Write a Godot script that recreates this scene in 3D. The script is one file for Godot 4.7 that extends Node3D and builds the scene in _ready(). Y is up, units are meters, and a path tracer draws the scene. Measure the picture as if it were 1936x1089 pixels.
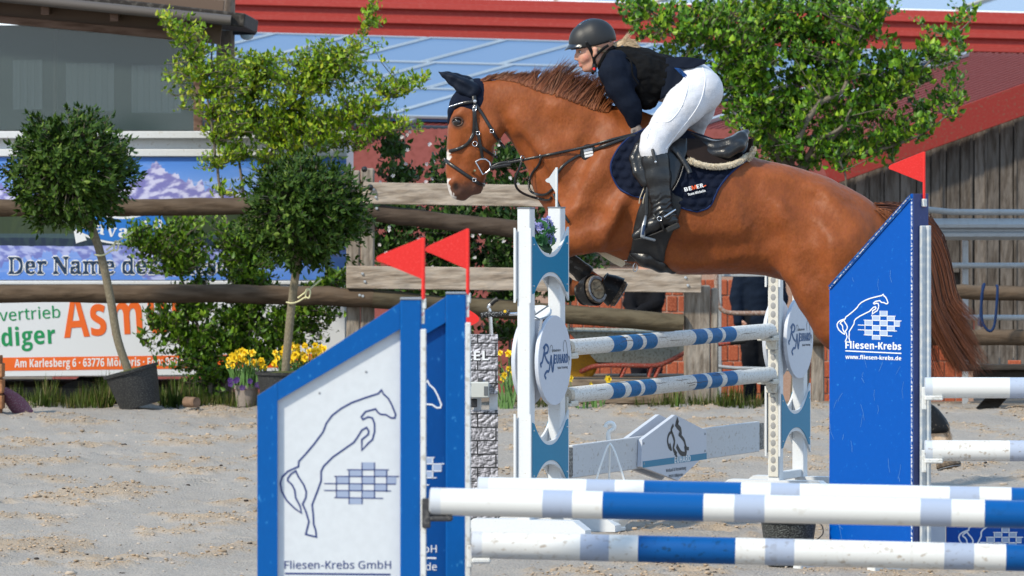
extends Node3D
# A show-jumping round: a chestnut horse and its rider over an oblique fence.
# Distances along the ground are metres from the camera, which stands at the origin 2.04 m up and looks along -z.
const F := 10755.0      # focal length in picture widths of 1936
const EYE := 2.04
const YH := 300.0
const NEAR := 1.0
var rng := RandomNumberGenerator.new()
var M := {}
var used_names := {}

func W(px: float, py: float, d: float) -> Vector3:
	return Vector3((px - 968.0) * d / F, EYE - (py - YH) * d / F, -d)

# ---------------------------------------------------------------- naming and nodes
func numbered(called: String) -> String:
	var n: int = used_names.get(called, 0)
	used_names[called] = n + 1
	return called if n == 0 else "%s_%03d" % [called, n]

func tag(o: Node3D, label: String, category := "", group := "", kind := "") -> Node3D:
	if label: o.set_meta("label", label)
	if category: o.set_meta("category", category)
	if group: o.set_meta("group", group)
	if kind: o.set_meta("kind", kind)
	return o

func thing(called: String, label: String, category: String, at: Vector3, group := "") -> Node3D:
	var o := Node3D.new()
	o.name = numbered(called)
	add_child(o)
	o.position = at
	tag(o, label, category, group)
	return o

# a part whose mesh is given in world coordinates
func part(root: Node3D, called: String, mesh: Mesh, m: Material) -> MeshInstance3D:
	var o := MeshInstance3D.new()
	o.name = called
	o.mesh = mesh
	o.material_override = m
	root.add_child(o, true)
	if root.get_parent() == self:
		o.transform = root.transform.affine_inverse()
	return o

# a part with a transform of its own, in world coordinates
func piece(root: Node3D, called: String, mesh: Mesh, m: Material, xf: Transform3D) -> MeshInstance3D:
	var o := MeshInstance3D.new()
	o.name = called
	o.mesh = mesh
	o.material_override = m
	root.add_child(o, true)
	var t := root.transform
	var p := root.get_parent()
	while p != self:
		t = p.transform * t
		p = p.get_parent()
	o.transform = t.affine_inverse() * xf
	return o

func structure(called: String, mesh: Mesh, m: Material) -> MeshInstance3D:
	var o := MeshInstance3D.new()
	o.name = numbered(called)
	o.mesh = mesh
	o.material_override = m
	add_child(o)
	o.set_meta("kind", "structure")
	return o

# ---------------------------------------------------------------- materials
func srgb(r: float, g: float, b: float) -> Color:
	return Color(r, g, b).linear_to_srgb()

func mat(lin: Color, rough := 0.7, metal := 0.0, spec := 0.5) -> StandardMaterial3D:
	var m := StandardMaterial3D.new()
	m.albedo_color = lin.linear_to_srgb()
	m.roughness = rough
	m.metallic = metal
	m.metallic_specular = spec
	return m

func noise_tex(size: int, freq: float, seed_: int, stops: Array, fractal := 4, as_normal := false, bump := 4.0, stretch := Vector2.ONE) -> Texture2D:
	# a tiling picture of fractal noise, coloured by a ramp of [offset, linear colour]
	var n := FastNoiseLite.new()
	n.seed = seed_
	n.noise_type = FastNoiseLite.TYPE_SIMPLEX_SMOOTH
	n.frequency = freq
	n.fractal_octaves = fractal
	var t := NoiseTexture2D.new()
	t.width = int(size * stretch.x)
	t.height = int(size * stretch.y)
	t.seamless = true
	t.noise = n
	if as_normal:
		t.as_normal_map = true
		t.bump_strength = bump
	elif stops.size():
		var g := Gradient.new()
		var offs := PackedFloat32Array()
		var cols := PackedColorArray()
		for s in stops:
			offs.append(s[0])
			var c: Color = s[1]
			cols.append(c.linear_to_srgb())
		g.offsets = offs
		g.colors = cols
		t.color_ramp = g
	return t

func tri(m: StandardMaterial3D, scale: Vector3, world := true) -> StandardMaterial3D:
	m.uv1_triplanar = true
	m.uv1_world_triplanar = world
	m.uv1_scale = scale
	return m

# paint, plastic or wood with specks of dirt: colour 'a' with grain towards 'b'
func worn(a: Color, b: Color, rough: float, freq: float, seed_: int, lo := 0.45, hi := 0.75, scale := Vector3(1, 1, 1), spec := 0.3, bump := 0.0) -> StandardMaterial3D:
	var m := StandardMaterial3D.new()
	m.albedo_texture = noise_tex(512, freq, seed_, [[0.0, a * 0.93], [lo, a], [hi, b]], 5)
	m.roughness = rough
	m.metallic_specular = spec
	if bump > 0.0:
		m.normal_enabled = true
		m.normal_texture = noise_tex(512, freq, seed_ + 7, [], 5, true, bump)
	return tri(m, scale)

# ---------------------------------------------------------------- mesh helpers (faces are given counter-clockwise seen from outside)
func st_new() -> SurfaceTool:
	var st := SurfaceTool.new()
	st.begin(Mesh.PRIMITIVE_TRIANGLES)
	st.set_smooth_group(-1)
	return st

func tri3(st: SurfaceTool, a: Vector3, b: Vector3, c: Vector3) -> void:
	st.add_vertex(a); st.add_vertex(c); st.add_vertex(b)

func quad(st: SurfaceTool, a: Vector3, b: Vector3, c: Vector3, d: Vector3) -> void:
	tri3(st, a, b, c); tri3(st, a, c, d)

func done(st: SurfaceTool) -> ArrayMesh:
	st.generate_normals()
	return st.commit()

func add_box(st: SurfaceTool, xf: Transform3D, size: Vector3, bevel := 0.0) -> void:
	# a box centred on xf with chamfered edges
	st.set_smooth_group(-1)
	var h := size * 0.5
	var bv := minf(bevel, minf(h.x, minf(h.y, h.z)) * 0.8)
	if bv <= 0.0:
		var c := []
		for i in 8:
			c.append(xf * Vector3(h.x * (1 if i & 1 else -1), h.y * (1 if i & 2 else -1), h.z * (1 if i & 4 else -1)))
		quad(st, c[4], c[5], c[7], c[6]); quad(st, c[1], c[0], c[2], c[3])
		quad(st, c[5], c[1], c[3], c[7]); quad(st, c[0], c[4], c[6], c[2])
		quad(st, c[6], c[7], c[3], c[2]); quad(st, c[0], c[1], c[5], c[4])
		return
	var ax := [Vector3.RIGHT, Vector3.UP, Vector3.BACK]
	var hh := [h.x, h.y, h.z]
	var corner := func(sx: int, sy: int, sz: int, k: int) -> Vector3:
		# the corner's vertex that lies on the face of axis k
		var v := Vector3(sx * (h.x - (0.0 if k == 0 else bv)), sy * (h.y - (0.0 if k == 1 else bv)), sz * (h.z - (0.0 if k == 2 else bv)))
		return xf * v
	var mid := xf.origin
	var out := func(pts: Array) -> void:
		var n: Vector3 = (pts[1] - pts[0]).cross(pts[2] - pts[0])
		var cen := Vector3.ZERO
		for p in pts: cen += p
		cen /= pts.size()
		if n.dot(cen - mid) < 0.0: pts.reverse()
		for i in range(1, pts.size() - 1): tri3(st, pts[0], pts[i], pts[i + 1])
	for k in 3:
		for s in [-1, 1]:
			var pts := []
			for q in [[-1, -1], [1, -1], [1, 1], [-1, 1]]:
				var sg := [0, 0, 0]
				sg[k] = s; sg[(k + 1) % 3] = q[0]; sg[(k + 2) % 3] = q[1]
				pts.append(corner.call(sg[0], sg[1], sg[2], k))
			out.call(pts)
		for s1 in [-1, 1]:
			for s2 in [-1, 1]:
				var k1 := (k + 1) % 3
				var k2 := (k + 2) % 3
				var sa := [0, 0, 0]; var sb := [0, 0, 0]
				sa[k1] = s1; sa[k2] = s2; sb[k1] = s1; sb[k2] = s2
				sa[k] = -1; sb[k] = 1
				out.call([corner.call(sa[0], sa[1], sa[2], k1), corner.call(sb[0], sb[1], sb[2], k1), corner.call(sb[0], sb[1], sb[2], k2), corner.call(sa[0], sa[1], sa[2], k2)])
	for sx in [-1, 1]:
		for sy in [-1, 1]:
			for sz in [-1, 1]:
				out.call([corner.call(sx, sy, sz, 0), corner.call(sx, sy, sz, 1), corner.call(sx, sy, sz, 2)])

func box_mesh(size: Vector3, bevel := 0.0) -> ArrayMesh:
	var st := st_new()
	add_box(st, Transform3D(), size, bevel)
	return done(st)

func frame_at(dir: Vector3, hint := Vector3.UP) -> Basis:
	# y along dir
	var y := dir.normalized()
	if absf(y.dot(hint)) > 0.98: hint = Vector3.BACK if absf(y.dot(Vector3.BACK)) < 0.9 else Vector3.RIGHT
	var x := hint.cross(y).normalized()
	return Basis(x, y, x.cross(y).normalized())

func add_beam(st: SurfaceTool, a: Vector3, b: Vector3, w: float, h: float, bevel := 0.004, hint := Vector3.UP) -> void:
	# a square timber from a to b; 'h' lies towards hint
	var bs := frame_at(b - a, hint)
	add_box(st, Transform3D(bs, (a + b) * 0.5), Vector3(w, (b - a).length(), h), bevel)

func add_tube(st: SurfaceTool, pts: Array, radii: Array, sides := 8, caps := true, flat := 1.0, hint := Vector3.UP) -> void:
	# a round bar through pts; 'flat' squeezes it towards the hint direction
	var n := pts.size()
	var rings := []
	var last := Vector3.ZERO
	for i in n:
		var t: Vector3 = (pts[mini(i + 1, n - 1)] - pts[maxi(i - 1, 0)]).normalized()
		var x: Vector3
		if flat != 1.0:
			x = hint.cross(t).normalized()
		elif last == Vector3.ZERO:
			var hh := hint
			if absf(t.dot(hh)) > 0.95: hh = Vector3.RIGHT if absf(t.x) < 0.9 else Vector3.BACK
			x = hh.cross(t).normalized()
		else:
			x = (last - t * last.dot(t)).normalized()
		last = x
		var y := t.cross(x).normalized()
		var r: float = radii[i] if radii.size() > 1 else radii[0]
		var ring := []
		for k in sides:
			var a := TAU * k / sides
			ring.append(pts[i] + (x * cos(a) + y * sin(a) * flat) * r)
		rings.append(ring)
	st.set_smooth_group(1)
	for i in n - 1:
		for k in sides:
			var k2 := (k + 1) % sides
			quad(st, rings[i][k], rings[i][k2], rings[i + 1][k2], rings[i + 1][k])
	if caps:
		st.set_smooth_group(-1)
		for k in range(1, sides - 1):
			tri3(st, rings[0][0], rings[0][k + 1], rings[0][k])
			tri3(st, rings[n - 1][0], rings[n - 1][k], rings[n - 1][k + 1])
	st.set_smooth_group(-1)

func tube(pts: Array, radii: Array, sides := 8, caps := true, flat := 1.0, hint := Vector3.UP) -> ArrayMesh:
	var st := st_new()
	add_tube(st, pts, radii, sides, caps, flat, hint)
	return done(st)

func add_lathe(st: SurfaceTool, xf: Transform3D, prof: Array, sides := 24, smooth := true) -> void:
	# prof: [radius, height] from bottom to top
	var sg := 2
	for i in prof.size() - 1:
		var ang := 0.0
		if i > 0:
			var v1 := Vector2(prof[i][0] - prof[i - 1][0], prof[i][1] - prof[i - 1][1])
			var v2 := Vector2(prof[i + 1][0] - prof[i][0], prof[i + 1][1] - prof[i][1])
			ang = absf(v1.angle_to(v2))
		if ang > 0.6: sg += 1
		st.set_smooth_group(sg if smooth else -1)
		for k in sides:
			var a := TAU * k / sides
			var b := TAU * (k + 1) / sides
			var p0 := xf * Vector3(prof[i][0] * cos(a), prof[i][1], -prof[i][0] * sin(a))
			var p1 := xf * Vector3(prof[i][0] * cos(b), prof[i][1], -prof[i][0] * sin(b))
			var p2 := xf * Vector3(prof[i + 1][0] * cos(b), prof[i + 1][1], -prof[i + 1][0] * sin(b))
			var p3 := xf * Vector3(prof[i + 1][0] * cos(a), prof[i + 1][1], -prof[i + 1][0] * sin(a))
			if prof[i][0] < 1e-6: tri3(st, p0, p2, p3)
			elif prof[i + 1][0] < 1e-6: tri3(st, p0, p1, p2)
			else: quad(st, p0, p1, p2, p3)
	st.set_smooth_group(-1)

func lathe(xf: Transform3D, prof: Array, sides := 24) -> ArrayMesh:
	var st := st_new()
	add_lathe(st, xf, prof, sides)
	return done(st)

func add_prism(st: SurfaceTool, xf: Transform3D, poly: PackedVector2Array, z0: float, z1: float) -> void:
	# poly lies in xf's x-y plane, extruded from z0 to z1 (z1 > z0 faces +z)
	st.set_smooth_group(-1)
	var p := poly
	if Geometry2D.is_polygon_clockwise(p):
		p = poly.duplicate()
		p.reverse()
	# Geometry2D calls "clockwise" what is counter-clockwise with y up
	var area := 0.0
	for i in p.size():
		var q := p[(i + 1) % p.size()]
		area += p[i].x * q.y - q.x * p[i].y
	if area < 0.0: p.reverse()
	var idx := Geometry2D.triangulate_polygon(p)
	for i in range(0, idx.size(), 3):
		var a := p[idx[i]]
		var b := p[idx[i + 1]]
		var c := p[idx[i + 2]]
		if (b - a).cross(c - a) < 0.0:
			var tmp := b
			b = c
			c = tmp
		tri3(st, xf * Vector3(a.x, a.y, z1), xf * Vector3(b.x, b.y, z1), xf * Vector3(c.x, c.y, z1))
		tri3(st, xf * Vector3(a.x, a.y, z0), xf * Vector3(c.x, c.y, z0), xf * Vector3(b.x, b.y, z0))
	for i in p.size():
		var a := p[i]
		var b := p[(i + 1) % p.size()]
		quad(st, xf * Vector3(a.x, a.y, z0), xf * Vector3(b.x, b.y, z0), xf * Vector3(b.x, b.y, z1), xf * Vector3(a.x, a.y, z1))

func prism(xf: Transform3D, poly: PackedVector2Array, z0: float, z1: float) -> ArrayMesh:
	var st := st_new()
	add_prism(st, xf, poly, z0, z1)
	return done(st)

func add_stroke(st: SurfaceTool, xf: Transform3D, pts: Array, width: float, z0: float, z1: float, closed := false) -> void:
	# a painted line of even width in xf's x-y plane, with mitred joints
	var n := pts.size()
	var l := []
	var r := []
	for i in n:
		var p: Vector2 = pts[i]
		var a: Vector2 = pts[(i - 1 + n) % n] if closed or i > 0 else p
		var b: Vector2 = pts[(i + 1) % n] if closed or i < n - 1 else p
		var d1 := (p - a).normalized()
		var d2 := (b - p).normalized()
		if d1 == Vector2.ZERO: d1 = d2
		if d2 == Vector2.ZERO: d2 = d1
		var t := (d1 + d2)
		t = d1 if t.length() < 0.2 else t.normalized()
		var nn := Vector2(-t.y, t.x)
		var k := minf(1.0 / maxf(absf(nn.dot(Vector2(-d1.y, d1.x))), 0.5), 1.6) * width * 0.5
		l.append(p + nn * k)
		r.append(p - nn * k)
	var m := n if closed else n - 1
	for i in m:
		var j := (i + 1) % n
		var a0 := xf * Vector3(r[i].x, r[i].y, z1)
		var b0 := xf * Vector3(r[j].x, r[j].y, z1)
		var c0 := xf * Vector3(l[j].x, l[j].y, z1)
		var d0 := xf * Vector3(l[i].x, l[i].y, z1)
		quad(st, a0, b0, c0, d0)
		var a1 := xf * Vector3(r[i].x, r[i].y, z0)
		var b1 := xf * Vector3(r[j].x, r[j].y, z0)
		var c1 := xf * Vector3(l[j].x, l[j].y, z0)
		var d1b := xf * Vector3(l[i].x, l[i].y, z0)
		quad(st, a1, b1, b0, a0)
		quad(st, d0, c0, c1, d1b)

func smooth2(pts: Array, closed := false, per := 4) -> Array:
	# a Catmull-Rom curve through points (Vector2 or Vector3)
	var out := []
	var n := pts.size()
	for i in (n if closed else n - 1):
		var p0 = pts[(i - 1 + n) % n] if closed or i > 0 else pts[i]
		var p1 = pts[i]
		var p2 = pts[(i + 1) % n]
		var p3 = pts[(i + 2) % n] if closed or i < n - 2 else p2
		for k in per:
			out.append(p1.cubic_interpolate(p2, p0, p3, float(k) / per))
	if not closed: out.append(pts[n - 1])
	return out

var fonts := {}
func font(kind: String) -> Font:
	if not fonts.has(kind):
		var f := SystemFont.new()
		f.font_names = PackedStringArray(["Droid Serif" if kind.begins_with("serif") else "Droid Sans"])
		f.font_weight = 700 if kind.ends_with("bold") else 400
		fonts[kind] = f
	return fonts[kind]

func lettering(root: Node3D, words: String, kind: String, xf: Transform3D, left: float, base: float, width: float, height: float, m: Material, depth := 0.003, called := "lettering") -> MeshInstance3D:
	# words set in xf's x-y plane; 'height' is that of a capital letter, 'left' and 'base' where it starts
	var t := TextMesh.new()
	t.text = words
	t.font = font(kind)
	t.font_size = 48
	t.pixel_size = 0.01
	t.depth = 0.01
	t.curve_step = 1.5
	t.horizontal_alignment = HORIZONTAL_ALIGNMENT_LEFT
	t.vertical_alignment = VERTICAL_ALIGNMENT_BOTTOM
	var cap := TextMesh.new()
	cap.text = "H"
	cap.font = t.font
	cap.font_size = 48
	cap.pixel_size = 0.01
	cap.horizontal_alignment = HORIZONTAL_ALIGNMENT_LEFT
	cap.vertical_alignment = VERTICAL_ALIGNMENT_BOTTOM
	var cb := cap.get_aabb()
	var b := t.get_aabb()
	var sy := height / cb.size.y
	var sx := width / b.size.x if width > 0.0 else sy
	var local := Transform3D(Basis.from_scale(Vector3(sx, sy, depth / 0.01)), Vector3(left - b.position.x * sx, base - cb.position.y * sy, depth * 0.5))
	return piece(root, called, t, m, xf * local)

# ---------------------------------------------------------------- bodies: tapered bones joined by a smooth minimum, meshed as surface nets
class Flesh:
	var A := PackedVector3Array()
	var D := PackedVector3Array()
	var INV := PackedFloat32Array()
	var RA := PackedFloat32Array()
	var RB := PackedFloat32Array()
	var WZ := PackedFloat32Array()
	var K := PackedFloat32Array()
	var SG := PackedInt32Array()
	var lo := Vector3(1e9, 1e9, 1e9)
	var hi := Vector3(-1e9, -1e9, -1e9)
	var all := PackedInt32Array()
	var u := 1.0

	func bone(a: Vector3, b: Vector3, ra: float, rb: float, wz := 1.0, k := 0.03, sg := 1) -> void:
		all.append(A.size())
		A.append(a)
		var d := b - a
		D.append(d)
		INV.append(1.0 / maxf(d.length_squared(), 1e-9))
		RA.append(ra); RB.append(rb); WZ.append(wz); K.append(k); SG.append(sg)
		if sg > 0:
			var r := Vector3.ONE * (maxf(ra, rb) * maxf(1.0, wz) + 0.03)
			lo = lo.min(a.min(b) - r)
			hi = hi.max(a.max(b) + r)

	func dist(p: Vector3, list: PackedInt32Array) -> float:
		var d := 1e3
		for i in list:
			var v := p - A[i]
			var t := clampf(v.dot(D[i]) * INV[i], 0.0, 1.0)
			v -= D[i] * t
			v.z /= WZ[i]
			var e := v.length() - lerpf(RA[i], RB[i], t)
			var k := K[i]
			if SG[i] > 0:
				var h := maxf(k - absf(d - e), 0.0)
				d = minf(d, e) - h * h / (4.0 * k)
			else:
				e = -e
				var h := maxf(k - absf(d - e), 0.0)
				d = maxf(d, e) + h * h / (4.0 * k)
		return d

	# z of the skin towards the camera (side 1) or away (side -1) at a point of the side view; mid is the body's middle plane
	func skin(x: float, y: float, mid: float, side := 1.0) -> float:
		var z := 0.42
		var some := PackedInt32Array()
		for i in all:
			var v := Vector2(x - A[i].x, y - A[i].y)
			var d := Vector2(D[i].x, D[i].y)
			var t := clampf(v.dot(d) / maxf(d.length_squared(), 1e-9), 0.0, 1.0)
			if (v - d * t).length() < maxf(RA[i], RB[i]) + K[i] * .7 + .01: some.append(i)
		if some.is_empty(): return mid
		for i in 40:
			var e := dist(Vector3(x, y, mid + z * side), some)
			if e < 0.0015: break
			z -= maxf(e * 0.6, 0.0015)
			if z < -0.1: return mid
		return mid + z * side

	func near(p: Vector3, list: PackedInt32Array, reach: float) -> PackedInt32Array:
		var out := PackedInt32Array()
		for i in list:
			var v := p - A[i]
			var t := clampf(v.dot(D[i]) * INV[i], 0.0, 1.0)
			v -= D[i] * t
			v.z /= WZ[i]
			if v.length() - maxf(RA[i], RB[i]) < reach + K[i]: out.append(i)
		return out

	func mesh(cell: float, paint: Callable, shift = null) -> ArrayMesh:
		var B := 5
		var nb := Vector3i(((hi - lo) / (cell * B)).ceil()) + Vector3i.ONE
		var n := nb * B + Vector3i.ONE
		var g := PackedFloat32Array()
		g.resize(n.x * n.y * n.z)
		g.fill(1e6)
		var half := cell * B * 0.87
		var active := []
		for bz in nb.z:
			for by in nb.y:
				for bx in nb.x:
					var c := lo + (Vector3(bx, by, bz) + Vector3(0.5, 0.5, 0.5)) * (cell * B)
					var local := near(c, all, half * 2.2)
					if local.is_empty(): continue
					var e := dist(c, local)
					if absf(e) > half * 2.0: continue
					active.append(Vector3i(bx, by, bz))
					for z in range(bz * B, bz * B + B + 1):
						for y in range(by * B, by * B + B + 1):
							var row := (z * n.y + y) * n.x
							for x in range(bx * B, bx * B + B + 1):
								if g[row + x] > 1e5:
									g[row + x] = dist(lo + Vector3(x, y, z) * cell, local)
		var vid := PackedInt32Array()
		vid.resize(g.size())
		vid.fill(-1)
		var V := PackedVector3Array()
		var N := PackedVector3Array()
		var C := PackedColorArray()
		var sx := 1
		var sy := n.x
		var sz := n.x * n.y
		var off := PackedInt32Array([0, sx, sy, sx + sy, sz, sx + sz, sy + sz, sx + sy + sz])
		var edges := PackedInt32Array([0, 1, 2, 3, 4, 5, 6, 7, 0, 2, 1, 3, 4, 6, 5, 7, 0, 4, 1, 5, 2, 6, 3, 7])
		var corner := PackedVector3Array([Vector3(0, 0, 0), Vector3(1, 0, 0), Vector3(0, 1, 0), Vector3(1, 1, 0), Vector3(0, 0, 1), Vector3(1, 0, 1), Vector3(0, 1, 1), Vector3(1, 1, 1)])
		var cells := PackedInt32Array()
		var val := PackedFloat32Array()
		val.resize(8)
		for b in active:
			for z in range(b.z * B, b.z * B + B):
				for y in range(b.y * B, b.y * B + B):
					for x in range(b.x * B, b.x * B + B):
						var at := (z * n.y + y) * n.x + x
						var neg := 0
						for c in 8:
							var v := g[at + off[c]]
							val[c] = v
							if v < 0.0: neg += 1
						if neg == 0 or neg == 8: continue
						var sum := Vector3.ZERO
						var cnt := 0
						for q in 12:
							var i := edges[q * 2]
							var j := edges[q * 2 + 1]
							var a := val[i]
							var c := val[j]
							if (a < 0.0) != (c < 0.0):
								sum += corner[i].lerp(corner[j], a / (a - c))
								cnt += 1
						var nr := Vector3(val[1] + val[3] + val[5] + val[7] - val[0] - val[2] - val[4] - val[6], val[2] + val[3] + val[6] + val[7] - val[0] - val[1] - val[4] - val[5], val[4] + val[5] + val[6] + val[7] - val[0] - val[1] - val[2] - val[3])
						vid[at] = V.size()
						cells.append(at)
						V.append(lo + (Vector3(x, y, z) + sum / cnt) * cell)
						N.append(nr.normalized())
		var I := PackedInt32Array()
		for at in cells:
			var z := at / sz
			var y := (at % sz) / sy
			var x := at % sy
			var v0 := g[at]
			for ax in 3:
				var st: int = [sx, sy, sz][ax]
				var u1: int = [sy, sz, sx][ax]
				var u2: int = [sz, sx, sy][ax]
				if (v0 < 0.0) == (g[at + st] < 0.0): continue
				if at - u1 - u2 < 0: continue
				var a := vid[at]
				var b := vid[at - u1]
				var c := vid[at - u1 - u2]
				var d := vid[at - u2]
				if b < 0 or c < 0 or d < 0: continue
				if v0 < 0.0:
					I.append_array([a, c, b, a, d, c])
				else:
					I.append_array([a, b, c, a, c, d])
		# soften the stair steps of the net once
		var acc := V.duplicate()
		var num := PackedFloat32Array()
		num.resize(V.size())
		num.fill(1.0)
		for i in range(0, I.size(), 3):
			for q in 3:
				var p := I[i + q]
				acc[p] += V[I[i + (q + 1) % 3]]
				num[p] += 1.0
		for i in V.size():
			V[i] = acc[i] / num[i]
		if shift != null:
			for i in V.size():
				V[i] += N[i] * float(shift.call(V[i], N[i]))
		C.resize(V.size())
		for i in V.size():
			C[i] = paint.call(V[i], N[i])
		# normals from the finished surface
		for i in V.size(): N[i] = Vector3.ZERO
		for i in range(0, I.size(), 3):
			var a := V[I[i]]
			var fn := (V[I[i + 2]] - a).cross(V[I[i + 1]] - a)
			N[I[i]] += fn; N[I[i + 1]] += fn; N[I[i + 2]] += fn
		for i in V.size(): N[i] = N[i].normalized()
		var arr := []
		arr.resize(Mesh.ARRAY_MAX)
		arr[Mesh.ARRAY_VERTEX] = V
		arr[Mesh.ARRAY_NORMAL] = N
		arr[Mesh.ARRAY_COLOR] = C
		arr[Mesh.ARRAY_INDEX] = I
		var m := ArrayMesh.new()
		m.add_surface_from_arrays(Mesh.PRIMITIVE_TRIANGLES, arr)
		return m

const DH := 32.5        # the horse's middle plane
const UH := DH / F      # metres per picture unit there

func H3(px: float, py: float, pz := 0.0) -> Vector3:
	return Vector3((px - 968.0) * UH, EYE - (py - YH) * UH, -DH + pz * UH)

# [x, y, z, radius] joints in picture units, as a chain
func chain(fl: Flesh, js: Array, wz := 1.0, k := 10.0, both := false) -> void:
	for i in js.size() - 1:
		var a: Array = js[i]
		var b: Array = js[i + 1]
		var w: float = a[4] if a.size() > 4 else wz
		fl.bone(H3(a[0], a[1], a[2]), H3(b[0], b[1], b[2]), a[3] * UH, b[3] * UH, w, k * UH)
		if both:
			fl.bone(H3(a[0], a[1], -a[2]), H3(b[0], b[1], -b[2]), a[3] * UH, b[3] * UH, w, k * UH)

func carve(fl: Flesh, js: Array, k := 6.0, both := false) -> void:
	for i in js.size() - 1:
		var a: Array = js[i]
		var b: Array = js[i + 1]
		fl.bone(H3(a[0], a[1], a[2]), H3(b[0], b[1], b[2]), a[3] * UH, b[3] * UH, 1.0, k * UH, -1)
		if both:
			fl.bone(H3(a[0], a[1], -a[2]), H3(b[0], b[1], -b[2]), a[3] * UH, b[3] * UH, 1.0, k * UH, -1)

# a soft furrow pressed into the skin along points of the side view; depths in picture units
func groove(fl: Flesh, pts: Array, r: float, depth: float, k := 14.0) -> void:
	var c := []
	for p in pts:
		var w := H3(p[0], p[1])
		c.append((fl.skin(w.x, w.y, -DH) + DH) / UH + r - (p[2] if p.size() > 2 else depth))
	for i in pts.size() - 1:
		carve(fl, [[pts[i][0], pts[i][1], c[i], r], [pts[i + 1][0], pts[i + 1][1], c[i + 1], r]], k, true)

# ---------------------------------------------------------------- the horse
var horse_flesh: Flesh
var nz := FastNoiseLite.new()

func skin_at(px: float, py: float, off := 0.0, side := 1.0) -> Vector3:
	var p := H3(px, py)
	p.z = horse_flesh.skin(p.x, p.y, -DH, side) + off * UH * side
	return p

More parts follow.
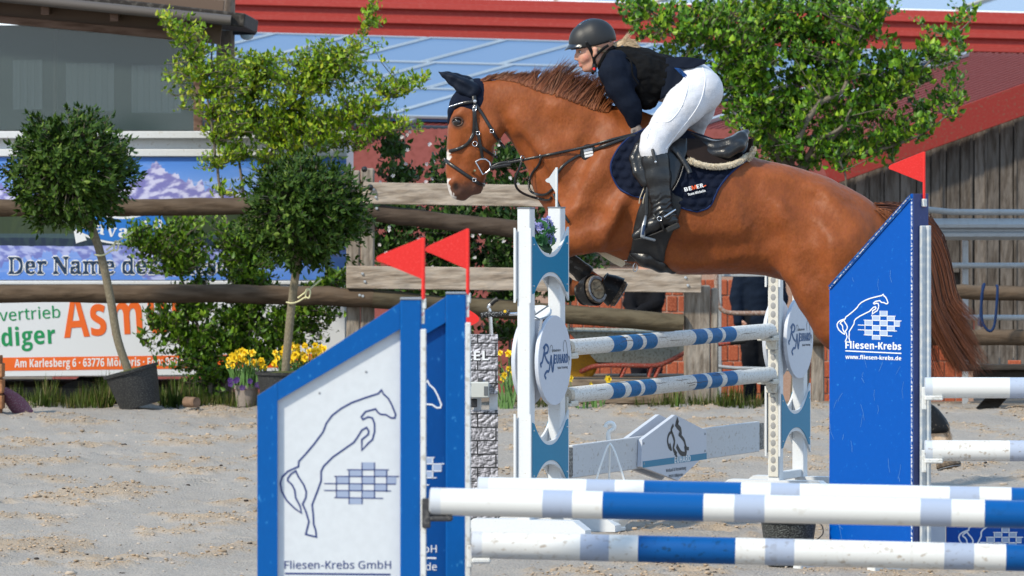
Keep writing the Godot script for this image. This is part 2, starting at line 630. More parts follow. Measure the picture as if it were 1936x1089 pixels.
func build_horse() -> void:
	var f := Flesh.new()
	horse_flesh = f
	# trunk, from the shoulders to the croup
	chain(f, [[1100, 312, 0, 100, .6], [1135, 330, 0, 116, .62], [1190, 350, 0, 128, .72], [1250, 372, 0, 130, .78], [1310, 390, 0, 123, .82], [1370, 402, 0, 107, .86], [1420, 409, 0, 98, .88], [1470, 416, 0, 97, .88], [1530, 434, 0, 97, .85], [1590, 465, 0, 95, .8], [1635, 492, 0, 84, .75]], .8, 30)
	# withers
	chain(f, [[1120, 245, 0, 42, .5], [1180, 250, 0, 38, .5], [1260, 275, 0, 30, .8]], .5, 30)
	# neck
	chain(f, [[928, 190, 0, 38, .8], [970, 193, 0, 43, .74], [1000, 215, 0, 56, .6], [1050, 253, 0, 77, .54], [1100, 290, 0, 97, .58], [1140, 325, 0, 116, .6]], .6, 16)
	# neck muscle bands
	chain(f, [[985, 225, 18, 26], [1045, 292, 30, 34], [1085, 345, 38, 40]], 1.0, 18, true)
	chain(f, [[1000, 180, 10, 22], [1060, 205, 18, 28], [1140, 240, 26, 30]], 1.0, 22, true)
	# head
	chain(f, [[908, 186, 0, 36, .8], [893, 215, 0, 42, .82], [892, 248, 0, 44, .74], [889, 282, 0, 43, .62], [881, 318, 0, 37, .6], [876, 343, 0, 31, .72], [868, 360, 0, 18, 1.1]], .7, 9)
	chain(f, [[922, 212, 20, 24], [926, 243, 22, 27], [912, 268, 19, 20]], .62, 8, true)      # cheek
	chain(f, [[918, 300, 8, 14], [903, 333, 9, 12], [899, 352, 0, 13]], 1.0, 8, true)         # lower jaw and chin
	chain(f, [[897, 355, 0, 13], [903, 359, 0, 8]], 1.3, 5)
	chain(f, [[866, 364, 0, 13], [876, 371, 0, 9]], 1.5, 6)                                   # upper lip
	chain(f, [[858, 346, 12, 11], [866, 360, 13, 9]], 1.0, 7, true)                           # nostril wings
	chain(f, [[873, 214, 27, 9], [862, 222, 27, 7]], 1.0, 8, true)                            # brow
	chain(f, [[893, 262, 27, 5], [881, 288, 23, 4]], 1.0, 10, true)                           # facial crest
	chain(f, [[875, 240, 27, 7], [862, 240, 24, 5]], 1.0, 7, true)
	# chest and shoulders
	chain(f, [[1112, 352, 22, 62], [1112, 405, 26, 52]], .8, 26, true)
	chain(f, [[1168, 258, 42, 24], [1128, 330, 56, 38], [1092, 398, 56, 40]], .7, 20, true)
	chain(f, [[1180, 330, 72, 24], [1160, 400, 70, 40], [1148, 436, 66, 36]], .8, 16, true)
	# forelegs, folded
	chain(f, [[1105, 410, 52, 44], [1145, 438, 54, 34], [1100, 446, 52, 31], [1055, 462, 48, 27], [1012, 488, 46, 19], [1003, 498, 46, 18]], 1.0, 14)
	chain(f, [[1003, 498, 46, 17], [1030, 515, 46, 12], [1058, 533, 46, 11], [1074, 541, 46, 15], [1094, 545, 46, 12], [1108, 545, 46, 15]], 1.0, 6)
	chain(f, [[1105, 405, -50, 42], [1130, 432, -52, 34], [1085, 436, -50, 29], [1045, 448, -46, 24], [1022, 462, -44, 18]], 1.0, 14)
	chain(f, [[1022, 464, -44, 17], [1060, 484, -44, 11], [1090, 506, -44, 11], [1108, 520, -44, 14], [1128, 533, -44, 12], [1142, 540, -44, 15]], 1.0, 6)
	# belly and flank
	chain(f, [[1300, 440, 40, 60], [1400, 425, 44, 55]], .8, 30, true)
	chain(f, [[1462, 400, 74, 16], [1470, 412, 72, 14]], 1.0, 26, true)
	# quarters and hind legs, stretched behind
	chain(f, [[1540, 425, 44, 66], [1570, 470, 52, 78], [1566, 535, 54, 68], [1594, 604, 52, 57], [1622, 652, 50, 40], [1665, 705, 50, 24], [1690, 730, 50, 22]], .8, 24)
	chain(f, [[1690, 730, 50, 20], [1722, 758, 50, 14], [1750, 783, 50, 13], [1765, 803, 50, 17], [1777, 828, 50, 14], [1784, 850, 50, 17]], 1.0, 6)
	chain(f, [[1540, 425, -44, 66], [1570, 470, -52, 78], [1580, 535, -54, 66], [1615, 600, -52, 54], [1650, 640, -50, 36], [1695, 685, -50, 23], [1716, 706, -50, 21]], .8, 24)
	chain(f, [[1716, 706, -50, 20], [1728, 740, -50, 13], [1738, 770, -50, 13], [1742, 792, -50, 16], [1744, 818, -50, 13], [1745, 838, -50, 16]], 1.0, 6)
	chain(f, [[1498, 505, 66, 26], [1470, 470, 74, 22]], .8, 26, true)                        # fold of the flank
	chain(f, [[1650, 420, 0, 26], [1690, 418, 0, 14], [1720, 432, 0, 9]], 1.0, 12)            # dock
	# hollows
	carve(f, [[860, 348, 27, 4.5], [864, 357, 26, 5.5]], 4, true)                             # nostril
	carve(f, [[884, 362, 33, 5], [892, 346, 34, 4], [897, 335, 36, 3]], 5, true)              # mouth
	carve(f, [[957, 238, 40, 9], [951, 262, 36, 9]], 9, true)                                 # behind the jaw
	carve(f, [[1183, 425, 106, 10], [1176, 462, 96, 12]], 14, true)                           # behind the elbow
	carve(f, [[1118, 415, 110, 8], [1145, 408, 112, 7]], 16, true)
	carve(f, [[1462, 360, 116, 12], [1500, 470, 126, 12]], 22, true)
	groove(f, [[1128, 222, 1], [1106, 275, 6], [1078, 335, 7], [1058, 372, 4]], 20, 6, 20)
	groove(f, [[982, 270, 2], [1012, 312, 5], [1040, 352, 4]], 12, 4, 12)
	groove(f, [[1172, 300, 2], [1158, 350, 7], [1120, 404, 8], [1084, 424, 4]], 20, 7, 18)
	groove(f, [[1194, 380, 2], [1186, 425, 8], [1172, 452, 9], [1158, 474, 6]], 16, 8, 14)
	groove(f, [[1428, 345, 2], [1436, 400, 7], [1446, 450, 8], [1456, 492, 5]], 30, 7, 26)
	groove(f, [[1505, 352, 2], [1524, 430, 6], [1528, 510, 7], [1545, 580, 4]], 26, 6, 24)
	groove(f, [[1470, 345, 1], [1530, 372, 4], [1590, 420, 4]], 22, 4, 20)
	groove(f, [[1240, 470, 2], [1320, 482, 4], [1400, 470, 3]], 24, 4, 22)
	groove(f, [[884, 250, 1], [876, 280, 3], [868, 312, 2]], 9, 3, 7)
	groove(f, [[905, 228, 1], [898, 252, 3], [904, 274, 2]], 9, 3, 7)
	var coat := Color(.25, .070, .0215)
	var paint := func(p: Vector3, n: Vector3) -> Color:
		var x := p.x / UH + 968.0
		var y := (EYE - p.y) / UH + YH
		var z := (p.z + DH) / UH
		var v := 1.0 + .22 * nz.get_noise_3d(p.x * 5.0, p.y * 5.0, p.z * 5.0) + .10 * nz.get_noise_3d(p.x * 40.0, p.y * 14.0, p.z * 30.0)
		var c := Color(coat.r * v, coat.g * v, coat.b * v)
		if x < 915.0 and y > 140.0:
			var jit := 6.0 * nz.get_noise_3d(p.x * 60.0, p.y * 60.0, p.z * 60.0)
			# grey-brown muzzle, white snip and patch
			var dark := smoothstep(338.0, 362.0, y + jit + (x - 860.0) * .18)
			c = c.lerp(Color(.075, .052, .045), dark * .75)
			if absf(z) < 15.0 + jit and ((y > 338.0 and x < 853.0 + (y - 338.0) * .25 + jit * .5) or (y > 286.0 + jit and y < 306.0 - jit and x < 852.0 + jit)):
				c = Color(.72, .66, .62)
			var en := Vector2(x - 866.0, y - 231.0).length()
			c = c.lerp(Color(.035, .02, .014), smoothstep(17.0, 9.0, en) * .8)
			c = c.lerp(Color(.02, .012, .01), smoothstep(11.0, 5.0, Vector2((x - 862.0) * 1.2, y - 352.0).length()) * .9)
		elif x > 1620.0 and y > 775.0:
			c = c.lerp(Color(.62, .47, .34), smoothstep(775.0, 800.0, y))
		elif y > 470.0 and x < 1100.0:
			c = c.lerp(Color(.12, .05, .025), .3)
		return c
	var m := StandardMaterial3D.new()
	m.vertex_color_use_as_albedo = true
	m.albedo_texture = noise_tex(512, .05, 31, [[0.0, Color(.74, .73, .72)], [.5, Color(.92, .92, .92)], [1.0, Color(1, 1, 1)]], 5)
	m.roughness = .5
	m.metallic_specular = .3
	m.normal_enabled = true
	m.normal_texture = noise_tex(512, .03, 32, [], 3, true, 5.0)
	m.normal_scale = .35
	tri(m, Vector3(2.4, 1.5, 2.0), true)
	M.coat = m
	var folds := func(p: Vector3, n: Vector3) -> float:
		var x := p.x / UH + 968.0
		var k := .0035 if x > 1000.0 else .001
		return k * nz.get_noise_3d(p.x * 9.0, p.y * 7.0, p.z * 9.0) + .0016 * nz.get_noise_3d(p.x * 26.0 + p.y * 20.0, p.y * 12.0, p.z * 20.0)
	var body := f.mesh(.0118, paint, folds)
	var root := thing("horse", "chestnut horse jumping leftwards over the white and blue poles with a rider", "horse", H3(1350, 520))
	part(root, "body", body, m)
	M.horse = root
	# eyes
	for s in [1.0, -1.0]:
		var e := skin_at(865.5, 231, 0, s)
		var ball := SphereMesh.new()
		ball.radius = 9.2 * UH
		ball.height = 18.4 * UH
		ball.radial_segments = 20
		ball.rings = 10
		piece(root, "eye", ball, mat(Color(.012, .006, .004), .06, 0, .6), Transform3D(Basis.IDENTITY, e - Vector3(0, 0, s * 4.0 * UH)))
		var lid := st_new()
		var up := []
		for k in 9:
			var a := PI * k / 8.0
			up.append(skin_at(865.5 + 9.5 * cos(a), 231 - 7.0 * sin(a) - 1.5, 1.2, s))
		add_tube(lid, up, [1.6 * UH], 6)
		var dn := []
		for k in 9:
			var a := PI * k / 8.0
			dn.append(skin_at(865.5 + 9.5 * cos(a), 231 + 6.8 * sin(a), .6, s))
		add_tube(lid, dn, [1.2 * UH], 6)
		part(root, "eyelid", done(lid), mat(Color(.05, .026, .018), .5))
	build_hair(root)
	build_feet(root)

# many tapered strands as one mesh
class Hair:
	var V := PackedVector3Array()
	var N := PackedVector3Array()
	var C := PackedColorArray()
	var I := PackedInt32Array()
	func strand(p: Array, r0: float, c0: Color, c1: Color) -> void:
		var n := p.size()
		var base := V.size()
		for i in n:
			var t: Vector3 = (p[mini(i + 1, n - 1)] - p[maxi(i - 1, 0)]).normalized()
			var x := t.cross(Vector3(.2, .1, 1)).normalized()
			var y := t.cross(x).normalized()
			var u := float(i) / (n - 1)
			var r := r0 * (1.0 - u * u * .9)
			for k in 3:
				var a := TAU * k / 3.0
				var o := x * cos(a) + y * sin(a)
				V.append(p[i] + o * r)
				N.append(o)
				C.append(c0.lerp(c1, u))
		for i in n - 1:
			for k in 3:
				var a := base + i * 3 + k
				var b := base + i * 3 + (k + 1) % 3
				I.append_array([a, a + 3, b, b, a + 3, b + 3])
	func mesh() -> ArrayMesh:
		var arr := []
		arr.resize(Mesh.ARRAY_MAX)
		arr[Mesh.ARRAY_VERTEX] = V
		arr[Mesh.ARRAY_NORMAL] = N
		arr[Mesh.ARRAY_COLOR] = C
		arr[Mesh.ARRAY_INDEX] = I
		var m := ArrayMesh.new()
		m.add_surface_from_arrays(Mesh.PRIMITIVE_TRIANGLES, arr)
		return m

func hair_mat(spec := .5) -> StandardMaterial3D:
	var m := StandardMaterial3D.new()
	m.vertex_color_use_as_albedo = true
	m.roughness = .42
	m.metallic_specular = spec
	return m

func build_hair(root: Node3D) -> void:
	rng.seed = 77
	# mane: roots along the crest, tips thrown up and back
	var crest := [Vector2(903, 150), Vector2(930, 145), Vector2(968, 149), Vector2(1005, 156), Vector2(1040, 165), Vector2(1080, 178), Vector2(1115, 192), Vector2(1146, 206)]
	var tall := [9.0, 11.0, 16.0, 34.0, 56.0, 50.0, 44.0, 18.0]
	var curve := smooth2(crest, false, 10)
	var h := Hair.new()
	for tuft in 120:
		var tu := clampf((tuft + rng.randf_range(-.6, .6)) / 119.0, 0.0, 1.0)
		var s := tu * (tall.size() - 1)
		var th: float = lerpf(tall[int(s)], tall[mini(int(s) + 1, tall.size() - 1)], fmod(s, 1.0))
		var tl := th * rng.randf_range(.6, 1.15)
		var tlean := rng.randf_range(.35, 1.2) + (rng.randf_range(.5, 1.4) if tu < .3 else 0.0)
		var tdroop := rng.randf_range(-.2, .75)
		var tz := rng.randf_range(-.35, .5)
		var tone := rng.randf_range(.65, 1.3)
		for i in 26:
			var u := clampf(tu + rng.randf_range(-.016, .016), 0.0, 1.0)
			var q := u * (curve.size() - 1)
			var a: Vector2 = curve[int(q)].lerp(curve[mini(int(q) + 1, curve.size() - 1)], fmod(q, 1.0))
			var stray := 2.6 if rng.randf() < .12 else 1.0
			var len := tl * rng.randf_range(.55, 1.05)
			var lean := tlean + rng.randf_range(-.12, .12) * stray
			var droop := tdroop + rng.randf_range(-.15, .15) * stray
			var z0 := rng.randf_range(-4, 6)
			var low := rng.randf_range(2, 6)
			if i % 2: low = rng.randf_range(4, 16) * clampf(th / 40.0, .4, 1.0)
			var rz := (skin_at(a.x, a.y + low, .5).z + DH) / UH if i % 2 else z0
			var pts := []
			for k in 7:
				var t := k / 6.0
				var x := lerpf(a.x, lerpf(a.x, 930.0 + tu * 205.0, .25), t) + 2.0 + len * (lean * t + .35 * droop * t * t) + 1.4 * sin(t * 5.0 + i)
				var y := a.y + low - (len + low) * (t - droop * .42 * t * t * t)
				pts.append(H3(x, y, lerpf(rz + 1.5 * sin(t * PI), z0 + tz * len * .6, t)))
			var c := Color(.21, .068, .025) * tone * rng.randf_range(.8, 1.2)
			if rng.randf() < .2: c = Color(.29, .11, .042)
			h.strand(pts, rng.randf_range(.5, .95) * UH, c, c * rng.randf_range(.45, .9))
	part(root, "mane", h.mesh(), hair_mat())
	# tail
	h = Hair.new()
	var way := smooth2([Vector2(1648, 402), Vector2(1690, 412), Vector2(1730, 445), Vector2(1752, 515), Vector2(1766, 585), Vector2(1796, 645), Vector2(1832, 704)], false, 8)
	var locks := []
	for i in 60: locks.append([clampf(rng.randfn(0, 1), -1.9, 1.9), rng.randf_range(-20, 22), rng.randf() * TAU, rng.randf_range(-1, 1), rng.randf_range(.7, 1.05)])
	for i in 4200:
		var lock: Array = locks[i % 60]
		var w: float = lock[0] + rng.randfn(0, .16)
		var zz: float = lock[1] + rng.randf_range(-4, 4)
		var t0 := rng.randf_range(0, .22)
		var t1: float = lock[4] * rng.randf_range(.85, 1.03) + (.06 if w > 0 else .0)
		var pts := []
		var fly := rng.randf() < .05
		var ph: float = lock[2] + rng.randf_range(-.3, .3)
		var curl: float = lock[3] + rng.randf_range(-.25, .25) * (6.0 if fly else 1.0)
		for k in 10:
			var t := lerpf(t0, t1, k / 9.0)
			var q := clampf(t, 0, 1) * (way.size() - 1)
			var a: Vector2 = way[int(q)].lerp(way[mini(int(q) + 1, way.size() - 1)], fmod(q, 1.0))
			var b: Vector2 = way[mini(int(q) + 1, way.size() - 1)]
			var dir: Vector2 = (way[mini(int(q) + 1, way.size() - 1)] - way[maxi(int(q) - 1, 0)]).normalized()
			var nn := Vector2(-dir.y, dir.x)
			var wide := lerpf(10.0, 25.0, smoothstep(0.0, .45, t)) + 16.0 * smoothstep(.6, 1.0, t)
			var p := a - nn * w * wide * (.7 + .3 * sin(t * 3.0 + ph)) + dir * maxf(t - 1.0, 0.0) * 260.0
			p += Vector2(sin(t * 9.0 + ph) * 3.0 * t, 0) + Vector2(curl * 14.0 * t * t * t, -absf(curl) * 8.0 * t * t * t * t)
			pts.append(H3(p.x, p.y, zz * (.35 + t)))
		var c := Color(.055, .019, .009) * rng.randf_range(.5, 1.5)
		h.strand(pts, rng.randf_range(.55, 1.15) * UH, Color(.20, .062, .02) * rng.randf_range(.8, 1.2) if t0 < .06 and rng.randf() < .6 else c, Color(.12, .042, .019) * rng.randf_range(.5, 1.7))
	part(root, "tail", h.mesh(), hair_mat())
	# short hair brushed over the tail's root
	h = Hair.new()
	for i in 900:
		var a := Vector2(rng.randf_range(1618, 1672), 0)
		a.y = 388.0 + (a.x - 1618.0) * .22 + rng.randf_range(-4, 40) * (1.0 - (a.x - 1618.0) / 90.0)
		var pts := []
		var len := rng.randf_range(24, 60)
		var zz := rng.randf_range(4, 34)
		for k in 6:
			var t := k / 5.0
			pts.append(H3(a.x + len * t * .75 + 6.0, a.y + len * (.25 * t + .75 * t * t), zz + 5.0 * sin(t * 3.0)))
		var c := Color(.23, .075, .024) * rng.randf_range(.7, 1.2)
		h.strand(pts, rng.randf_range(.6, 1.0) * UH, c, c * .6)
	part(root, "tail_root", h.mesh(), hair_mat())

func build_feet(root: Node3D) -> void:
	M.rubber = worn(Color(.010, .010, .011), Color(.13, .11, .09), .42, .03, 41, .72, .9, Vector3(2.5, 2.5, 2.5))
	M.horn = worn(Color(.06, .045, .035), Color(.25, .19, .13), .7, .02, 42, .4, .8, Vector3(4, 4, 4))
	M.sole = worn(Color(.30, .23, .15), Color(.09, .07, .05), .9, .018, 43, .45, .75, Vector3(4, 4, 4))
	M.iron = worn(Color(.17, .18, .20), Color(.05, .04, .035), .35, .02, 44, .5, .8, Vector3(3, 3, 3))
	M.blackleather = leather(Color(.011, .011, .012), .34)
	# [ankle, towards the toe, radius, sole turned towards the camera, bell boot]
	for q in [[1101, 553, 46, 1128, 545, 68, true], [1138, 537, -44, 1173, 558, -46, true], [1782, 842, 50, 1790, 880, 56, false], [1744, 830, -50, 1750, 868, -46, false]]:
		var a := H3(q[0], q[1], q[2])
		var b := H3(q[3], q[4], q[5])
		var y := (a - b).normalized()       # from sole up to the ankle
		var bs := frame_at(y, Vector3(0, 0, 1))
		var hl := (a - b).length()
		var r := (27.0 if q[6] else 24.0) * UH
		var xf := Transform3D(bs, b)
		var st := st_new()
		add_lathe(st, xf, [[r * .93, 0.0], [r, .006], [r * .8, hl * .62], [r * .62, hl]], 24)
		part(root, "hoof", done(st), M.horn)
		st = st_new()
		add_lathe(st, xf, [[0.0, .003], [r * .30, .007], [r * .66, .0015], [r * .70, -.004]], 24)
		add_prism(st, xf * Transform3D(Basis(Vector3.RIGHT, -PI / 2), Vector3.ZERO), PackedVector2Array([Vector2(-.012, -r * .55), Vector2(.012, -r * .55), Vector2(0, r * .3)]), -.008, .002)
		part(root, "sole", done(st), M.sole)
		st = st_new()
		var arc := []
		for k in 22:
			var t := lerpf(-2.45, 2.45, k / 21.0)
			arc.append(xf * Vector3(sin(t) * r * .84, -.004, -cos(t) * r * .9))
		add_tube(st, arc, [r * .11], 8, true, .45, y)
		part(root, "horseshoe", done(st), M.iron)
		if q[6]:
			st = st_new()
			add_lathe(st, xf, [[r * 1.02, hl * .22], [r * 1.14, hl * .20], [r * 1.02, hl * .62], [r * .84, hl * .92], [r * .88, hl * 1.02], [r * .74, hl * 1.05]], 26)
			var bb := part(root, "bell_boot", done(st), M.rubber)
			st = st_new()
			add_beam(st, xf * Vector3(r * .7, hl * .55, r * .72), xf * Vector3(-r * .6, hl * .62, r * .78), .012, .05, .003, y)
			part(bb, "strap", done(st), M.rubber)
	# tendon boots
	var shells := [[[1036, 520, 46, 16], [1054, 531, 46, 17], [1068, 540, 47, 19], [1073, 543, 47, 16]], [[1062, 484, -44, 16], [1090, 505, -44, 17], [1106, 519, -44, 19], [1112, 524, -44, 16]], [[1738, 772, 50, 19], [1756, 786, 50, 21], [1768, 806, 50, 23], [1770, 816, 50, 18]], [[1728, 742, -50, 17], [1738, 768, -50, 18], [1743, 792, -50, 20], [1743, 802, -50, 15]]]
	for s in shells:
		var pts := []
		var rr := []
		for j in s:
			pts.append(H3(j[0], j[1], j[2]))
			rr.append(j[3] * UH)
		var st := st_new()
		add_tube(st, smooth2(pts, false, 3), [rr[0], rr[0], lerpf(rr[0], rr[1], .6), rr[1], rr[1] * 1.02, rr[2], rr[2] * 1.02, rr[2], rr[2] * .97, rr[3]], 16)
		var bt := part(root, "tendon_boot", done(st), M.rubber)
		for k in 2:
			st = st_new()
			var c: Vector3 = pts[0].lerp(pts[2], .25 + .45 * k)
			var dir: Vector3 = (pts[2] - pts[0]).normalized()
			add_beam(st, c + Vector3(-.02, .012, rr[1] * .93), c + Vector3(.03, -.012, rr[1] * .93), .016, .008, .003, Vector3.BACK)
			part(bt, "strap", done(st), M.blackleather)
	# feathering on the white hind pastern
	rng.seed = 12
	var h := Hair.new()
	for i in 420:
		var t := rng.randf()
		var a := H3(lerpf(1768, 1780, t) + rng.randf_range(0, 12), lerpf(790, 836, t), 50 + rng.randf_range(-14, 14))
		var len := rng.randf_range(8, 20) * UH
		var pts := []
		for k in 4:
			var u := k / 3.0
			pts.append(a + Vector3(len * u * .7, -len * (.3 * u + .6 * u * u), rng.randf_range(-.002, .002)))
		var c := Color(.55, .40, .27) * rng.randf_range(.6, 1.2)
		h.strand(pts, .7 * UH, c, c)
	part(root, "fetlock_hair", h.mesh(), hair_mat())

var shared := {}
func leather(c: Color, rough := .4) -> StandardMaterial3D:
	if not shared.has("leather"):
		shared.leather = noise_tex(256, .02, 51, [[0.0, Color(.45, .45, .45)], [.6, Color(.55, .55, .55)], [1.0, Color(1, 1, 1)]], 4)
		shared.leather_n = noise_tex(256, .06, 52, [], 3, true, 3.0)
	var m := StandardMaterial3D.new()
	m.albedo_texture = shared.leather
	m.albedo_color = (c * 1.8).linear_to_srgb()
	m.roughness = rough
	m.normal_enabled = true
	m.normal_texture = shared.leather_n
	m.normal_scale = .35
	return tri(m, Vector3(6, 6, 6))

# ---------------------------------------------------------------- what the horse wears
func strap_pts(pts: Array, off := 1.0, per := 6, side := 1.0) -> Array:
	# a strap that lies on the skin
	var v := []
	for p in pts: v.append(Vector2(p[0], p[1]))
	var out := []
	for p in smooth2(v, false, per):
		out.append(skin_at(p.x, p.y, off, side))
	# even out the depth
	for pass_ in 3:
		var o := out.duplicate()
		for i in range(1, out.size() - 1):
			o[i].z = (out[i - 1].z + out[i].z * 2.0 + out[i + 1].z) * .25
			if side > 0: o[i].z = maxf(o[i].z, out[i].z)
		out = o
	return out

func strap(root: Node3D, called: String, pts: Array, width: float, m: Material, off := 1.2, thick := .4) -> MeshInstance3D:
	return part(root, called, tube(strap_pts(pts, off), [width * .5 * UH], 10, true, thick, Vector3.BACK), m)

func free_line(root: Node3D, called: String, pts: Array, width: float, m: Material, flat := 1.0) -> MeshInstance3D:
	var v := []
	for p in pts: v.append(H3(p[0], p[1], p[2]))
	var way := smooth2(v, false, 6)
	if called in ["rein", "martingale_fork", "rein_loop"]:
		for i in way.size():
			var p: Vector3 = way[i]
			if pts[0][2] > 0 or called == "martingale_fork":
				var z := horse_flesh.skin(p.x, p.y, -DH)
				if z > -DH + .001: way[i].z = maxf(p.z, z + 3.5 * UH)
			else:
				var z := horse_flesh.skin(p.x, p.y, -DH, -1.0)
				if z < -DH - .001: way[i].z = minf(p.z, z - 3.5 * UH)
	return part(root, called, tube(way, [width * .5 * UH], 8, true, flat, Vector3.BACK), m)

func ring(root: Node3D, called: String, c: Vector3, bs: Basis, r: float, thick: float, m: Material, pts := []) -> MeshInstance3D:
	var v := []
	if pts.is_empty():
		for k in 17:
			var a := TAU * k / 16.0
			v.append(c + bs * Vector3(cos(a) * r, sin(a) * r, 0))
	else:
		for p in pts: v.append(c + bs * Vector3(p[0], p[1], 0) * r)
	return part(root, called, tube(v, [thick], 8, pts.size() > 0), m)

func drape(outline_l: Array, outline_r: Array, y0: float, y1: float, step: float, off: Callable, side := 1.0) -> ArrayMesh:
	# a cloth laid on the horse between a left and a right edge (arrays of [y, x]); 'off' gives its height over the skin
	var edge := func(o: Array, y: float) -> float:
		for i in o.size() - 1:
			if y <= o[i + 1][0]:
				return lerpf(o[i][1], o[i + 1][1], clampf((y - o[i][0]) / maxf(o[i + 1][0] - o[i][0], .001), 0.0, 1.0))
		return o[-1][1]
	var rows := int((y1 - y0) / step)
	var wmax := 0.0
	for r in rows + 1:
		var y := lerpf(y0, y1, float(r) / rows)
		wmax = maxf(wmax, edge.call(outline_r, y) - edge.call(outline_l, y))
	var cols := int(wmax / step)
	var V := []
	for r in rows + 1:
		var y := lerpf(y0, y1, float(r) / rows)
		var xl: float = edge.call(outline_l, y)
		var xr: float = edge.call(outline_r, y)
		for c in cols + 1:
			var x := lerpf(xl, xr, float(c) / cols)
			var e := minf(minf(x - xl, xr - x), minf(y - y0 + 2.0, y1 - y + .5))
			V.append(skin_at(x, y, float(off.call(x, y)) * smoothstep(-1.0, 3.0, e) + 1.5, side))
	# smooth the skin's dents out of the cloth
	var st := st_new()
	st.set_smooth_group(1)
	for r in rows:
		for c in cols:
			var a: Vector3 = V[r * (cols + 1) + c]
			var b: Vector3 = V[r * (cols + 1) + c + 1]
			var d: Vector3 = V[(r + 1) * (cols + 1) + c]
			var e: Vector3 = V[(r + 1) * (cols + 1) + c + 1]
			if side > 0: quad(st, a, d, e, b)
			else: quad(st, a, b, e, d)
	return done(st)

func cloth(c: Color, seed_: int, rough := .85, scale := 14.0) -> StandardMaterial3D:
	if not shared.has("cloth"):
		shared.cloth = noise_tex(256, .05, 60, [[0.0, Color(.6, .6, .6)], [.5, Color(.8, .8, .8)], [1.0, Color(1, 1, 1)]], 3)
		shared.cloth_n = noise_tex(256, .12, 61, [], 2, true, 4.0)
	var m := StandardMaterial3D.new()
	m.albedo_texture = shared.cloth
	m.albedo_color = (c * 1.22).linear_to_srgb()
	m.roughness = rough
	m.normal_enabled = true
	m.metallic_specular = .25
	m.normal_texture = shared.cloth_n
	m.normal_scale = .4
	return tri(m, Vector3(scale, scale, scale))

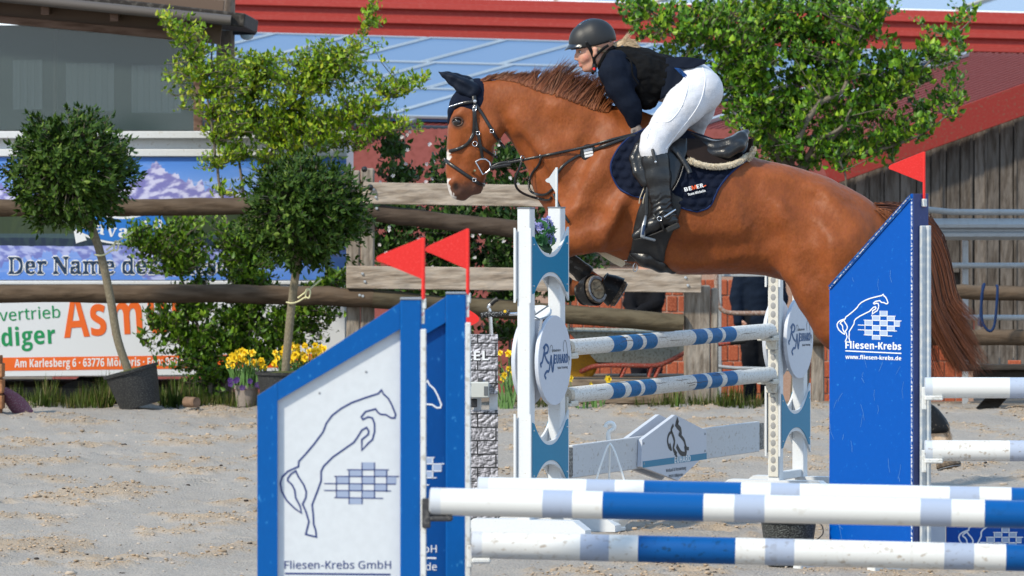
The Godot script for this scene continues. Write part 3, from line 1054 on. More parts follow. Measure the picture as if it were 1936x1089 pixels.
func build_tack() -> void:
	var steel := mat(Color(.62, .62, .64), .22, 1.0)
	M.steel = steel
	M.navy = cloth(Color(.0052, .0085, .021), 61)
	var bl: Material = M.blackleather
	# ear bonnet
	var root := thing("ear_bonnet", "navy crocheted ear bonnet on the horse's head", "ear bonnet", H3(880, 200))
	var fl := Flesh.new()
	chain(fl, [[903, 185, 0, 37.5, .82], [892, 202, 0, 41, .85], [886, 207, 0, 36, .82]], .8, 10)
	carve(fl, [[960, 230, 0, 52], [920, 262, 0, 58], [880, 274, 0, 60]], 3)
	carve(fl, [[954, 120, 0, 42], [956, 230, 0, 42]], 3)
	var dark := func(p: Vector3, n: Vector3) -> Color: return Color(1, 1, 1)
	part(root, "cap", fl.mesh(.009, dark), M.navy)
	for s in [1.0, -1.0]:
		fl = Flesh.new()
		chain(fl, [[893, 172, 24 * s, 17], [876, 163, 25 * s, 15], [856, 151, 24 * s, 10.5], [840, 142, 22 * s, 5], [830, 136.5, 21 * s, 1.6]] if s > 0 else [[893, 168, -22, 17], [880, 158, -24, 15], [862, 148, -24, 10], [847, 140, -22, 5], [838, 135, -21, 1.6]], 1.0, 5)
		carve(fl, [[886, 172, 44 * s, 8], [858, 156, 38 * s, 6], [842, 146, 32 * s, 2]], 5)
		part(root, "ear_cover", fl.mesh(.006, dark), cloth(Color(.006, .010, .021), 63, .6))
	fl = Flesh.new()
	chain(fl, [[868, 193, 0, 14], [856, 210, 0, 9], [850, 232, 0, 5]], 2.2, 6)
	part(root, "front_flap", fl.mesh(.008, dark), M.navy)
	# bridle
	root = thing("bridle", "black leather bridle with steel bit on the chestnut head", "bridle", H3(890, 280))
	strap(root, "headpiece", [[891, 152], [895, 170], [897, 190]], 9, bl, 7.5, .45)
	strap(root, "browband", [[898, 192], [884, 194], [868, 197], [857, 203]], 6, bl, 6.5, .45)
	var br := st_new()
	for k in 8:
		var p := skin_at(851 + k * 3.2, 201.5 - k * .95, 9.0)
		add_lathe(br, Transform3D(Basis.IDENTITY, p), [[0, -1.6 * UH], [1.5 * UH, -.8 * UH], [1.7 * UH, 0], [1.3 * UH, 1.0 * UH], [0, 1.6 * UH]], 8)
	part(root, "rhinestone_trim", done(br), mat(Color(.75, .76, .8), .12, .7))
	var rv := lathe(Transform3D(Basis(Vector3.RIGHT, PI / 2), skin_at(898, 192, 8.0)), [[3.4 * UH, 0], [3.2 * UH, 1.2 * UH], [0, 1.8 * UH]], 14)
	part(root, "rosette", rv, steel)
	strap(root, "cheekpiece", [[898, 196], [898, 215], [901, 240], [907, 268], [911, 290], [913, 302]], 6.2, bl, 3.2)
	strap(root, "noseband_strap", [[896, 200], [897, 225], [896, 248], [893, 258], [884, 272], [868, 281], [850, 286]], 6.6, bl, 2.6, .5)
	strap(root, "throatlatch", [[900, 198], [912, 216], [924, 236], [936, 256], [946, 270], [953, 278]], 6.0, bl, 2.4)
	strap(root, "noseband_strap", [[901, 274], [912, 280], [924, 288], [936, 296], [941, 298]], 5.6, bl, 2.0)
	strap(root, "noseband", [[839, 300], [850, 309], [866, 320], [882, 331], [896, 340], [906, 347], [916, 350]], 6.6, bl, 2.2)
	for p in [[898, 204], [897, 207], [904, 252], [930, 248], [934, 290], [897, 340]]:
		var c := skin_at(p[0], p[1], 5.2)
		ring(root, "buckle", c, Basis.IDENTITY, 3.0 * UH, .8 * UH, steel, [[-1, -1], [1, -1], [1, 1], [-1, 1], [-1, -1]])
	ring(root, "noseband_ring", skin_at(898, 272, 4.2), Basis.IDENTITY, 4.6 * UH, .9 * UH, steel)
	# bit: a loose D ring
	var bc := skin_at(914, 318, 8.0)
	ring(root, "bit_ring", bc, Basis.IDENTITY, UH, 1.5 * UH, steel, [[-15, 12], [-6, 17], [4, 17], [11, 12], [14, 4], [11, -4], [5, -8], [-1, -12], [-15, 12]])
	free_line(root, "mouthpiece", [[898, 322, 38], [895, 325, 30], [893, 326, 18], [894, 326, -20]], 4.5, mat(Color(.5, .38, .18), .3, 1.0))
	# reins from the bit to the hands
	free_line(root, "rein", [[926, 316, 40], [950, 310, 42], [990, 302, 48], [1050, 290, 62], [1110, 277, 70], [1160, 263, 66], [1205, 252, 58]], 5.2, bl, .45)
	free_line(root, "rein", [[926, 312, -30], [970, 304, -34], [1020, 290, -50], [1110, 268, -66], [1160, 252, -62], [1186, 246, -40]], 5.2, bl, .45)
	for k in 2:
		free_line(root, "rein_loop", [[928 + k * 4, 318 - k * 3, 41], [945, 314 - k * 5, 42], [965, 311 - k * 5, 43]], 6.0, bl, .5)
	# breastplate with elastic, running martingale forks
	root = thing("breastplate", "black leather breastplate and martingale across the horse's chest", "breastplate", H3(1110, 290))
	strap(root, "shoulder_strap", [[1046, 352], [1051, 333], [1060, 318], [1075, 305], [1092, 295], [1108, 290]], 5.5, bl, 2.5)
	strap(root, "neck_strap", [[1120, 284], [1150, 273], [1180, 262], [1200, 256]], 6.5, bl, 4.0)
	var pl := skin_at(1112, 289, 3.0)
	var st := st_new()
	add_lathe(st, Transform3D(Basis(Vector3.RIGHT, PI / 2), pl), [[16 * UH, -1.5 * UH], [16.5 * UH, 0], [15 * UH, 2.0 * UH], [0, 2.6 * UH]], 22)
	var pad := part(root, "leather_pad", done(st), bl)
	st = st_new()
	for k in 3:
		add_box(st, Transform3D(Basis(Vector3.BACK, .22), pl + Vector3((k - 1) * 1.0 * UH, (5.5 - k * 5.5) * UH, 3.4 * UH)), Vector3(17, 4.6, 2.4) * UH, .7 * UH)
	part(pad, "elastic_bands", done(st), mat(Color(.7, .7, .7), .6))
	free_line(root, "martingale_fork", [[988, 300, 49], [982, 318, 50], [974, 338, 46], [977, 355, 40], [990, 366, 30], [1012, 374, 18], [1036, 378, 6], [1042, 372, 0]], 4.6, bl, .5)
	free_line(root, "martingale_fork", [[1024, 296, -40], [1018, 312, -30], [1006, 328, -20], [1000, 348, -10], [1004, 362, 0], [1020, 368, 6], [1034, 366, 8], [1045, 356, 8]], 4.6, bl, .5)
	for p in [[988, 300, 50], [1024, 296, 54]]:
		ring(root, "rein_ring", H3(p[0], p[1], p[2]), Basis(Vector3.UP, .9), 6 * UH, 1.1 * UH, steel)
	ring(root, "chest_ring", H3(1035, 366, 14), Basis(Vector3.UP, .5), 5 * UH, 1.1 * UH, steel)
	strap(root, "chest_strap", [[1046, 366], [1058, 392], [1075, 420]], 5, bl, 2.0)
	var chest := PackedVector2Array()
	for p in [[1122, 470], [1150, 472], [1170, 481], [1181, 491], [1182, 500], [1175, 505], [1160, 498], [1138, 484]]: chest.append(Vector2((p[0] - 968.0) * UH, EYE - (p[1] - YH) * UH))
	part(root, "sheepskin_guard", prism(Transform3D(Basis.IDENTITY, Vector3(0, 0, -DH)), chest, 2 * UH, 12 * UH), cloth(Color(.72, .62, .45), 1))
	# saddle pad, quilted
	var quilt := func(x: float, y: float) -> float:
		var r := fmod(floorf(y / 17.0), 2.0)
		var u := fposmod(x + y * .12 + r * 10.0, 20.0) - 10.0
		var v := fposmod(y, 17.0) - 8.5
		var q := Vector2(u / 10.0, v / 8.5).length()
		return 3.2 + 3.4 * (1.0 - smoothstep(.25, 1.02, q))
	var left := [[236, 1240], [246, 1214], [259, 1190], [278, 1170], [298, 1158], [313, 1153.5], [331, 1156], [354, 1168], [364, 1183], [370, 1198], [376, 1222], [384, 1256], [390, 1280], [395, 1296], [398.5, 1312]]
	var right := [[236, 1262], [255, 1330], [270, 1370], [285, 1400], [300, 1412], [308, 1402], [328, 1377], [354, 1356], [375, 1346], [385, 1341], [393, 1333], [398.5, 1316]]
	root = thing("saddle_pad", "quilted navy saddle pad with printed sponsor lettering under the saddle", "saddle pad", H3(1280, 390))
	part(root, "quilted_cloth", drape(left, right, 236, 398.5, 1.6, quilt), M.navy)
	part(root, "far_quilted_cloth", drape(left, right, 236, 398.5, 4.0, quilt, -1.0), M.navy)
	var rim := cloth(Color(.012, .025, .085), 66, .7)
	var eg := []
	for q in left: eg.append([q[1], q[0]])
	for i in range(right.size() - 1, 2, -1): eg.append([right[i][1], right[i][0]])
	strap(root, "piping", eg, 4.2, rim, 3.4, .9)
	# printed words
	var wh := mat(Color(.78, .78, .78), .6)
	var base := skin_at(1291, 362, 9.5)
	var q2 := skin_at(1331, 352.5, 9.5)
	var q3 := skin_at(1310, 340, 9.5)
	var ux := (q2 - base).normalized()
	var un := ux.cross(q3 - base).normalized()
	var tx := Transform3D(Basis(ux, un.cross(ux).normalized(), un), base + un * .006)
	lettering(root, "BE", "sans_bold", tx, 0.0, 0.0, 14 * UH, 7.5 * UH, wh)
	lettering(root, "M", "sans_bold", tx, 14.5 * UH, 0.0, 9 * UH, 7.5 * UH, mat(Color(.75, .10, .02), .6))
	lettering(root, "ER", "sans_bold", tx, 24 * UH, 0.0, 13 * UH, 7.5 * UH, wh)
	st = st_new()
	add_stroke(st, tx, [Vector2(36, 1) * UH, Vector2(42, 2.4) * UH], 1.8 * UH, 0, .002)
	part(root, "print_stroke", done(st), mat(Color(.75, .10, .02), .6))
	lettering(root, "Team Michelin", "sans_bold", tx, 4 * UH, -9.2 * UH, 34 * UH, 4.6 * UH, wh)
	# sheepskin half pad
	root = thing("half_pad", "brown half pad edged with cream sheepskin below the saddle", "half pad", H3(1360, 300))
	var hl := [[262, 1285], [285, 1288], [298, 1297], [304, 1304], [309, 1330], [313, 1352]]
	var hr := [[258, 1425], [272, 1424], [287, 1417], [297, 1406], [304, 1392], [309, 1375], [313, 1356]]
	part(root, "felt", drape(hl, hr, 262, 313, 3.0, func(x, y): return 14.0), cloth(Color(.020, .013, .011), 68))
	rng.seed = 5
	var h := Hair.new()
	var wool := smooth2([Vector2(1300, 302), Vector2(1316, 309), Vector2(1338, 313.5), Vector2(1360, 314), Vector2(1382, 310), Vector2(1400, 302), Vector2(1412, 291), Vector2(1420, 279), Vector2(1423, 270)], false, 8)
	var wc := []
	for p in wool: wc.append(skin_at(minf(p.x, 1412.0), p.y + (maxf(p.x - 1412.0, 0.0)) * 1.2, 17) if p.x < 1412.0 else skin_at(1412, 300, 10) + Vector3((p.x - 1412.0) * UH, (291.0 - p.y) * UH * .9, 0))
	part(root, "sheepskin_roll", tube(wc, [5.0 * UH], 10), cloth(Color(.60, .50, .36), 70))
	for i in 1500:
		var q: float = rng.randf() * (wc.size() - 1.01)
		var a: Vector3 = wc[int(q)].lerp(wc[int(q) + 1], fmod(q, 1.0))
		var dir := Vector3(rng.randf_range(-1, 1), rng.randf_range(-1.3, .8), rng.randf_range(-.2, 1)).normalized()
		var pts := []
		for k in 3: pts.append(a + dir * (3.6 + k * 1.9) * UH + Vector3(0, -.5 * k * k * UH * .4, 0))
		var c := Color(.68, .58, .43) * rng.randf_range(.75, 1.15)
		h.strand(pts, .9 * UH, c, c)
	part(root, "sheepskin_trim", h.mesh(), hair_mat())
	build_saddle()

func build_saddle() -> void:
	var bl := leather(Color(.010, .010, .011), .3)
	var root := thing("saddle", "black leather jumping saddle with knee blocks and stirrups", "saddle", H3(1300, 300))
	# seat: a swept shell over the back
	var st := st_new()
	var prof := [[1262, 250, 20, 14], [1276, 240, 22, 13], [1295, 252, 30, 13], [1320, 268, 42, 12], [1345, 276, 54, 12], [1370, 272, 62, 13], [1392, 261, 62, 14], [1406, 252, 52, 12], [1411, 248, 34, 8]]
	var rings := []
	for p in smooth2(prof.map(func(q): return Vector3(q[0], q[1], q[2])), false, 3):
		var rg := []
		for k in 15:
			var a := lerpf(-1.0, 1.0, k / 14.0)
			var drop := 34.0 * pow(absf(a), 3.2) * clampf(p.z / 50.0, .5, 1.0)
			rg.append(H3(p.x + 2.0 * absf(a) * (1 if p.x > 1380 else -1), p.y + drop, a * p.z * 1.0))
		rings.append(rg)
	st.set_smooth_group(1)
	for i in rings.size() - 1:
		for k in 14:
			quad(st, rings[i][k], rings[i][k + 1], rings[i + 1][k + 1], rings[i + 1][k])
	part(root, "seat", done(st), bl)
	# the padded cantle roll and panel below
	var fl := Flesh.new()
	chain(fl, [[1300, 278, 52, 13], [1335, 292, 66, 12], [1370, 290, 72, 12], [1395, 276, 66, 11], [1406, 264, 54, 8]], 1.0, 5, true)
	chain(fl, [[1320, 274, 48, 14], [1350, 280, 58, 13], [1380, 272, 60, 12], [1400, 258, 52, 9], [1410, 250, 38, 6]], 1.0, 4, true)
	chain(fl, [[1268, 262, 24, 16], [1300, 268, 30, 16], [1360, 282, 40, 14], [1400, 262, 34, 12]], 1.0, 10, true)
	var one := func(p: Vector3, n: Vector3) -> Color: return Color(1, 1, 1)
	part(root, "panel", fl.mesh(.008, one), bl)
	# flaps
	for s in [1.0, -1.0]:
		var fll := [[262, 1206], [280, 1194], [298, 1187], [318, 1191], [336, 1200], [349, 1216], [362, 1240], [368, 1256]]
		var flr := [[262, 1300], [285, 1300], [300, 1294], [323, 1284], [345, 1277], [360, 1268], [368, 1260]]
		part(root, "flap", drape(fll, flr, 262, 368, 4.0, func(x, y): return 15.0, s), bl)
	var kb := Flesh.new()
	for p in [[[1206, 276], [1196, 300], [1202, 326], [1216, 346]], [[1218, 272], [1210, 300], [1214, 326], [1222, 344]]]:
		for i in 3:
			var a := skin_at(p[i][0], p[i][1], 17)
			var b := skin_at(p[i + 1][0], p[i + 1][1], 17)
			kb.bone(a, b, 9 * UH, 9 * UH, 1.0, 4 * UH)
	part(root, "knee_block", kb.mesh(.008, one), bl)
	var seam := st_new()
	add_tube(seam, strap_pts([[1290, 310], [1284, 330], [1276, 348], [1268, 360]], 19), [1.4 * UH], 6)
	part(root, "flap_edge", done(seam), leather(Color(.02, .02, .022), .3))
	strap(root, "stirrup_leather_tail", [[1268, 280], [1280, 292], [1290, 306], [1297, 318], [1301, 327]], 10, bl, 22, .4)
	# girth and belly guard
	var gl := [[352, 1216], [375, 1212], [400, 1203], [430, 1196], [455, 1194], [470, 1192], [484, 1187], [494, 1184]]
	var gr := [[352, 1250], [375, 1290], [400, 1283], [430, 1272], [455, 1262], [475, 1256], [494, 1254]]
	part(root, "girth", drape(gl, gr, 352, 494, 3.0, func(x, y): return 6.0), leather(Color(.012, .012, .013), .55))
	var bg := Flesh.new()
	chain(bg, [[1196, 478, 54, 8], [1220, 488, 54, 16], [1248, 500, 42, 14], [1272, 509, 22, 8], [1279, 511, 8, 4]], 1.0, 6, true)
	part(root, "belly_guard", bg.mesh(.008, one), bl)
	var edge := st_new()
	add_tube(edge, smooth2([H3(1209, 445, 74), H3(1214, 468, 66), H3(1226, 486, 56), H3(1244, 502, 40), H3(1266, 513, 22), H3(1277, 513, 8)], false, 5), [3.2 * UH], 8)
	part(root, "guard_rim", done(edge), leather(Color(.022, .022, .024), .25))
	for k in 2:
		strap(root, "girth_billet", [[1216 + k * 7, 352], [1208 + k * 7, 372], [1206 + k * 7, 384]], 2.0, mat(Color(.5, .42, .3), .6), 12)
	free_line(root, "girth_clip", [[1180, 492, 20], [1196, 493, 22], [1204, 500, 22], [1203, 511, 22], [1198, 512, 22], [1197, 502, 22], [1201, 496, 22]], 2.2, M.steel)
	# stirrup leather and iron, near side and far side
	for s in [1.0, -1.0]:
		var z := 122.0
		free_line(root, "stirrup_leather", [[1226, 330, 118 * s], [1220, 372, 124 * s], [1219, 405, (z + 4) * s]], 8, bl, .4)
		var ir := st_new()
		for k in 2:
			var zz: float = (z + 16) * s if k == 0 else (z - 18) * s
			add_tube(ir, [H3(1219, 404, z * s), H3(1217, 412, lerpf(z * s, zz, .75)), H3(1213, 428, zz), H3(1212, 446, zz)], [2.6 * UH, 3.0 * UH, 4.0 * UH, 5.0 * UH], 8, true, .5, Vector3.BACK)
		add_box(ir, Transform3D(Basis(Vector3.BACK, -.25), H3(1222, 449, (z - 1) * s)), Vector3(30, 5, 38) * UH, 2 * UH)
		part(root, "stirrup", done(ir), mat(Color(.26, .27, .28), .4, .85))
		part(root, "stirrup_inlay", tube([H3(1215, 424, (z + 19) * s), H3(1212, 442, (z + 19) * s)], [2.6 * UH], 6, true, .4, Vector3.BACK), mat(Color(.01, .03, .08), .3))

# ---------------------------------------------------------------- the rider
func build_rider() -> void:
	var root := thing("person", "rider in navy jacket, black vest, white breeches and black helmet, crouching over the saddle", "person", H3(1260, 440))
	var one := func(p: Vector3, n: Vector3) -> Color: return Color(1, 1, 1)
	# body under the clothes, with the head and the bare skin
	var f := Flesh.new()
	chain(f, [[1300, 165, 0, 32, 1.0], [1250, 152, 0, 28, 1.1], [1192, 134, 0, 25, 1.2], [1170, 124, 0, 19, 1.2]], 1.2, 14)
	chain(f, [[1165, 118, 0, 16], [1145, 108, 0, 16], [1130, 104, 0, 16]], 1.0, 8)
	for s in [1.0, -1.0]:
		chain(f, [[1322, 168, 30 * s, 32], [1285, 205, 62 * s, 28], [1236, 268, 100 * s, 20], [1245, 340, 112 * s, 17], [1248, 396, 116 * s, 11], [1225, 428, 118 * s, 9], [1205, 440, 118 * s, 8]], 1.0, 8)
		chain(f, [[1172, 134, 36 * s, 13], [1188, 196, 56 * s, 12], [1197, 232, 54 * s, 7], [1199, 247, 57 * s, 6]], 1.0, 8)
	var under := f
	f = Flesh.new()
	chain(f, [[1165, 118, 0, 16], [1145, 108, 0, 16], [1130, 104, 0, 16]], 1.0, 8)
	# head
	chain(f, [[1128, 76, 0, 33, .82], [1118, 84, 0, 28.5, .84], [1113.5, 103, 0, 21.5, .9], [1116, 118, 0, 16, .95]], .85, 8)
	chain(f, [[1113, 127, 0, 9], [1107.5, 130.5, 0, 6.5]], 1.2, 6)                      # chin
	chain(f, [[1130, 112, 13, 8], [1115, 128, 6, 6.5]], 1.0, 6, true)                 # jaw
	chain(f, [[1093, 99, 0, 3.4], [1090, 106, 0, 3.8], [1088.6, 111.4, 0, 3.3]], .9, 3.4)  # nose
	chain(f, [[1092, 112.4, 3.0, 2.6], [1094.5, 112.6, 3.6, 2.3]], 1.0, 2.5, true)
	chain(f, [[1097, 118.6, 0, 3.4], [1099, 119, 5.5, 2.2]], 1.0, 2.2, true)      # lips
	chain(f, [[1098.2, 123.8, 0, 3.6], [1100, 123.4, 5.5, 2.2]], 1.0, 2.2, true)
	chain(f, [[1093.5, 92, 4, 3.6], [1099, 91.5, 14, 3.6]], 1.0, 5, true)             # brow
	chain(f, [[1107, 109, 14.5, 6], [1104, 113, 10.5, 5.5]], 1.0, 7, true)                # cheek
	carve(f, [[1092.5, 97.8, 9.5, 2.8], [1097, 98, 16, 3.0]], 3.5, true)                # eye sockets
	carve(f, [[1093, 121.3, 0, 1.1], [1098, 121.5, 8, .9]], 1.5, true)
	var skin := func(p: Vector3, n: Vector3) -> Color:
		var x := p.x / UH + 968.0
		var y := (EYE - p.y) / UH + YH
		var z := absf((p.z + DH) / UH)
		var c := Color(.56, .29, .205) * (1.0 + .06 * nz.get_noise_3d(p.x * 50.0, p.y * 50.0, p.z * 50.0))
		c = c.lerp(Color(.60, .20, .14), smoothstep(12.0, 2.0, Vector2(x - 1108.0, y - 110.0).length()) * .5)
		if y > 117.0 and y < 125.5 and x < 1101.5 and z < 8.0: c = c.lerp(Color(.50, .17, .13), .7)
		if y > 88.5 and y < 91.5 and x < 1106.0: c = c.lerp(Color(.20, .11, .06), .7 * smoothstep(1.8, .6, absf(y - 90.0)))
		return c
	var sk := StandardMaterial3D.new()
	sk.vertex_color_use_as_albedo = true
	sk.roughness = .5
	sk.subsurf_scatter_enabled = true
	sk.subsurf_scatter_strength = .12
	M.skin = sk
	var bm := under.mesh(.017, skin)
	bm.add_surface_from_arrays(Mesh.PRIMITIVE_TRIANGLES, f.mesh(.005, skin).surface_get_arrays(0))
	part(root, "body", bm, sk)
	for s in [1.0, -1.0]:
		var ball := SphereMesh.new()
		ball.radius = 3.6 * UH
		ball.height = 7.2 * UH
		piece(root, "eye", ball, mat(Color(.55, .53, .5), .15), Transform3D(Basis.IDENTITY, H3(1098, 98.4, 9.8 * s)))
		var iris := SphereMesh.new()
		iris.radius = 1.9 * UH
		iris.height = 3.8 * UH
		piece(root, "iris", iris, mat(Color(.03, .035, .03), .1), Transform3D(Basis.IDENTITY, H3(1095.6, 98.6, 11.0 * s)))
		part(root, "eyelashes", tube([H3(1094, 96.4, 8.5 * s), H3(1095.2, 95.6, 11 * s), H3(1098.8, 96.2, 13.6 * s)], [.9 * UH], 6), mat(Color(.05, .03, .02), .6))
		var ear := Flesh.new()
		chain(ear, [[1121, 91, 23 * s, 4], [1125, 94, 26 * s, 4.5], [1125, 101, 26 * s, 3.6], [1122, 106, 24 * s, 3]], .7, 3)
		carve(ear, [[1122, 95, 32 * s, 3.2], [1122, 100, 31 * s, 2.4]], 2)
		part(root, "ear", ear.mesh(.0035, skin), sk)
	# helmet
	var hm := mat(Color(.014, .0145, .016), .48, 0, .45)
	var shell := Flesh.new()
	chain(shell, [[1126, 74, 0, 39, .78], [1112, 79, 0, 37, .8]], .8, 6)
	shell.bone(H3(1100, 150, 0), H3(1180, 132, 0), 58 * UH, 58 * UH, 1.6, 3 * UH, -1)
	var helm := part(root, "riding_helmet", shell.mesh(.0062, one), hm)
	var st := st_new()
	var peak := []
	var rim := []
	for k in 17:
		var a := lerpf(-1.25, 1.25, k / 16.0)
		rim.append(H3(1112 - 36.5 * cos(a), 86.5 - 2.5 * cos(a), 31 * sin(a)))
		peak.append(H3(1106 - 40.5 * cos(a) + 2.0, 94 + .5 * cos(a) - 6.0 * absf(sin(a)), 30 * sin(a)))
	st.set_smooth_group(1)
	for k in 16:
		var dn := Vector3(0, -2.4 * UH, 0)
		quad(st, rim[k], peak[k], peak[k + 1], rim[k + 1])
		quad(st, rim[k + 1] + dn, peak[k + 1] + dn, peak[k] + dn, rim[k] + dn)
	st.set_smooth_group(-1)
	for k in 16:
		var dn := Vector3(0, -2.4 * UH, 0)
		quad(st, peak[k], peak[k] + dn, peak[k + 1] + dn, peak[k + 1])
	part(helm, "peak", done(st), mat(Color(.012, .018, .032), .3))
	# glossy centre band with stones
	var band := Flesh.new()
	var bp := [[1083, 70], [1091, 52], [1104, 41], [1120, 36.5], [1137, 39.5], [1151, 50], [1158, 62], [1161, 74]]
	var mid := []
	for p in smooth2(bp.map(func(q): return Vector2(q[0], q[1])), false, 4): mid.append(H3(p.x, p.y + 2.6, 0))
	part(helm, "centre_band", tube(mid, [9.5 * UH], 12, true, .36, Vector3(0, 1, 0)) if false else tube(mid, [4.6 * UH], 10), mat(Color(.02, .045, .08), .18))
	st = st_new()
	for k in 22:
		var q := k / 21.0 * (mid.size() - 1.01)
		var p: Vector3 = mid[int(q)].lerp(mid[int(q) + 1], fmod(q, 1.0))
		var o := (p - H3(1120, 78, 0)).normalized()
		add_lathe(st, Transform3D(Basis.IDENTITY, p + o * 2.2 * UH + Vector3(0, 0, 3.9 * UH)), [[0, -1.1 * UH], [1.1 * UH, 0], [0, 1.1 * UH]], 6)
	part(helm, "stones", done(st), mat(Color(.6, .62, .66), .1, .8))
	for p in [[1108, 80], [1154, 79]]:
		part(helm, "rivet", lathe(Transform3D(Basis(Vector3.RIGHT, PI / 2), H3(p[0], p[1], 29)), [[2.2 * UH, 0], [1.8 * UH, 1.2 * UH], [0, 1.6 * UH]], 10), mat(Color(.02, .02, .022), .35))
	var web := cloth(Color(.008, .008, .009), 72, .7)
	for s in [1.0, -1.0]:
		part(helm, "chin_strap", tube(smooth2([H3(1109, 82, 29 * s), H3(1115, 93, 28 * s), H3(1121, 106, 24 * s), H3(1123, 116, 22 * s), H3(1123, 130, 15 * s), H3(1120, 139, 3 * s)], false, 4), [3.0 * UH], 8, true, .5, Vector3.BACK), web)
		part(helm, "chin_strap", tube(smooth2([H3(1150, 86, 27 * s), H3(1138, 94, 27 * s), H3(1128, 104, 26 * s), H3(1123, 111, 24 * s)], false, 4), [2.6 * UH], 8, true, .5, Vector3.BACK), web)
	st = st_new()
	add_box(st, Transform3D(Basis.IDENTITY, H3(1123.5, 128, 18.5)), Vector3(8, 19, 6) * UH, 2 * UH)
	var bk := part(helm, "buckle", done(st), mat(Color(.01, .01, .01), .4))
	part(bk, "release_button", lathe(Transform3D(Basis(Vector3.RIGHT, PI / 2), H3(1123, 130.5, 21.3)), [[3.0 * UH, 0], [2.6 * UH, 1.2 * UH], [0, 1.6 * UH]], 12), mat(Color(.75, .015, .015), .35))
	# hair: at the temple and a flying ponytail
	rng.seed = 21
	var h := Hair.new()
	for i in 260:
		var a := rng.randf()
		var z := 24.5 + rng.randf_range(-2, 1.5)
		var pts := []
		for k in 5:
			var t := k / 4.0
			pts.append(H3(lerpf(1115, 1122, a) + t * lerpf(18, 28, a), lerpf(85, 92, a) + 5.0 * sin(t * 2.4) * a + 3.0 * t, z * (1.0 - .08 * t)))
		var c := Color(.36, .25, .15) * rng.randf_range(.6, 1.25)
		h.strand(pts, .9 * UH, c, c)
	for i in 520:
		var a := rng.randf()
		var z := rng.randf_range(-9, 9)
		var tip := Vector2(lerpf(1196, 1216, a), lerpf(66, 98, a) + rng.randf_range(-3, 3))
		if a < .3: tip = Vector2(rng.randf_range(1186, 1194), rng.randf_range(58, 72))
		var bend := rng.randf_range(2, 8)
		var pts := []
		var cut := rng.randf_range(.75, 1.05)
		for k in 7:
			var t := k / 6.0 * cut
			var x := lerpf(1158, tip.x, t)
			var y := lerpf(84 + z * .2, tip.y, t * t * .6 + t * .4) + bend * sin(t * PI) * (1.0 if a < .3 else -.9)
			pts.append(H3(x, y, z * (1.0 + t * .6)))
		var c := Color(.56, .42, .27) * rng.randf_range(.65, 1.2)
		h.strand(pts, rng.randf_range(.6, 1.0) * UH, c, c * 1.1)
	part(root, "hair", h.mesh(), hair_mat())
	# navy jacket: sleeves, chest and tails
	var jm := cloth(Color(.0042, .0075, .017), 74, .8, 9.0)
	var creases := func(p: Vector3, n: Vector3) -> float:
		return .0035 * nz.get_noise_3d(p.x * 30.0 + p.y * 22.0, p.y * 10.0 - p.x * 8.0, p.z * 14.0) + .002 * sin(p.x * 90.0 + p.y * 60.0 + 4.0 * nz.get_noise_3d(p.x * 20.0, p.y * 20.0, p.z * 20.0)) * maxf(0.0, nz.get_noise_3d(p.x * 12.0 + 5.0, p.y * 12.0, p.z * 12.0))
	for s in [1.0, -1.0]:
		f = Flesh.new()
		chain(f, [[1164, 116, 40 * s, 22], [1160, 138, 50 * s, 27], [1170, 166, 57 * s, 24.5], [1188, 198, 60 * s, 20], [1195, 212, 58 * s, 17], [1197, 226, 54 * s, 13], [1198, 240, 54 * s, 9.5]], 1.0, 8)
		chain(f, [[1172, 132, 46 * s, 17], [1188, 138, 47 * s, 16], [1196, 152, 46 * s, 15]], 1.0, 8)
		f.bone(H3(1180, 259, 50 * s), H3(1216, 259, 50 * s), 16 * UH, 16 * UH, 1.6, 2 * UH, -1)
		part(root, "jacket_sleeve", f.mesh(.009, one, creases), jm)
	f = Flesh.new()
	chain(f, [[1160, 120, 0, 19, 1.3], [1200, 138, 0, 36, 1.12], [1252, 150, 0, 38, 1.05], [1290, 150, 0, 38, 1.1]], 1.1, 14)
	part(root, "jacket_body", f.mesh(.011, one, creases), jm)
	# tails of the jacket: thin bent sheets
	tail_sheet(root, "jacket_tail", [[1258, 110, 34], [1290, 108, 40], [1318, 111, 42], [1336, 114, 40]], [[1256, 136, 47], [1284, 131, 52], [1306, 130, 54], [1330, 122, 49]], jm)
	tail_sheet(root, "jacket_tail", [[1256, 132, 49], [1262, 126, 51], [1278, 128, 53], [1284, 130, 54]], [[1246, 190, 53], [1262, 180, 57], [1283, 163, 60], [1302, 148, 61]], jm)
	tail_sheet(root, "jacket_lining", [[1273, 129, 54.5], [1278, 129.2, 54.7], [1281, 129.6, 55], [1284, 130, 55]], [[1296, 152, 61.5], [1298, 150.5, 61.5], [1300, 149, 61.5], [1302, 147.5, 61.5]], cloth(Color(.012, .055, .19), 76, .6))
	# black vest over it
	var vm := cloth(Color(.0048, .0048, .0054), 78, .85, 7.0)
	f = Flesh.new()
	chain(f, [[1152, 107, 0, 17, 1.25], [1178, 119, 0, 31, 1.3], [1212, 138, 0, 46, 1.12], [1246, 150, 0, 46, 1.08], [1268, 150, 0, 42, 1.1]], 1.1, 10)
	chain(f, [[1214, 170, 20, 28], [1222, 188, 20, 20]], 1.0, 12, true)
	f.bone(H3(1150, 166, 64), H3(1172, 146, 66), 27 * UH, 27 * UH, 1.0, 5 * UH, -1)
	f.bone(H3(1150, 166, -64), H3(1172, 146, -66), 27 * UH, 27 * UH, 1.0, 5 * UH, -1)
	f.bone(H3(1318, 100, 0), H3(1268, 230, 0), 36 * UH, 36 * UH, 3.0, 4 * UH, -1)
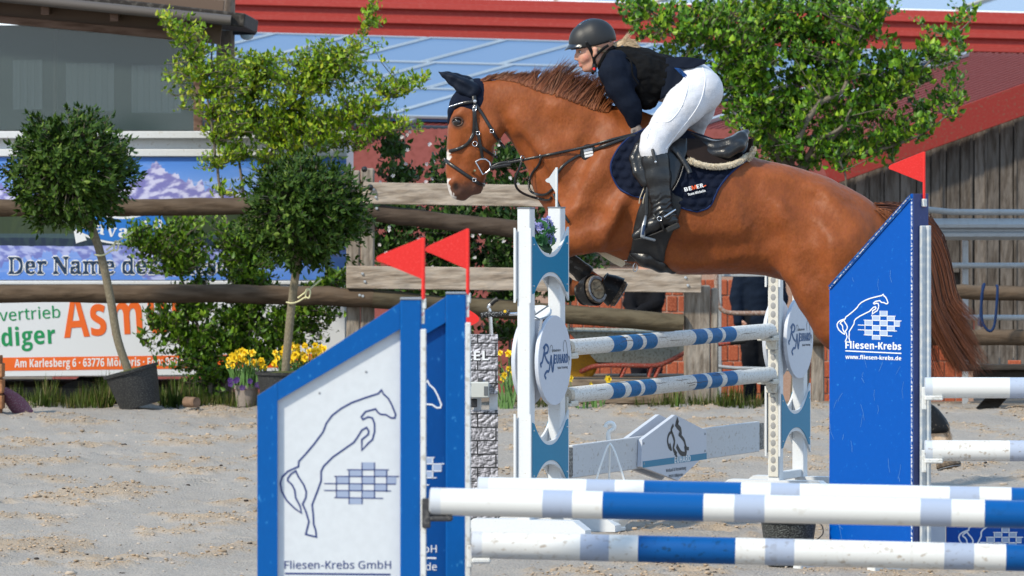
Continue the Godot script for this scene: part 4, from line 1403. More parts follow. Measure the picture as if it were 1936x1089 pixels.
	var deep := func(p: Vector3, n: Vector3) -> float:
		var x := p.x / UH
		var y := p.y / UH
		return .006 * nz.get_noise_3d(p.x * 14.0 - p.y * 8.0, p.y * 22.0 + p.x * 9.0, p.z * 12.0) + .0035 * sin((x * .35 + y * .9) * .28 + 5.0 * nz.get_noise_3d(p.x * 9.0, p.y * 9.0, p.z * 9.0))
	part(root, "vest", f.mesh(.0085, one, deep), vm)
	part(root, "vest_collar", tube(smooth2([H3(1160, 90, 8), H3(1152, 96, 19), H3(1143, 106, 23), H3(1136, 120, 20), H3(1134, 130, 10)], false, 4), [4.5 * UH], 8), vm)
	# armhole seam and hem
	part(root, "vest_seam", tube(smooth2([H3(1172, 108, 40), H3(1188, 112, 53), H3(1193, 124, 63), H3(1195, 142, 66), H3(1206, 160, 66)], false, 5), [1.6 * UH], 6), vm)
	# white breeches
	var white := cloth(Color(.62, .62, .655), 80, .75, 10.0)
	f = Flesh.new()
	chain(f, [[1258, 158, 0, 36, 1.1], [1300, 156, 0, 40, 1.12], [1318, 162, 0, 40, 1.15]], 1.1, 16)
	chain(f, [[1312, 160, 26, 38], [1322, 172, 34, 42], [1292, 200, 62, 37], [1262, 234, 84, 31], [1236, 266, 102, 26], [1232, 284, 108, 24], [1236, 300, 110, 22]], 1.0, 10)
	chain(f, [[1318, 160, -24, 40], [1326, 172, -34, 39], [1316, 208, -62, 34], [1304, 245, -88, 29], [1286, 285, -108, 24], [1276, 320, -112, 20]], 1.0, 10)
	carve(f, [[1352, 150, 0, 6], [1372, 175, 0, 9], [1352, 215, 0, 8], [1330, 235, 0, 8]], 8)
	var soft := func(p: Vector3, n: Vector3) -> float:
		return .0025 * nz.get_noise_3d(p.x * 16.0, p.y * 16.0, p.z * 16.0) + .0015 * sin(p.y * 200.0 + p.x * 120.0) * smoothstep(.3, .6, nz.get_noise_3d(p.x * 14.0, p.y * 14.0 + 9.0, p.z * 14.0))
	var wm := part(root, "breeches", f.mesh(.0088, one, soft), white)
	M.rider_flesh = f
	# seams and grip
	var seam := mat(Color(.78, .78, .80), .7)
	for line in [[[1327, 128], [1331, 150], [1324, 185], [1308, 215], [1280, 250], [1256, 282]], [[1300, 150], [1296, 172], [1284, 205], [1262, 230], [1236, 232], [1228, 240], [1220, 262]]]:
		var pts := []
		var v := []
		for p in line: v.append(Vector2(p[0], p[1]))
		for p in smooth2(v, false, 5):
			var w := H3(p.x, p.y)
			w.z = f.skin(w.x, w.y, -DH) + .2 * UH
			pts.append(w)
		part(wm, "seam", tube(pts, [.85 * UH], 6), seam)
	# tall boots
	for s in [1.0, -1.0]:
		f = Flesh.new()
		var ox := 0.0 if s > 0 else 26.0
		chain(f, [[1231 + ox, 282, 108 * s, 22], [1236 + ox, 305, 112 * s, 26], [1241 + ox * .8, 335, 116 * s, 25], [1245 + ox * .6, 368, 120 * s, 21], [1248 + ox * .5, 392, 122 * s, 18.5], [1248 + ox * .5, 404, 122 * s, 19]], .85, 6)
		chain(f, [[1250 + ox * .5, 404, 122 * s, 18], [1262 + ox * .5, 414, 122 * s, 15], [1268 + ox * .5, 420, 122 * s, 12]], .8, 6)
		chain(f, [[1250 + ox * .5, 408, 122 * s, 17], [1232 + ox * .5, 424, 122 * s, 14.5], [1214 + ox * .5, 436, 122 * s, 11], [1202 + ox * .5, 443, 122 * s, 8], [1198 + ox * .5, 445, 122 * s, 6.5]], .95, 6)
		f.bone(H3(1190 + ox, 262, 100 * s), H3(1214 + ox, 258, 100 * s), 24 * UH, 22 * UH, 3.0, 3 * UH, -1)
		f.bone(H3(1262 + ox, 258, 100 * s), H3(1276 + ox, 272, 100 * s), 20 * UH, 17 * UH, 3.0, 3 * UH, -1)
		var folds := func(p: Vector3, n: Vector3) -> float:
			var y := (EYE - p.y) / UH + YH
			return .004 * smoothstep(352.0, 398.0, y) * smoothstep(425.0, 405.0, y) * sin(y * .62 + p.x * 70.0 + 4.0 * nz.get_noise_3d(p.x * 16.0, p.y * 16.0, p.z * 16.0)) + .0015 * nz.get_noise_3d(p.x * 18.0, p.y * 10.0, p.z * 18.0)
		var boot := part(root, "riding_boot", f.mesh(.0072, one, folds), leather(Color(.0105, .0108, .012), .3))
		st = st_new()
		add_box(st, Transform3D(Basis(Vector3.BACK, .42), H3(1268 + ox * .5, 429, 122 * s)), Vector3(27, 11, 28) * UH, 2 * UH)
		part(boot, "heel", done(st), leather(Color(.012, .011, .01), .45))
		part(boot, "sole", tube([H3(1258 + ox * .5, 430, 122 * s), H3(1236 + ox * .5, 440, 122 * s), H3(1214 + ox * .5, 448, 122 * s), H3(1198 + ox * .5, 451, 122 * s)], [10 * UH, 12 * UH, 12 * UH, 7 * UH], 10, true, .22, Vector3(.3, 1, 0)), leather(Color(.014, .012, .011), .5))
		if s > 0:
			part(boot, "zip", tube(smooth2([H3(1229, 277, 131), H3(1232, 290, 136), H3(1236, 304, 138.5)], false, 4), [3.2 * UH], 8, true, .4, Vector3.BACK), leather(Color(.02, .02, .021), .35))
			part(boot, "zip_pull", lathe(Transform3D(Basis(Vector3.RIGHT, PI / 2), H3(1236, 306, 138.5)), [[2.4 * UH, 0], [2.2 * UH, 1.4 * UH], [0, 1.8 * UH]], 10), M.steel)
			part(boot, "spur_strap", tube(smooth2([H3(1232, 404, 137), H3(1240, 412, 141), H3(1252, 409, 141), H3(1262, 404, 138)], false, 4), [2.6 * UH], 8, true, .5, Vector3.BACK), leather(Color(.008, .008, .008), .5))
			part(boot, "spur_strap", tube(smooth2([H3(1243, 412, 141), H3(1247, 422, 139), H3(1252, 434, 132)], false, 4), [2.2 * UH], 8, true, .5, Vector3.BACK), leather(Color(.014, .013, .012), .5))
			part(boot, "spur", tube([H3(1252, 409, 142), H3(1262, 402, 141), H3(1273, 395, 134)], [2.0 * UH, 2.0 * UH, 1.8 * UH], 8), M.steel)
			ring(boot, "spur_buckle", H3(1243, 412, 144), Basis.IDENTITY, 4 * UH, .9 * UH, M.steel)
	# hands: five bent fingers round the rein
	var gl := Color(.19, .155, .135)
	for s in [1.0, -1.0]:
		f = Flesh.new()
		var o := Vector3(0, 0, 0)
		var hx := 1201.0 if s > 0 else 1180.0
		var hy := 250.0 if s > 0 else 238.0
		var hz: float = 58.0 * s if s > 0 else -42.0
		chain(f, [[hx + 1, hy - 8, hz, 8.5], [hx + 2, hy - 2, hz, 9.5], [hx + 3, hy + 4, hz, 9]], .6, 5)
		for k in 4:
			var yy := hy - 5.0 + k * 4.3
			var ln: float = [7.5, 8.5, 8.0, 6.5][k]
			chain(f, [[hx + 1, yy, hz + 3 * s, 2.7], [hx - ln * .8, yy + 1.0, hz + 6 * s, 2.6], [hx - ln, yy + 1.5, hz + 1 * s, 2.5], [hx - ln * .45, yy + 2.0, hz - 2 * s, 2.3]], 1.0, 1.6)
		chain(f, [[hx + 3, hy - 8, hz - 2 * s, 3.2], [hx - 4, hy - 10.5, hz - 4 * s, 2.9], [hx - 11, hy - 10, hz - 3 * s, 2.5]], 1.0, 2.0)
		var hand := func(p: Vector3, n: Vector3) -> Color:
			return gl * (1.0 + .9 * maxf(0.0, nz.get_noise_3d(p.x * 90.0, p.y * 90.0, p.z * 90.0)))
		var gm := StandardMaterial3D.new()
		gm.vertex_color_use_as_albedo = true
		gm.roughness = .9
		part(root, "glove", f.mesh(.0032, hand if s > 0 else skin), gm if s > 0 else sk)

func tail_sheet(root: Node3D, called: String, top: Array, bottom: Array, m: Material) -> void:
	var st := st_new()
	st.set_smooth_group(1)
	var a := smooth2(top.map(func(q): return H3(q[0], q[1], q[2])), false, 4)
	var b := smooth2(bottom.map(func(q): return H3(q[0], q[1], q[2])), false, 4)
	var g := []
	for r in 7:
		var row := []
		for i in a.size():
			var p: Vector3 = a[i].lerp(b[i], r / 6.0)
			p.z += .004 * sin(i * 1.3 + r * .7)
			row.append(p)
		g.append(row)
	var th := Vector3(0, 0, -.006)
	for r in 6:
		for i in a.size() - 1:
			quad(st, g[r][i], g[r + 1][i], g[r + 1][i + 1], g[r][i + 1])
			quad(st, g[r][i + 1] + th, g[r + 1][i + 1] + th, g[r + 1][i] + th, g[r][i] + th)
	var last: int = a.size() - 1
	for i in last:
		quad(st, g[6][i], g[6][i] + th, g[6][i + 1] + th, g[6][i + 1])
		quad(st, g[0][i + 1], g[0][i + 1] + th, g[0][i] + th, g[0][i])
	for r in 6:
		quad(st, g[r][0], g[r][0] + th, g[r + 1][0] + th, g[r + 1][0])
		quad(st, g[r + 1][last], g[r + 1][last] + th, g[r][last] + th, g[r][last])
	part(root, called, done(st), m)

# ---------------------------------------------------------------- ground
func sand_height(x: float, z: float) -> float:
	var d := -z
	var h := .014 * nz.get_noise_2d(x * .9, z * .35) + .007 * nz.get_noise_2d(x * 4.0 + 50.0, z * 1.6)
	var loose := sand_loose(x, z)
	h += loose * (.012 + .022 * absf(nz.get_noise_2d(x * 11.0, z * 7.0 + 30.0))) + .005 * nz.get_noise_2d(x * 17.0, z * 11.0 + 60.0)
	# hoof prints
	for p in prints:
		var q := Vector2((x - p.x) * 1.0, (z - p.z) * .8).length() / .085
		if q < 2.2: h += -.05 * exp(-q * q) + .022 * exp(-(q - 1.25) * (q - 1.25) * 5.0)
	h += .016 * pow(maxf(0.0, nz.get_noise_2d(x * 3.2 + 11.0, z * 1.5 + 70.0)), 1.5)
	h -= .46 * smoothstep(47.3, 48.7, d + .25 * nz.get_noise_2d(x * 2.0, 7.0))
	return h

func sand_loose(x: float, z: float) -> float:
	return smoothstep(.04, .55, nz.get_noise_2d(x * 1.1 + 9.0, z * .55) + .55 * nz.get_noise_2d(x * 5.0, z * 2.6 + 80.0))

var prints := []

func build_ground() -> void:
	rng.seed = 3
	for i in 70:
		prints.append(Vector3(rng.randf_range(-3.2, 3.4), 0, -rng.randf_range(28, 44)))
	var xs := PackedFloat32Array([-120, -60, -30, -14, -8, -6])
	var x := -4.9
	while x < 4.9:
		xs.append(x)
		x += .036
	xs.append_array([6, 8, 14, 30, 60, 120])
	var zs := PackedFloat32Array([20, 0, -10, -18, -22, -24.5])
	var z := -26.0
	while z > -49.2:
		zs.append(z)
		z -= lerpf(.05, .1, clampf((-z - 28.0) / 18.0, 0, 1))
	zs.append_array([-50, -52])
	var V := PackedVector3Array()
	var C := PackedColorArray()
	var I := PackedInt32Array()
	for zz in zs:
		for xx in xs:
			var inner := absf(xx) < 5.0 and zz < -25.0
			var h := sand_height(xx, zz) if inner else -.46 * smoothstep(47.3, 48.7, -zz)
			V.append(Vector3(xx, h, zz))
			var loose := sand_loose(xx, zz) if inner else .3
			var g := .5 + .5 * nz.get_noise_2d(xx * 14.0, zz * 9.0)
			var c := Color(.362, .325, .287).lerp(Color(.40, .30, .205), clampf(loose * (.4 + .7 * g), 0, 1))
			c *= .90 + .16 * g + .10 * nz.get_noise_2d(xx * .7, zz * .4)
			if -zz > 46.7: c = c.lerp(Color(.15, .105, .065), smoothstep(46.7, 47.6, -zz + .4 * nz.get_noise_2d(xx * 3.0, 2.0)))
			C.append(c)
	var n := xs.size()
	for j in zs.size() - 1:
		for i in n - 1:
			var a := j * n + i
			I.append_array([a, a + n, a + 1, a + 1, a + n, a + n + 1])
	var N := PackedVector3Array()
	N.resize(V.size())
	for i in range(0, I.size(), 3):
		var fn := (V[I[i + 2]] - V[I[i]]).cross(V[I[i + 1]] - V[I[i]])
		N[I[i]] += fn; N[I[i + 1]] += fn; N[I[i + 2]] += fn
	for i in N.size(): N[i] = N[i].normalized()
	var arr := []
	arr.resize(Mesh.ARRAY_MAX)
	arr[Mesh.ARRAY_VERTEX] = V
	arr[Mesh.ARRAY_NORMAL] = N
	arr[Mesh.ARRAY_COLOR] = C
	arr[Mesh.ARRAY_INDEX] = I
	var am := ArrayMesh.new()
	am.add_surface_from_arrays(Mesh.PRIMITIVE_TRIANGLES, arr)
	var m := StandardMaterial3D.new()
	m.vertex_color_use_as_albedo = true
	m.albedo_texture = noise_tex(1024, .045, 11, [[0.0, Color(.55, .52, .5)], [.42, Color(.93, .92, .91)], [1.0, Color(1, 1, 1)]], 5)
	m.roughness = .95
	m.metallic_specular = .2
	m.normal_enabled = true
	m.normal_texture = noise_tex(1024, .06, 12, [], 5, true, 6.0)
	tri(m, Vector3(.8, .8, .8))
	structure("arena_sand", am, m)
	# the yard beyond, lower than the arena
	var st := st_new()
	quad(st, Vector3(-300, -.452, -47.0), Vector3(300, -.452, -47.0), Vector3(300, -.452, -500), Vector3(-300, -.452, -500))
	structure("yard", done(st), worn(Color(.16, .13, .10), Color(.25, .21, .16), .95, .02, 14, .4, .8, Vector3(.5, .5, .5)))
	# crumbs and clods on the sand
	var clod := SphereMesh.new()
	clod.radius = 1.0
	clod.height = 2.0
	clod.radial_segments = 7
	clod.rings = 4
	var cs := clod.get_mesh_arrays()
	var cv: PackedVector3Array = cs[Mesh.ARRAY_VERTEX]
	for i in cv.size():
		cv[i] *= 1.0 + .6 * nz.get_noise_3d(cv[i].x * 1.6, cv[i].y * 1.6, cv[i].z * 1.6 + 20.0)
		cv[i].y *= .62
	cs[Mesh.ARRAY_VERTEX] = cv
	var cm := ArrayMesh.new()
	cm.add_surface_from_arrays(Mesh.PRIMITIVE_TRIANGLES, cs)
	var spots := []
	while spots.size() < 17000:
		var d := rng.randf_range(26.5, 47.3)
		var xx := rng.randf_range(-.1, .1) * d
		var l := sand_loose(xx, -d)
		if rng.randf() > .04 + l: continue
		var r := .0028 + .0085 * pow(rng.randf(), 3.0) + (.018 * rng.randf() if rng.randf() < .012 else 0.0)
		spots.append([xx, -d, r, l])
	var mm := MultiMesh.new()
	mm.transform_format = MultiMesh.TRANSFORM_3D
	mm.use_colors = true
	mm.mesh = cm
	mm.instance_count = spots.size()
	for i in spots.size():
		var s: Array = spots[i]
		var bs := Basis(Vector3.UP, rng.randf() * TAU) * Basis.from_scale(Vector3(s[2] * rng.randf_range(.8, 1.6), s[2], s[2] * rng.randf_range(.8, 1.3)))
		mm.set_instance_transform(i, Transform3D(bs, Vector3(s[0], sand_height(s[0], s[1]) + s[2] * .15, s[1])))
		var t := rng.randf()
		mm.set_instance_color(i, Color(.385, .345, .305).lerp(Color(.42, .315, .22), clampf(s[3] + .2, 0, 1)) * rng.randf_range(.65, 1.15) if t > .03 else Color(.06, .05, .045))
	var mi := MultiMeshInstance3D.new()
	mi.name = "sand_clods"
	mi.multimesh = mm
	var sm := mat(Color(1, 1, 1), .95, 0, .2)
	sm.vertex_color_use_as_albedo = true
	mi.material_override = sm
	add_child(mi)
	tag(mi, "tan crumbs and clods of sand lying over the grey arena", "sand", "", "stuff")

# ---------------------------------------------------------------- jumps
const LOGO_HORSE := [721, 737, 715, 744, 690, 752, 665, 761, 645, 772, 628, 785, 617, 800, 611, 816, 594, 839, 577, 859, 565, 872, 564, 882, 557, 885, 544, 891, 534, 901, 530, 914, 533, 929, 542, 946, 557, 961, 570, 970, 567, 956, 559, 941, 557, 926, 552, 916, 544, 909, 544, 904, 550, 896, 559, 890, 564, 901, 574, 916, 579, 929, 578, 941, 572, 953, 578, 966, 584, 986, 578, 1010, 598, 1015, 597, 1003, 593, 991, 592, 971, 590, 954, 599, 931, 607, 909, 607, 891, 612, 881, 629, 864, 669, 836, 676, 826, 684, 813, 693, 808, 697, 815, 696, 821, 684, 831, 684, 851, 697, 837, 704, 831, 708, 816, 708, 801, 704, 790, 696, 788, 686, 793, 683, 788, 691, 778, 710, 773, 714, 779, 719, 783, 730, 784, 739, 790, 746, 790, 748, 784, 741, 766, 734, 753, 725, 745]

# the sponsor's drawing: a jumping horse in outline and a field of tiles; map turns its units into the panel's x and y
func tile_logo(root: Node3D, xf: Transform3D, map: Transform2D, line: float, ink: Material, fill: Material, tiles = null) -> void:
	var pts := []
	for i in range(0, LOGO_HORSE.size(), 2):
		pts.append(map * Vector2(LOGO_HORSE[i], LOGO_HORSE[i + 1]))
	var st := st_new()
	add_stroke(st, xf, pts, line, 0.0, .0016, true)
	part(root, "horse_drawing", done(st), ink)
	if tiles != null: map = tiles
	var gx := [636.0, 660.0, 684.5, 708.0, 731.0, 749.0]
	var gy := [874.0, 888.0, 900.5, 915.0, 928.0, 941.5, 953.0]
	# filled tiles as [column, row]
	st = st_new()
	for t in [[2, 0], [1, 1], [3, 1], [0, 2], [2, 2], [4, 2], [1, 3], [3, 3], [0, 4], [2, 4], [1, 5]]:
		var p := PackedVector2Array([map * Vector2(gx[t[0]], gy[t[1]]), map * Vector2(gx[t[0] + 1], gy[t[1]]), map * Vector2(gx[t[0] + 1], gy[t[1] + 1]), map * Vector2(gx[t[0]], gy[t[1] + 1])])
		add_prism(st, xf, p, 0.0, .0008)
	part(root, "tile_drawing", done(st), fill)
	st = st_new()
	for l in [[656, 888, 735, 888], [632, 900.5, 754, 900.5], [613, 914, 748, 915], [613, 927, 739, 928], [632, 940.5, 724, 942], [636, 900, 636, 941], [660, 888, 660, 953], [684.5, 874, 684.5, 953], [708, 874, 708, 941], [731, 888, 731, 930]]:
		add_stroke(st, xf, [map * Vector2(l[0], l[1]), map * Vector2(l[2], l[3])], line * .62, 0.0, .0014)
	part(root, "tile_lines", done(st), ink)

func flag(at: Vector3, h: float, red: bool, label: String, size := Vector2(.172, .147), stem := .15) -> void:
	# a small plastic pennant on a stick, pointing left; 'at' is the foot of the stick
	var root := thing("marker_flag", label, "flag", at, "red corner flags on the jumps" if red else "")
	var m: Material = M.flag_red if red else M.flag_white
	var w := size.x
	var hh := size.y
	part(root, "stick", tube([at, at + Vector3(0, stem + hh, 0)], [.0068], 8), m)
	var tip := Vector2(-w, stem + hh * .47)
	var poly := PackedVector2Array([Vector2(-.004, stem + hh), Vector2(-.004, stem - .004), Vector2(-w + .022, stem + hh * .38), Vector2(-w + .006, stem + hh * .41), tip, Vector2(-w + .004, stem + hh * .53), Vector2(-w + .02, stem + hh * .59)])
	part(root, "pennant", prism(Transform3D(Basis(Vector3.UP, .08), at), poly, -.003, .003), m)

func striped_pole(a: Vector3, b: Vector3, r: float, bands: Array, sides := 28) -> ArrayMesh:
	# bands: [metres from a, linear colour], each up to the next
	var V := PackedVector3Array()
	var N := PackedVector3Array()
	var C := PackedColorArray()
	var I := PackedInt32Array()
	var L := (b - a).length()
	var t := (b - a) / L
	var bs := frame_at(t)
	var put := func(s: float, c: Color, rr: float) -> void:
		for k in sides:
			var an := TAU * k / sides
			var o := bs.x * cos(an) + bs.z * sin(an)
			V.append(a + t * s + o * rr)
			N.append(o)
			C.append(c)
	var join := func() -> void:
		var e := V.size() - sides * 2
		for k in sides:
			var k2 := (k + 1) % sides
			I.append_array([e + k, e + k2, e + sides + k, e + k2, e + sides + k2, e + sides + k])
	for i in bands.size():
		var s0: float = bands[i][0]
		var s1: float = bands[i + 1][0] if i < bands.size() - 1 else L
		put.call(s0, bands[i][1], r)
		put.call(s1, bands[i][1], r)
		join.call()
	for e in 2:
		var s := 0.0 if e == 0 else L
		var c: Color = bands[0][1] if e == 0 else bands[-1][1]
		put.call(s, c, r)
		put.call(s + (-.004 if e == 0 else .004), c, r * .93)
		var o := V.size() - sides
		for k in range(o - sides, V.size()): N[k] = -t if e == 0 else t
		var q := V.size() - sides * 2
		for k in sides:
			var k2 := (k + 1) % sides
			var f := [q + k, q + sides + k, q + k2, q + k2, q + sides + k, q + sides + k2]
			if e == 1: f.reverse()
			I.append_array(f)
		for k in range(1, sides - 1):
			I.append_array([o, o + k, o + k + 1] if e == 1 else [o, o + k + 1, o + k])
	var arr := []
	arr.resize(Mesh.ARRAY_MAX)
	arr[Mesh.ARRAY_VERTEX] = V
	arr[Mesh.ARRAY_NORMAL] = N
	arr[Mesh.ARRAY_COLOR] = C
	arr[Mesh.ARRAY_INDEX] = I
	var m := ArrayMesh.new()
	m.add_surface_from_arrays(Mesh.PRIMITIVE_TRIANGLES, arr)
	return m

func painted(seed_: int, dirt: Color, lo: float, hi: float, rough := .35, scale := Vector3(2, 2, 2), freq := .02) -> StandardMaterial3D:
	var m := StandardMaterial3D.new()
	m.vertex_color_use_as_albedo = true
	m.albedo_texture = noise_tex(512, freq, seed_, [[0.0, Color(1, 1, 1)], [lo, Color(1, 1, 1)], [hi, dirt], [1.0, dirt * .8]], 5)
	m.roughness = rough
	m.metallic_specular = .35
	return tri(m, scale)

func P2(px: float, py: float, d: float) -> Vector2:
	var w := W(px, py, d)
	return Vector2(w.x, w.y)

func poly_px(pts: Array, d: float) -> PackedVector2Array:
	var out := PackedVector2Array()
	for p in pts: out.append(P2(p[0], p[1], d))
	return out

func shifted(o: Vector3, d: float) -> Transform3D:
	return Transform3D(Basis.IDENTITY, o + Vector3(0, 0, -d))

# a sloping blue wing with a post and a peg strip; o shifts it from the first one's place
func sponsor_wing(o: Vector3, white: bool, label: String) -> Node3D:
	var d := 20.7
	var u := d / F
	var xf := shifted(o, d)
	var g := 1360.0
	var base := xf * Vector3(P2(640, 0, d).x, 0, 0)
	base.y = 0.0
	var root := thing("jump_wing", label, "jump wing", base, "sloping wings of the tile sponsor's fence")
	var bm: Material = M.blue_paint
	part(root, "stile", prism(xf, poly_px([[487, 748], [525, 723], [525, g - 40], [487, g - 40]], d), -.025, .025), bm)
	part(root, "top_rail", prism(xf, poly_px([[525.5, 723], [756.5, 572], [756.5, 622], [525.5, 757]], d), -.024, .026), bm)
	part(root, "bottom_rail", prism(xf, poly_px([[525.5, g - 90], [756.5, g - 90], [756.5, g - 42], [525.5, g - 42]], d), -.024, .024), bm)
	var st := st_new()
	add_box(st, Transform3D(Basis.IDENTITY, xf * Vector3(P2(777, 0, d).x, P2(0, (566 + g - 8) / 2.0, d).y, 0)), Vector3(40 * u, (g - 8 - 566) * u, .07), .005)
	var post := part(root, "post", done(st), bm)
	st = st_new()
	add_box(st, Transform3D(Basis.IDENTITY, xf * Vector3(P2(777, 0, d).x, P2(0, 564.5, d).y, 0)), Vector3(41 * u, 4 * u, .074), .002)
	part(post, "cap", done(st), mat(Color(.22, .24, .27), .5))
	var panel := part(root, "panel", prism(xf, poly_px([[524, 756], [758, 621], [758, g - 88], [524, g - 88]], d), -.012, .004), M.white_board if white else M.blue_board)
	# peg strip on the post's side
	st = st_new()
	add_box(st, Transform3D(Basis.IDENTITY, xf * Vector3(P2(800, 0, d).x, P2(0, (622 + g - 20) / 2.0, d).y, .012)), Vector3(12 * u, (g - 20 - 622) * u, .045), .003)
	var strip := part(root, "peg_strip", done(st), M.pvc)
	var hole := box_mesh(Vector3(.0016, .013, .016), .0)
	for k in 26:
		piece(strip, "peg_hole", hole, mat_cache("dark", Color(.03, .03, .035), .8), Transform3D(Basis.IDENTITY, xf * Vector3(P2(806.3, 0, d).x, P2(0, 640.0 + k * 26.0, d).y, .014)))
	st = st_new()
	add_box(st, Transform3D(Basis.IDENTITY, xf * Vector3(P2(800, 0, d).x, P2(0, 574, d).y, .012)), Vector3(12 * u, 20 * u, .03), .003)
	part(post, "flag_socket", done(st), M.pvc)
	st = st_new()
	add_box(st, Transform3D(Basis.IDENTITY, xf * Vector3(P2(798.5, 0, d).x, P2(0, 598, d).y, .012)), Vector3(9 * u, 28 * u, .028), .002)
	var lb := part(post, "number_plate", done(st), M.pvc)
	st = st_new()
	add_stroke(st, xf, [P2(797, 592, d), P2(799, 597, d), P2(801, 590, d)], 1.2 * u, .026, .0275)
	part(lb, "tick_mark", done(st), mat_cache("redprint", Color(.5, .05, .04), .6))
	# feet
	for q in [500.0, 778.0]:
		st = st_new()
		add_box(st, Transform3D(Basis.IDENTITY, Vector3(xf.origin.x + P2(q, 0, d).x, .05, xf.origin.z)), Vector3(.06, .1, .62), .008)
		part(root, "foot", done(st), bm)
	# print
	var ink: Material = M.navy_print if white else M.white_print
	var face := xf * Transform3D(Basis.IDENTITY, Vector3(0, 0, .0045))
	if white: face = xf * Transform3D(Basis.IDENTITY, Vector3(0, 0, .0042))
	var o2 := P2(0, 0, d)
	tile_logo(panel, face, Transform2D(Vector2(u, 0), Vector2(0, -u), o2), 3.0 * u, ink, M.tile_print if white else M.tile_print_light)
	lettering(panel, "Fliesen-Krebs GmbH", "sans", face, P2(538, 0, d).x, P2(0, 1075, d).y, 201 * u, 14.5 * u, ink, .0016)
	lettering(panel, "www.fliesen-krebs.de", "sans", face, P2(538, 0, d).x, P2(0, 1110, d).y, 201 * u, 14.5 * u, ink, .0016)
	st = st_new()
	add_stroke(st, face, [P2(539, 1084, d), P2(738, 1086, d)], 3.2 * u, 0.0, .0014)
	part(panel, "underline", done(st), ink)
	for q in [[692, 703], [604, 743]]:
		part(panel, "screw", lathe(face * Transform3D(Basis(Vector3.RIGHT, PI / 2), Vector3(P2(q[0], 0, d).x, P2(0, q[1], d).y, 0)), [[2.4 * u, 0], [2.0 * u, .002], [0, .003]], 10), mat_cache("screw", Color(.25, .26, .28), .4))
	return root

var mats := {}
func mat_cache(key: String, c: Color, rough: float, metal := 0.0) -> Material:
	if not mats.has(key): mats[key] = mat(c, rough, metal)
	return mats[key]

func build_jump_materials() -> void:
	var white := Color(.74, .74, .72)
	M.blue_paint = worn(Color(.0, .088, .33), Color(.05, .22, .5), .42, .05, 81, .80, .92, Vector3(1.2, .7, 1.2))
	M.blue_board = worn(Color(.0, .060, .25), Color(.04, .16, .4), .45, .05, 82, .8, .95, Vector3(1.2, .7, 1.2))
	M.blue_shell = worn(Color(.0, .076, .38), Color(.05, .27, .62), .3, .06, 83, .82, .94, Vector3(1.3, .8, 1.3))
	M.white_board = worn(Color(.61, .64, .675), Color(.56, .55, .53), .3, .04, 84, .88, 1.0, Vector3(1, 1, 1))
	M.pvc = worn(Color(.66, .67, .66), Color(.42, .40, .36), .4, .02, 85, .62, .9, Vector3(2, 2, 2))
	M.flag_red = worn(Color(.90, .05, .044), Color(.92, .16, .14), .4, .06, 86, .7, .95, Vector3(3, 3, 3))
	M.flag_red.backlight_enabled = true
	M.flag_red.backlight = srgb(.5, .5, .5)
	M.flag_white = mat(Color(.62, .64, .64), .45)
	M.navy_print = mat(Color(.012, .03, .16), .5)
	M.white_print = mat(Color(.75, .76, .78), .5)
	M.tile_print = mat(Color(.30, .36, .50), .5)
	M.tile_print_light = mat(Color(.34, .42, .58), .5)
	M.pole_clean = painted(91, Color(.80, .76, .70), .76, .92, .32, Vector3(1.4, 1.4, 1.4), .016)
	M.pole_muddy = painted(92, Color(.60, .51, .43), .70, .82, .5, Vector3(1.2, 2.0, 2.0), .03)
	M.pole_old = painted(93, Color(.46, .38, .30), .66, .78, .6, Vector3(3.2, 5.0, 2.0), .03)
	M.teal = worn(Color(.0, .20, .36), Color(.10, .30, .46), .3, .05, 94, .82, .96, Vector3(1.5, 1.5, 1.5))
	M.grey_board = worn(Color(.55, .56, .58), Color(.34, .31, .28), .5, .018, 95, .7, .86, Vector3(2, 2, 2))

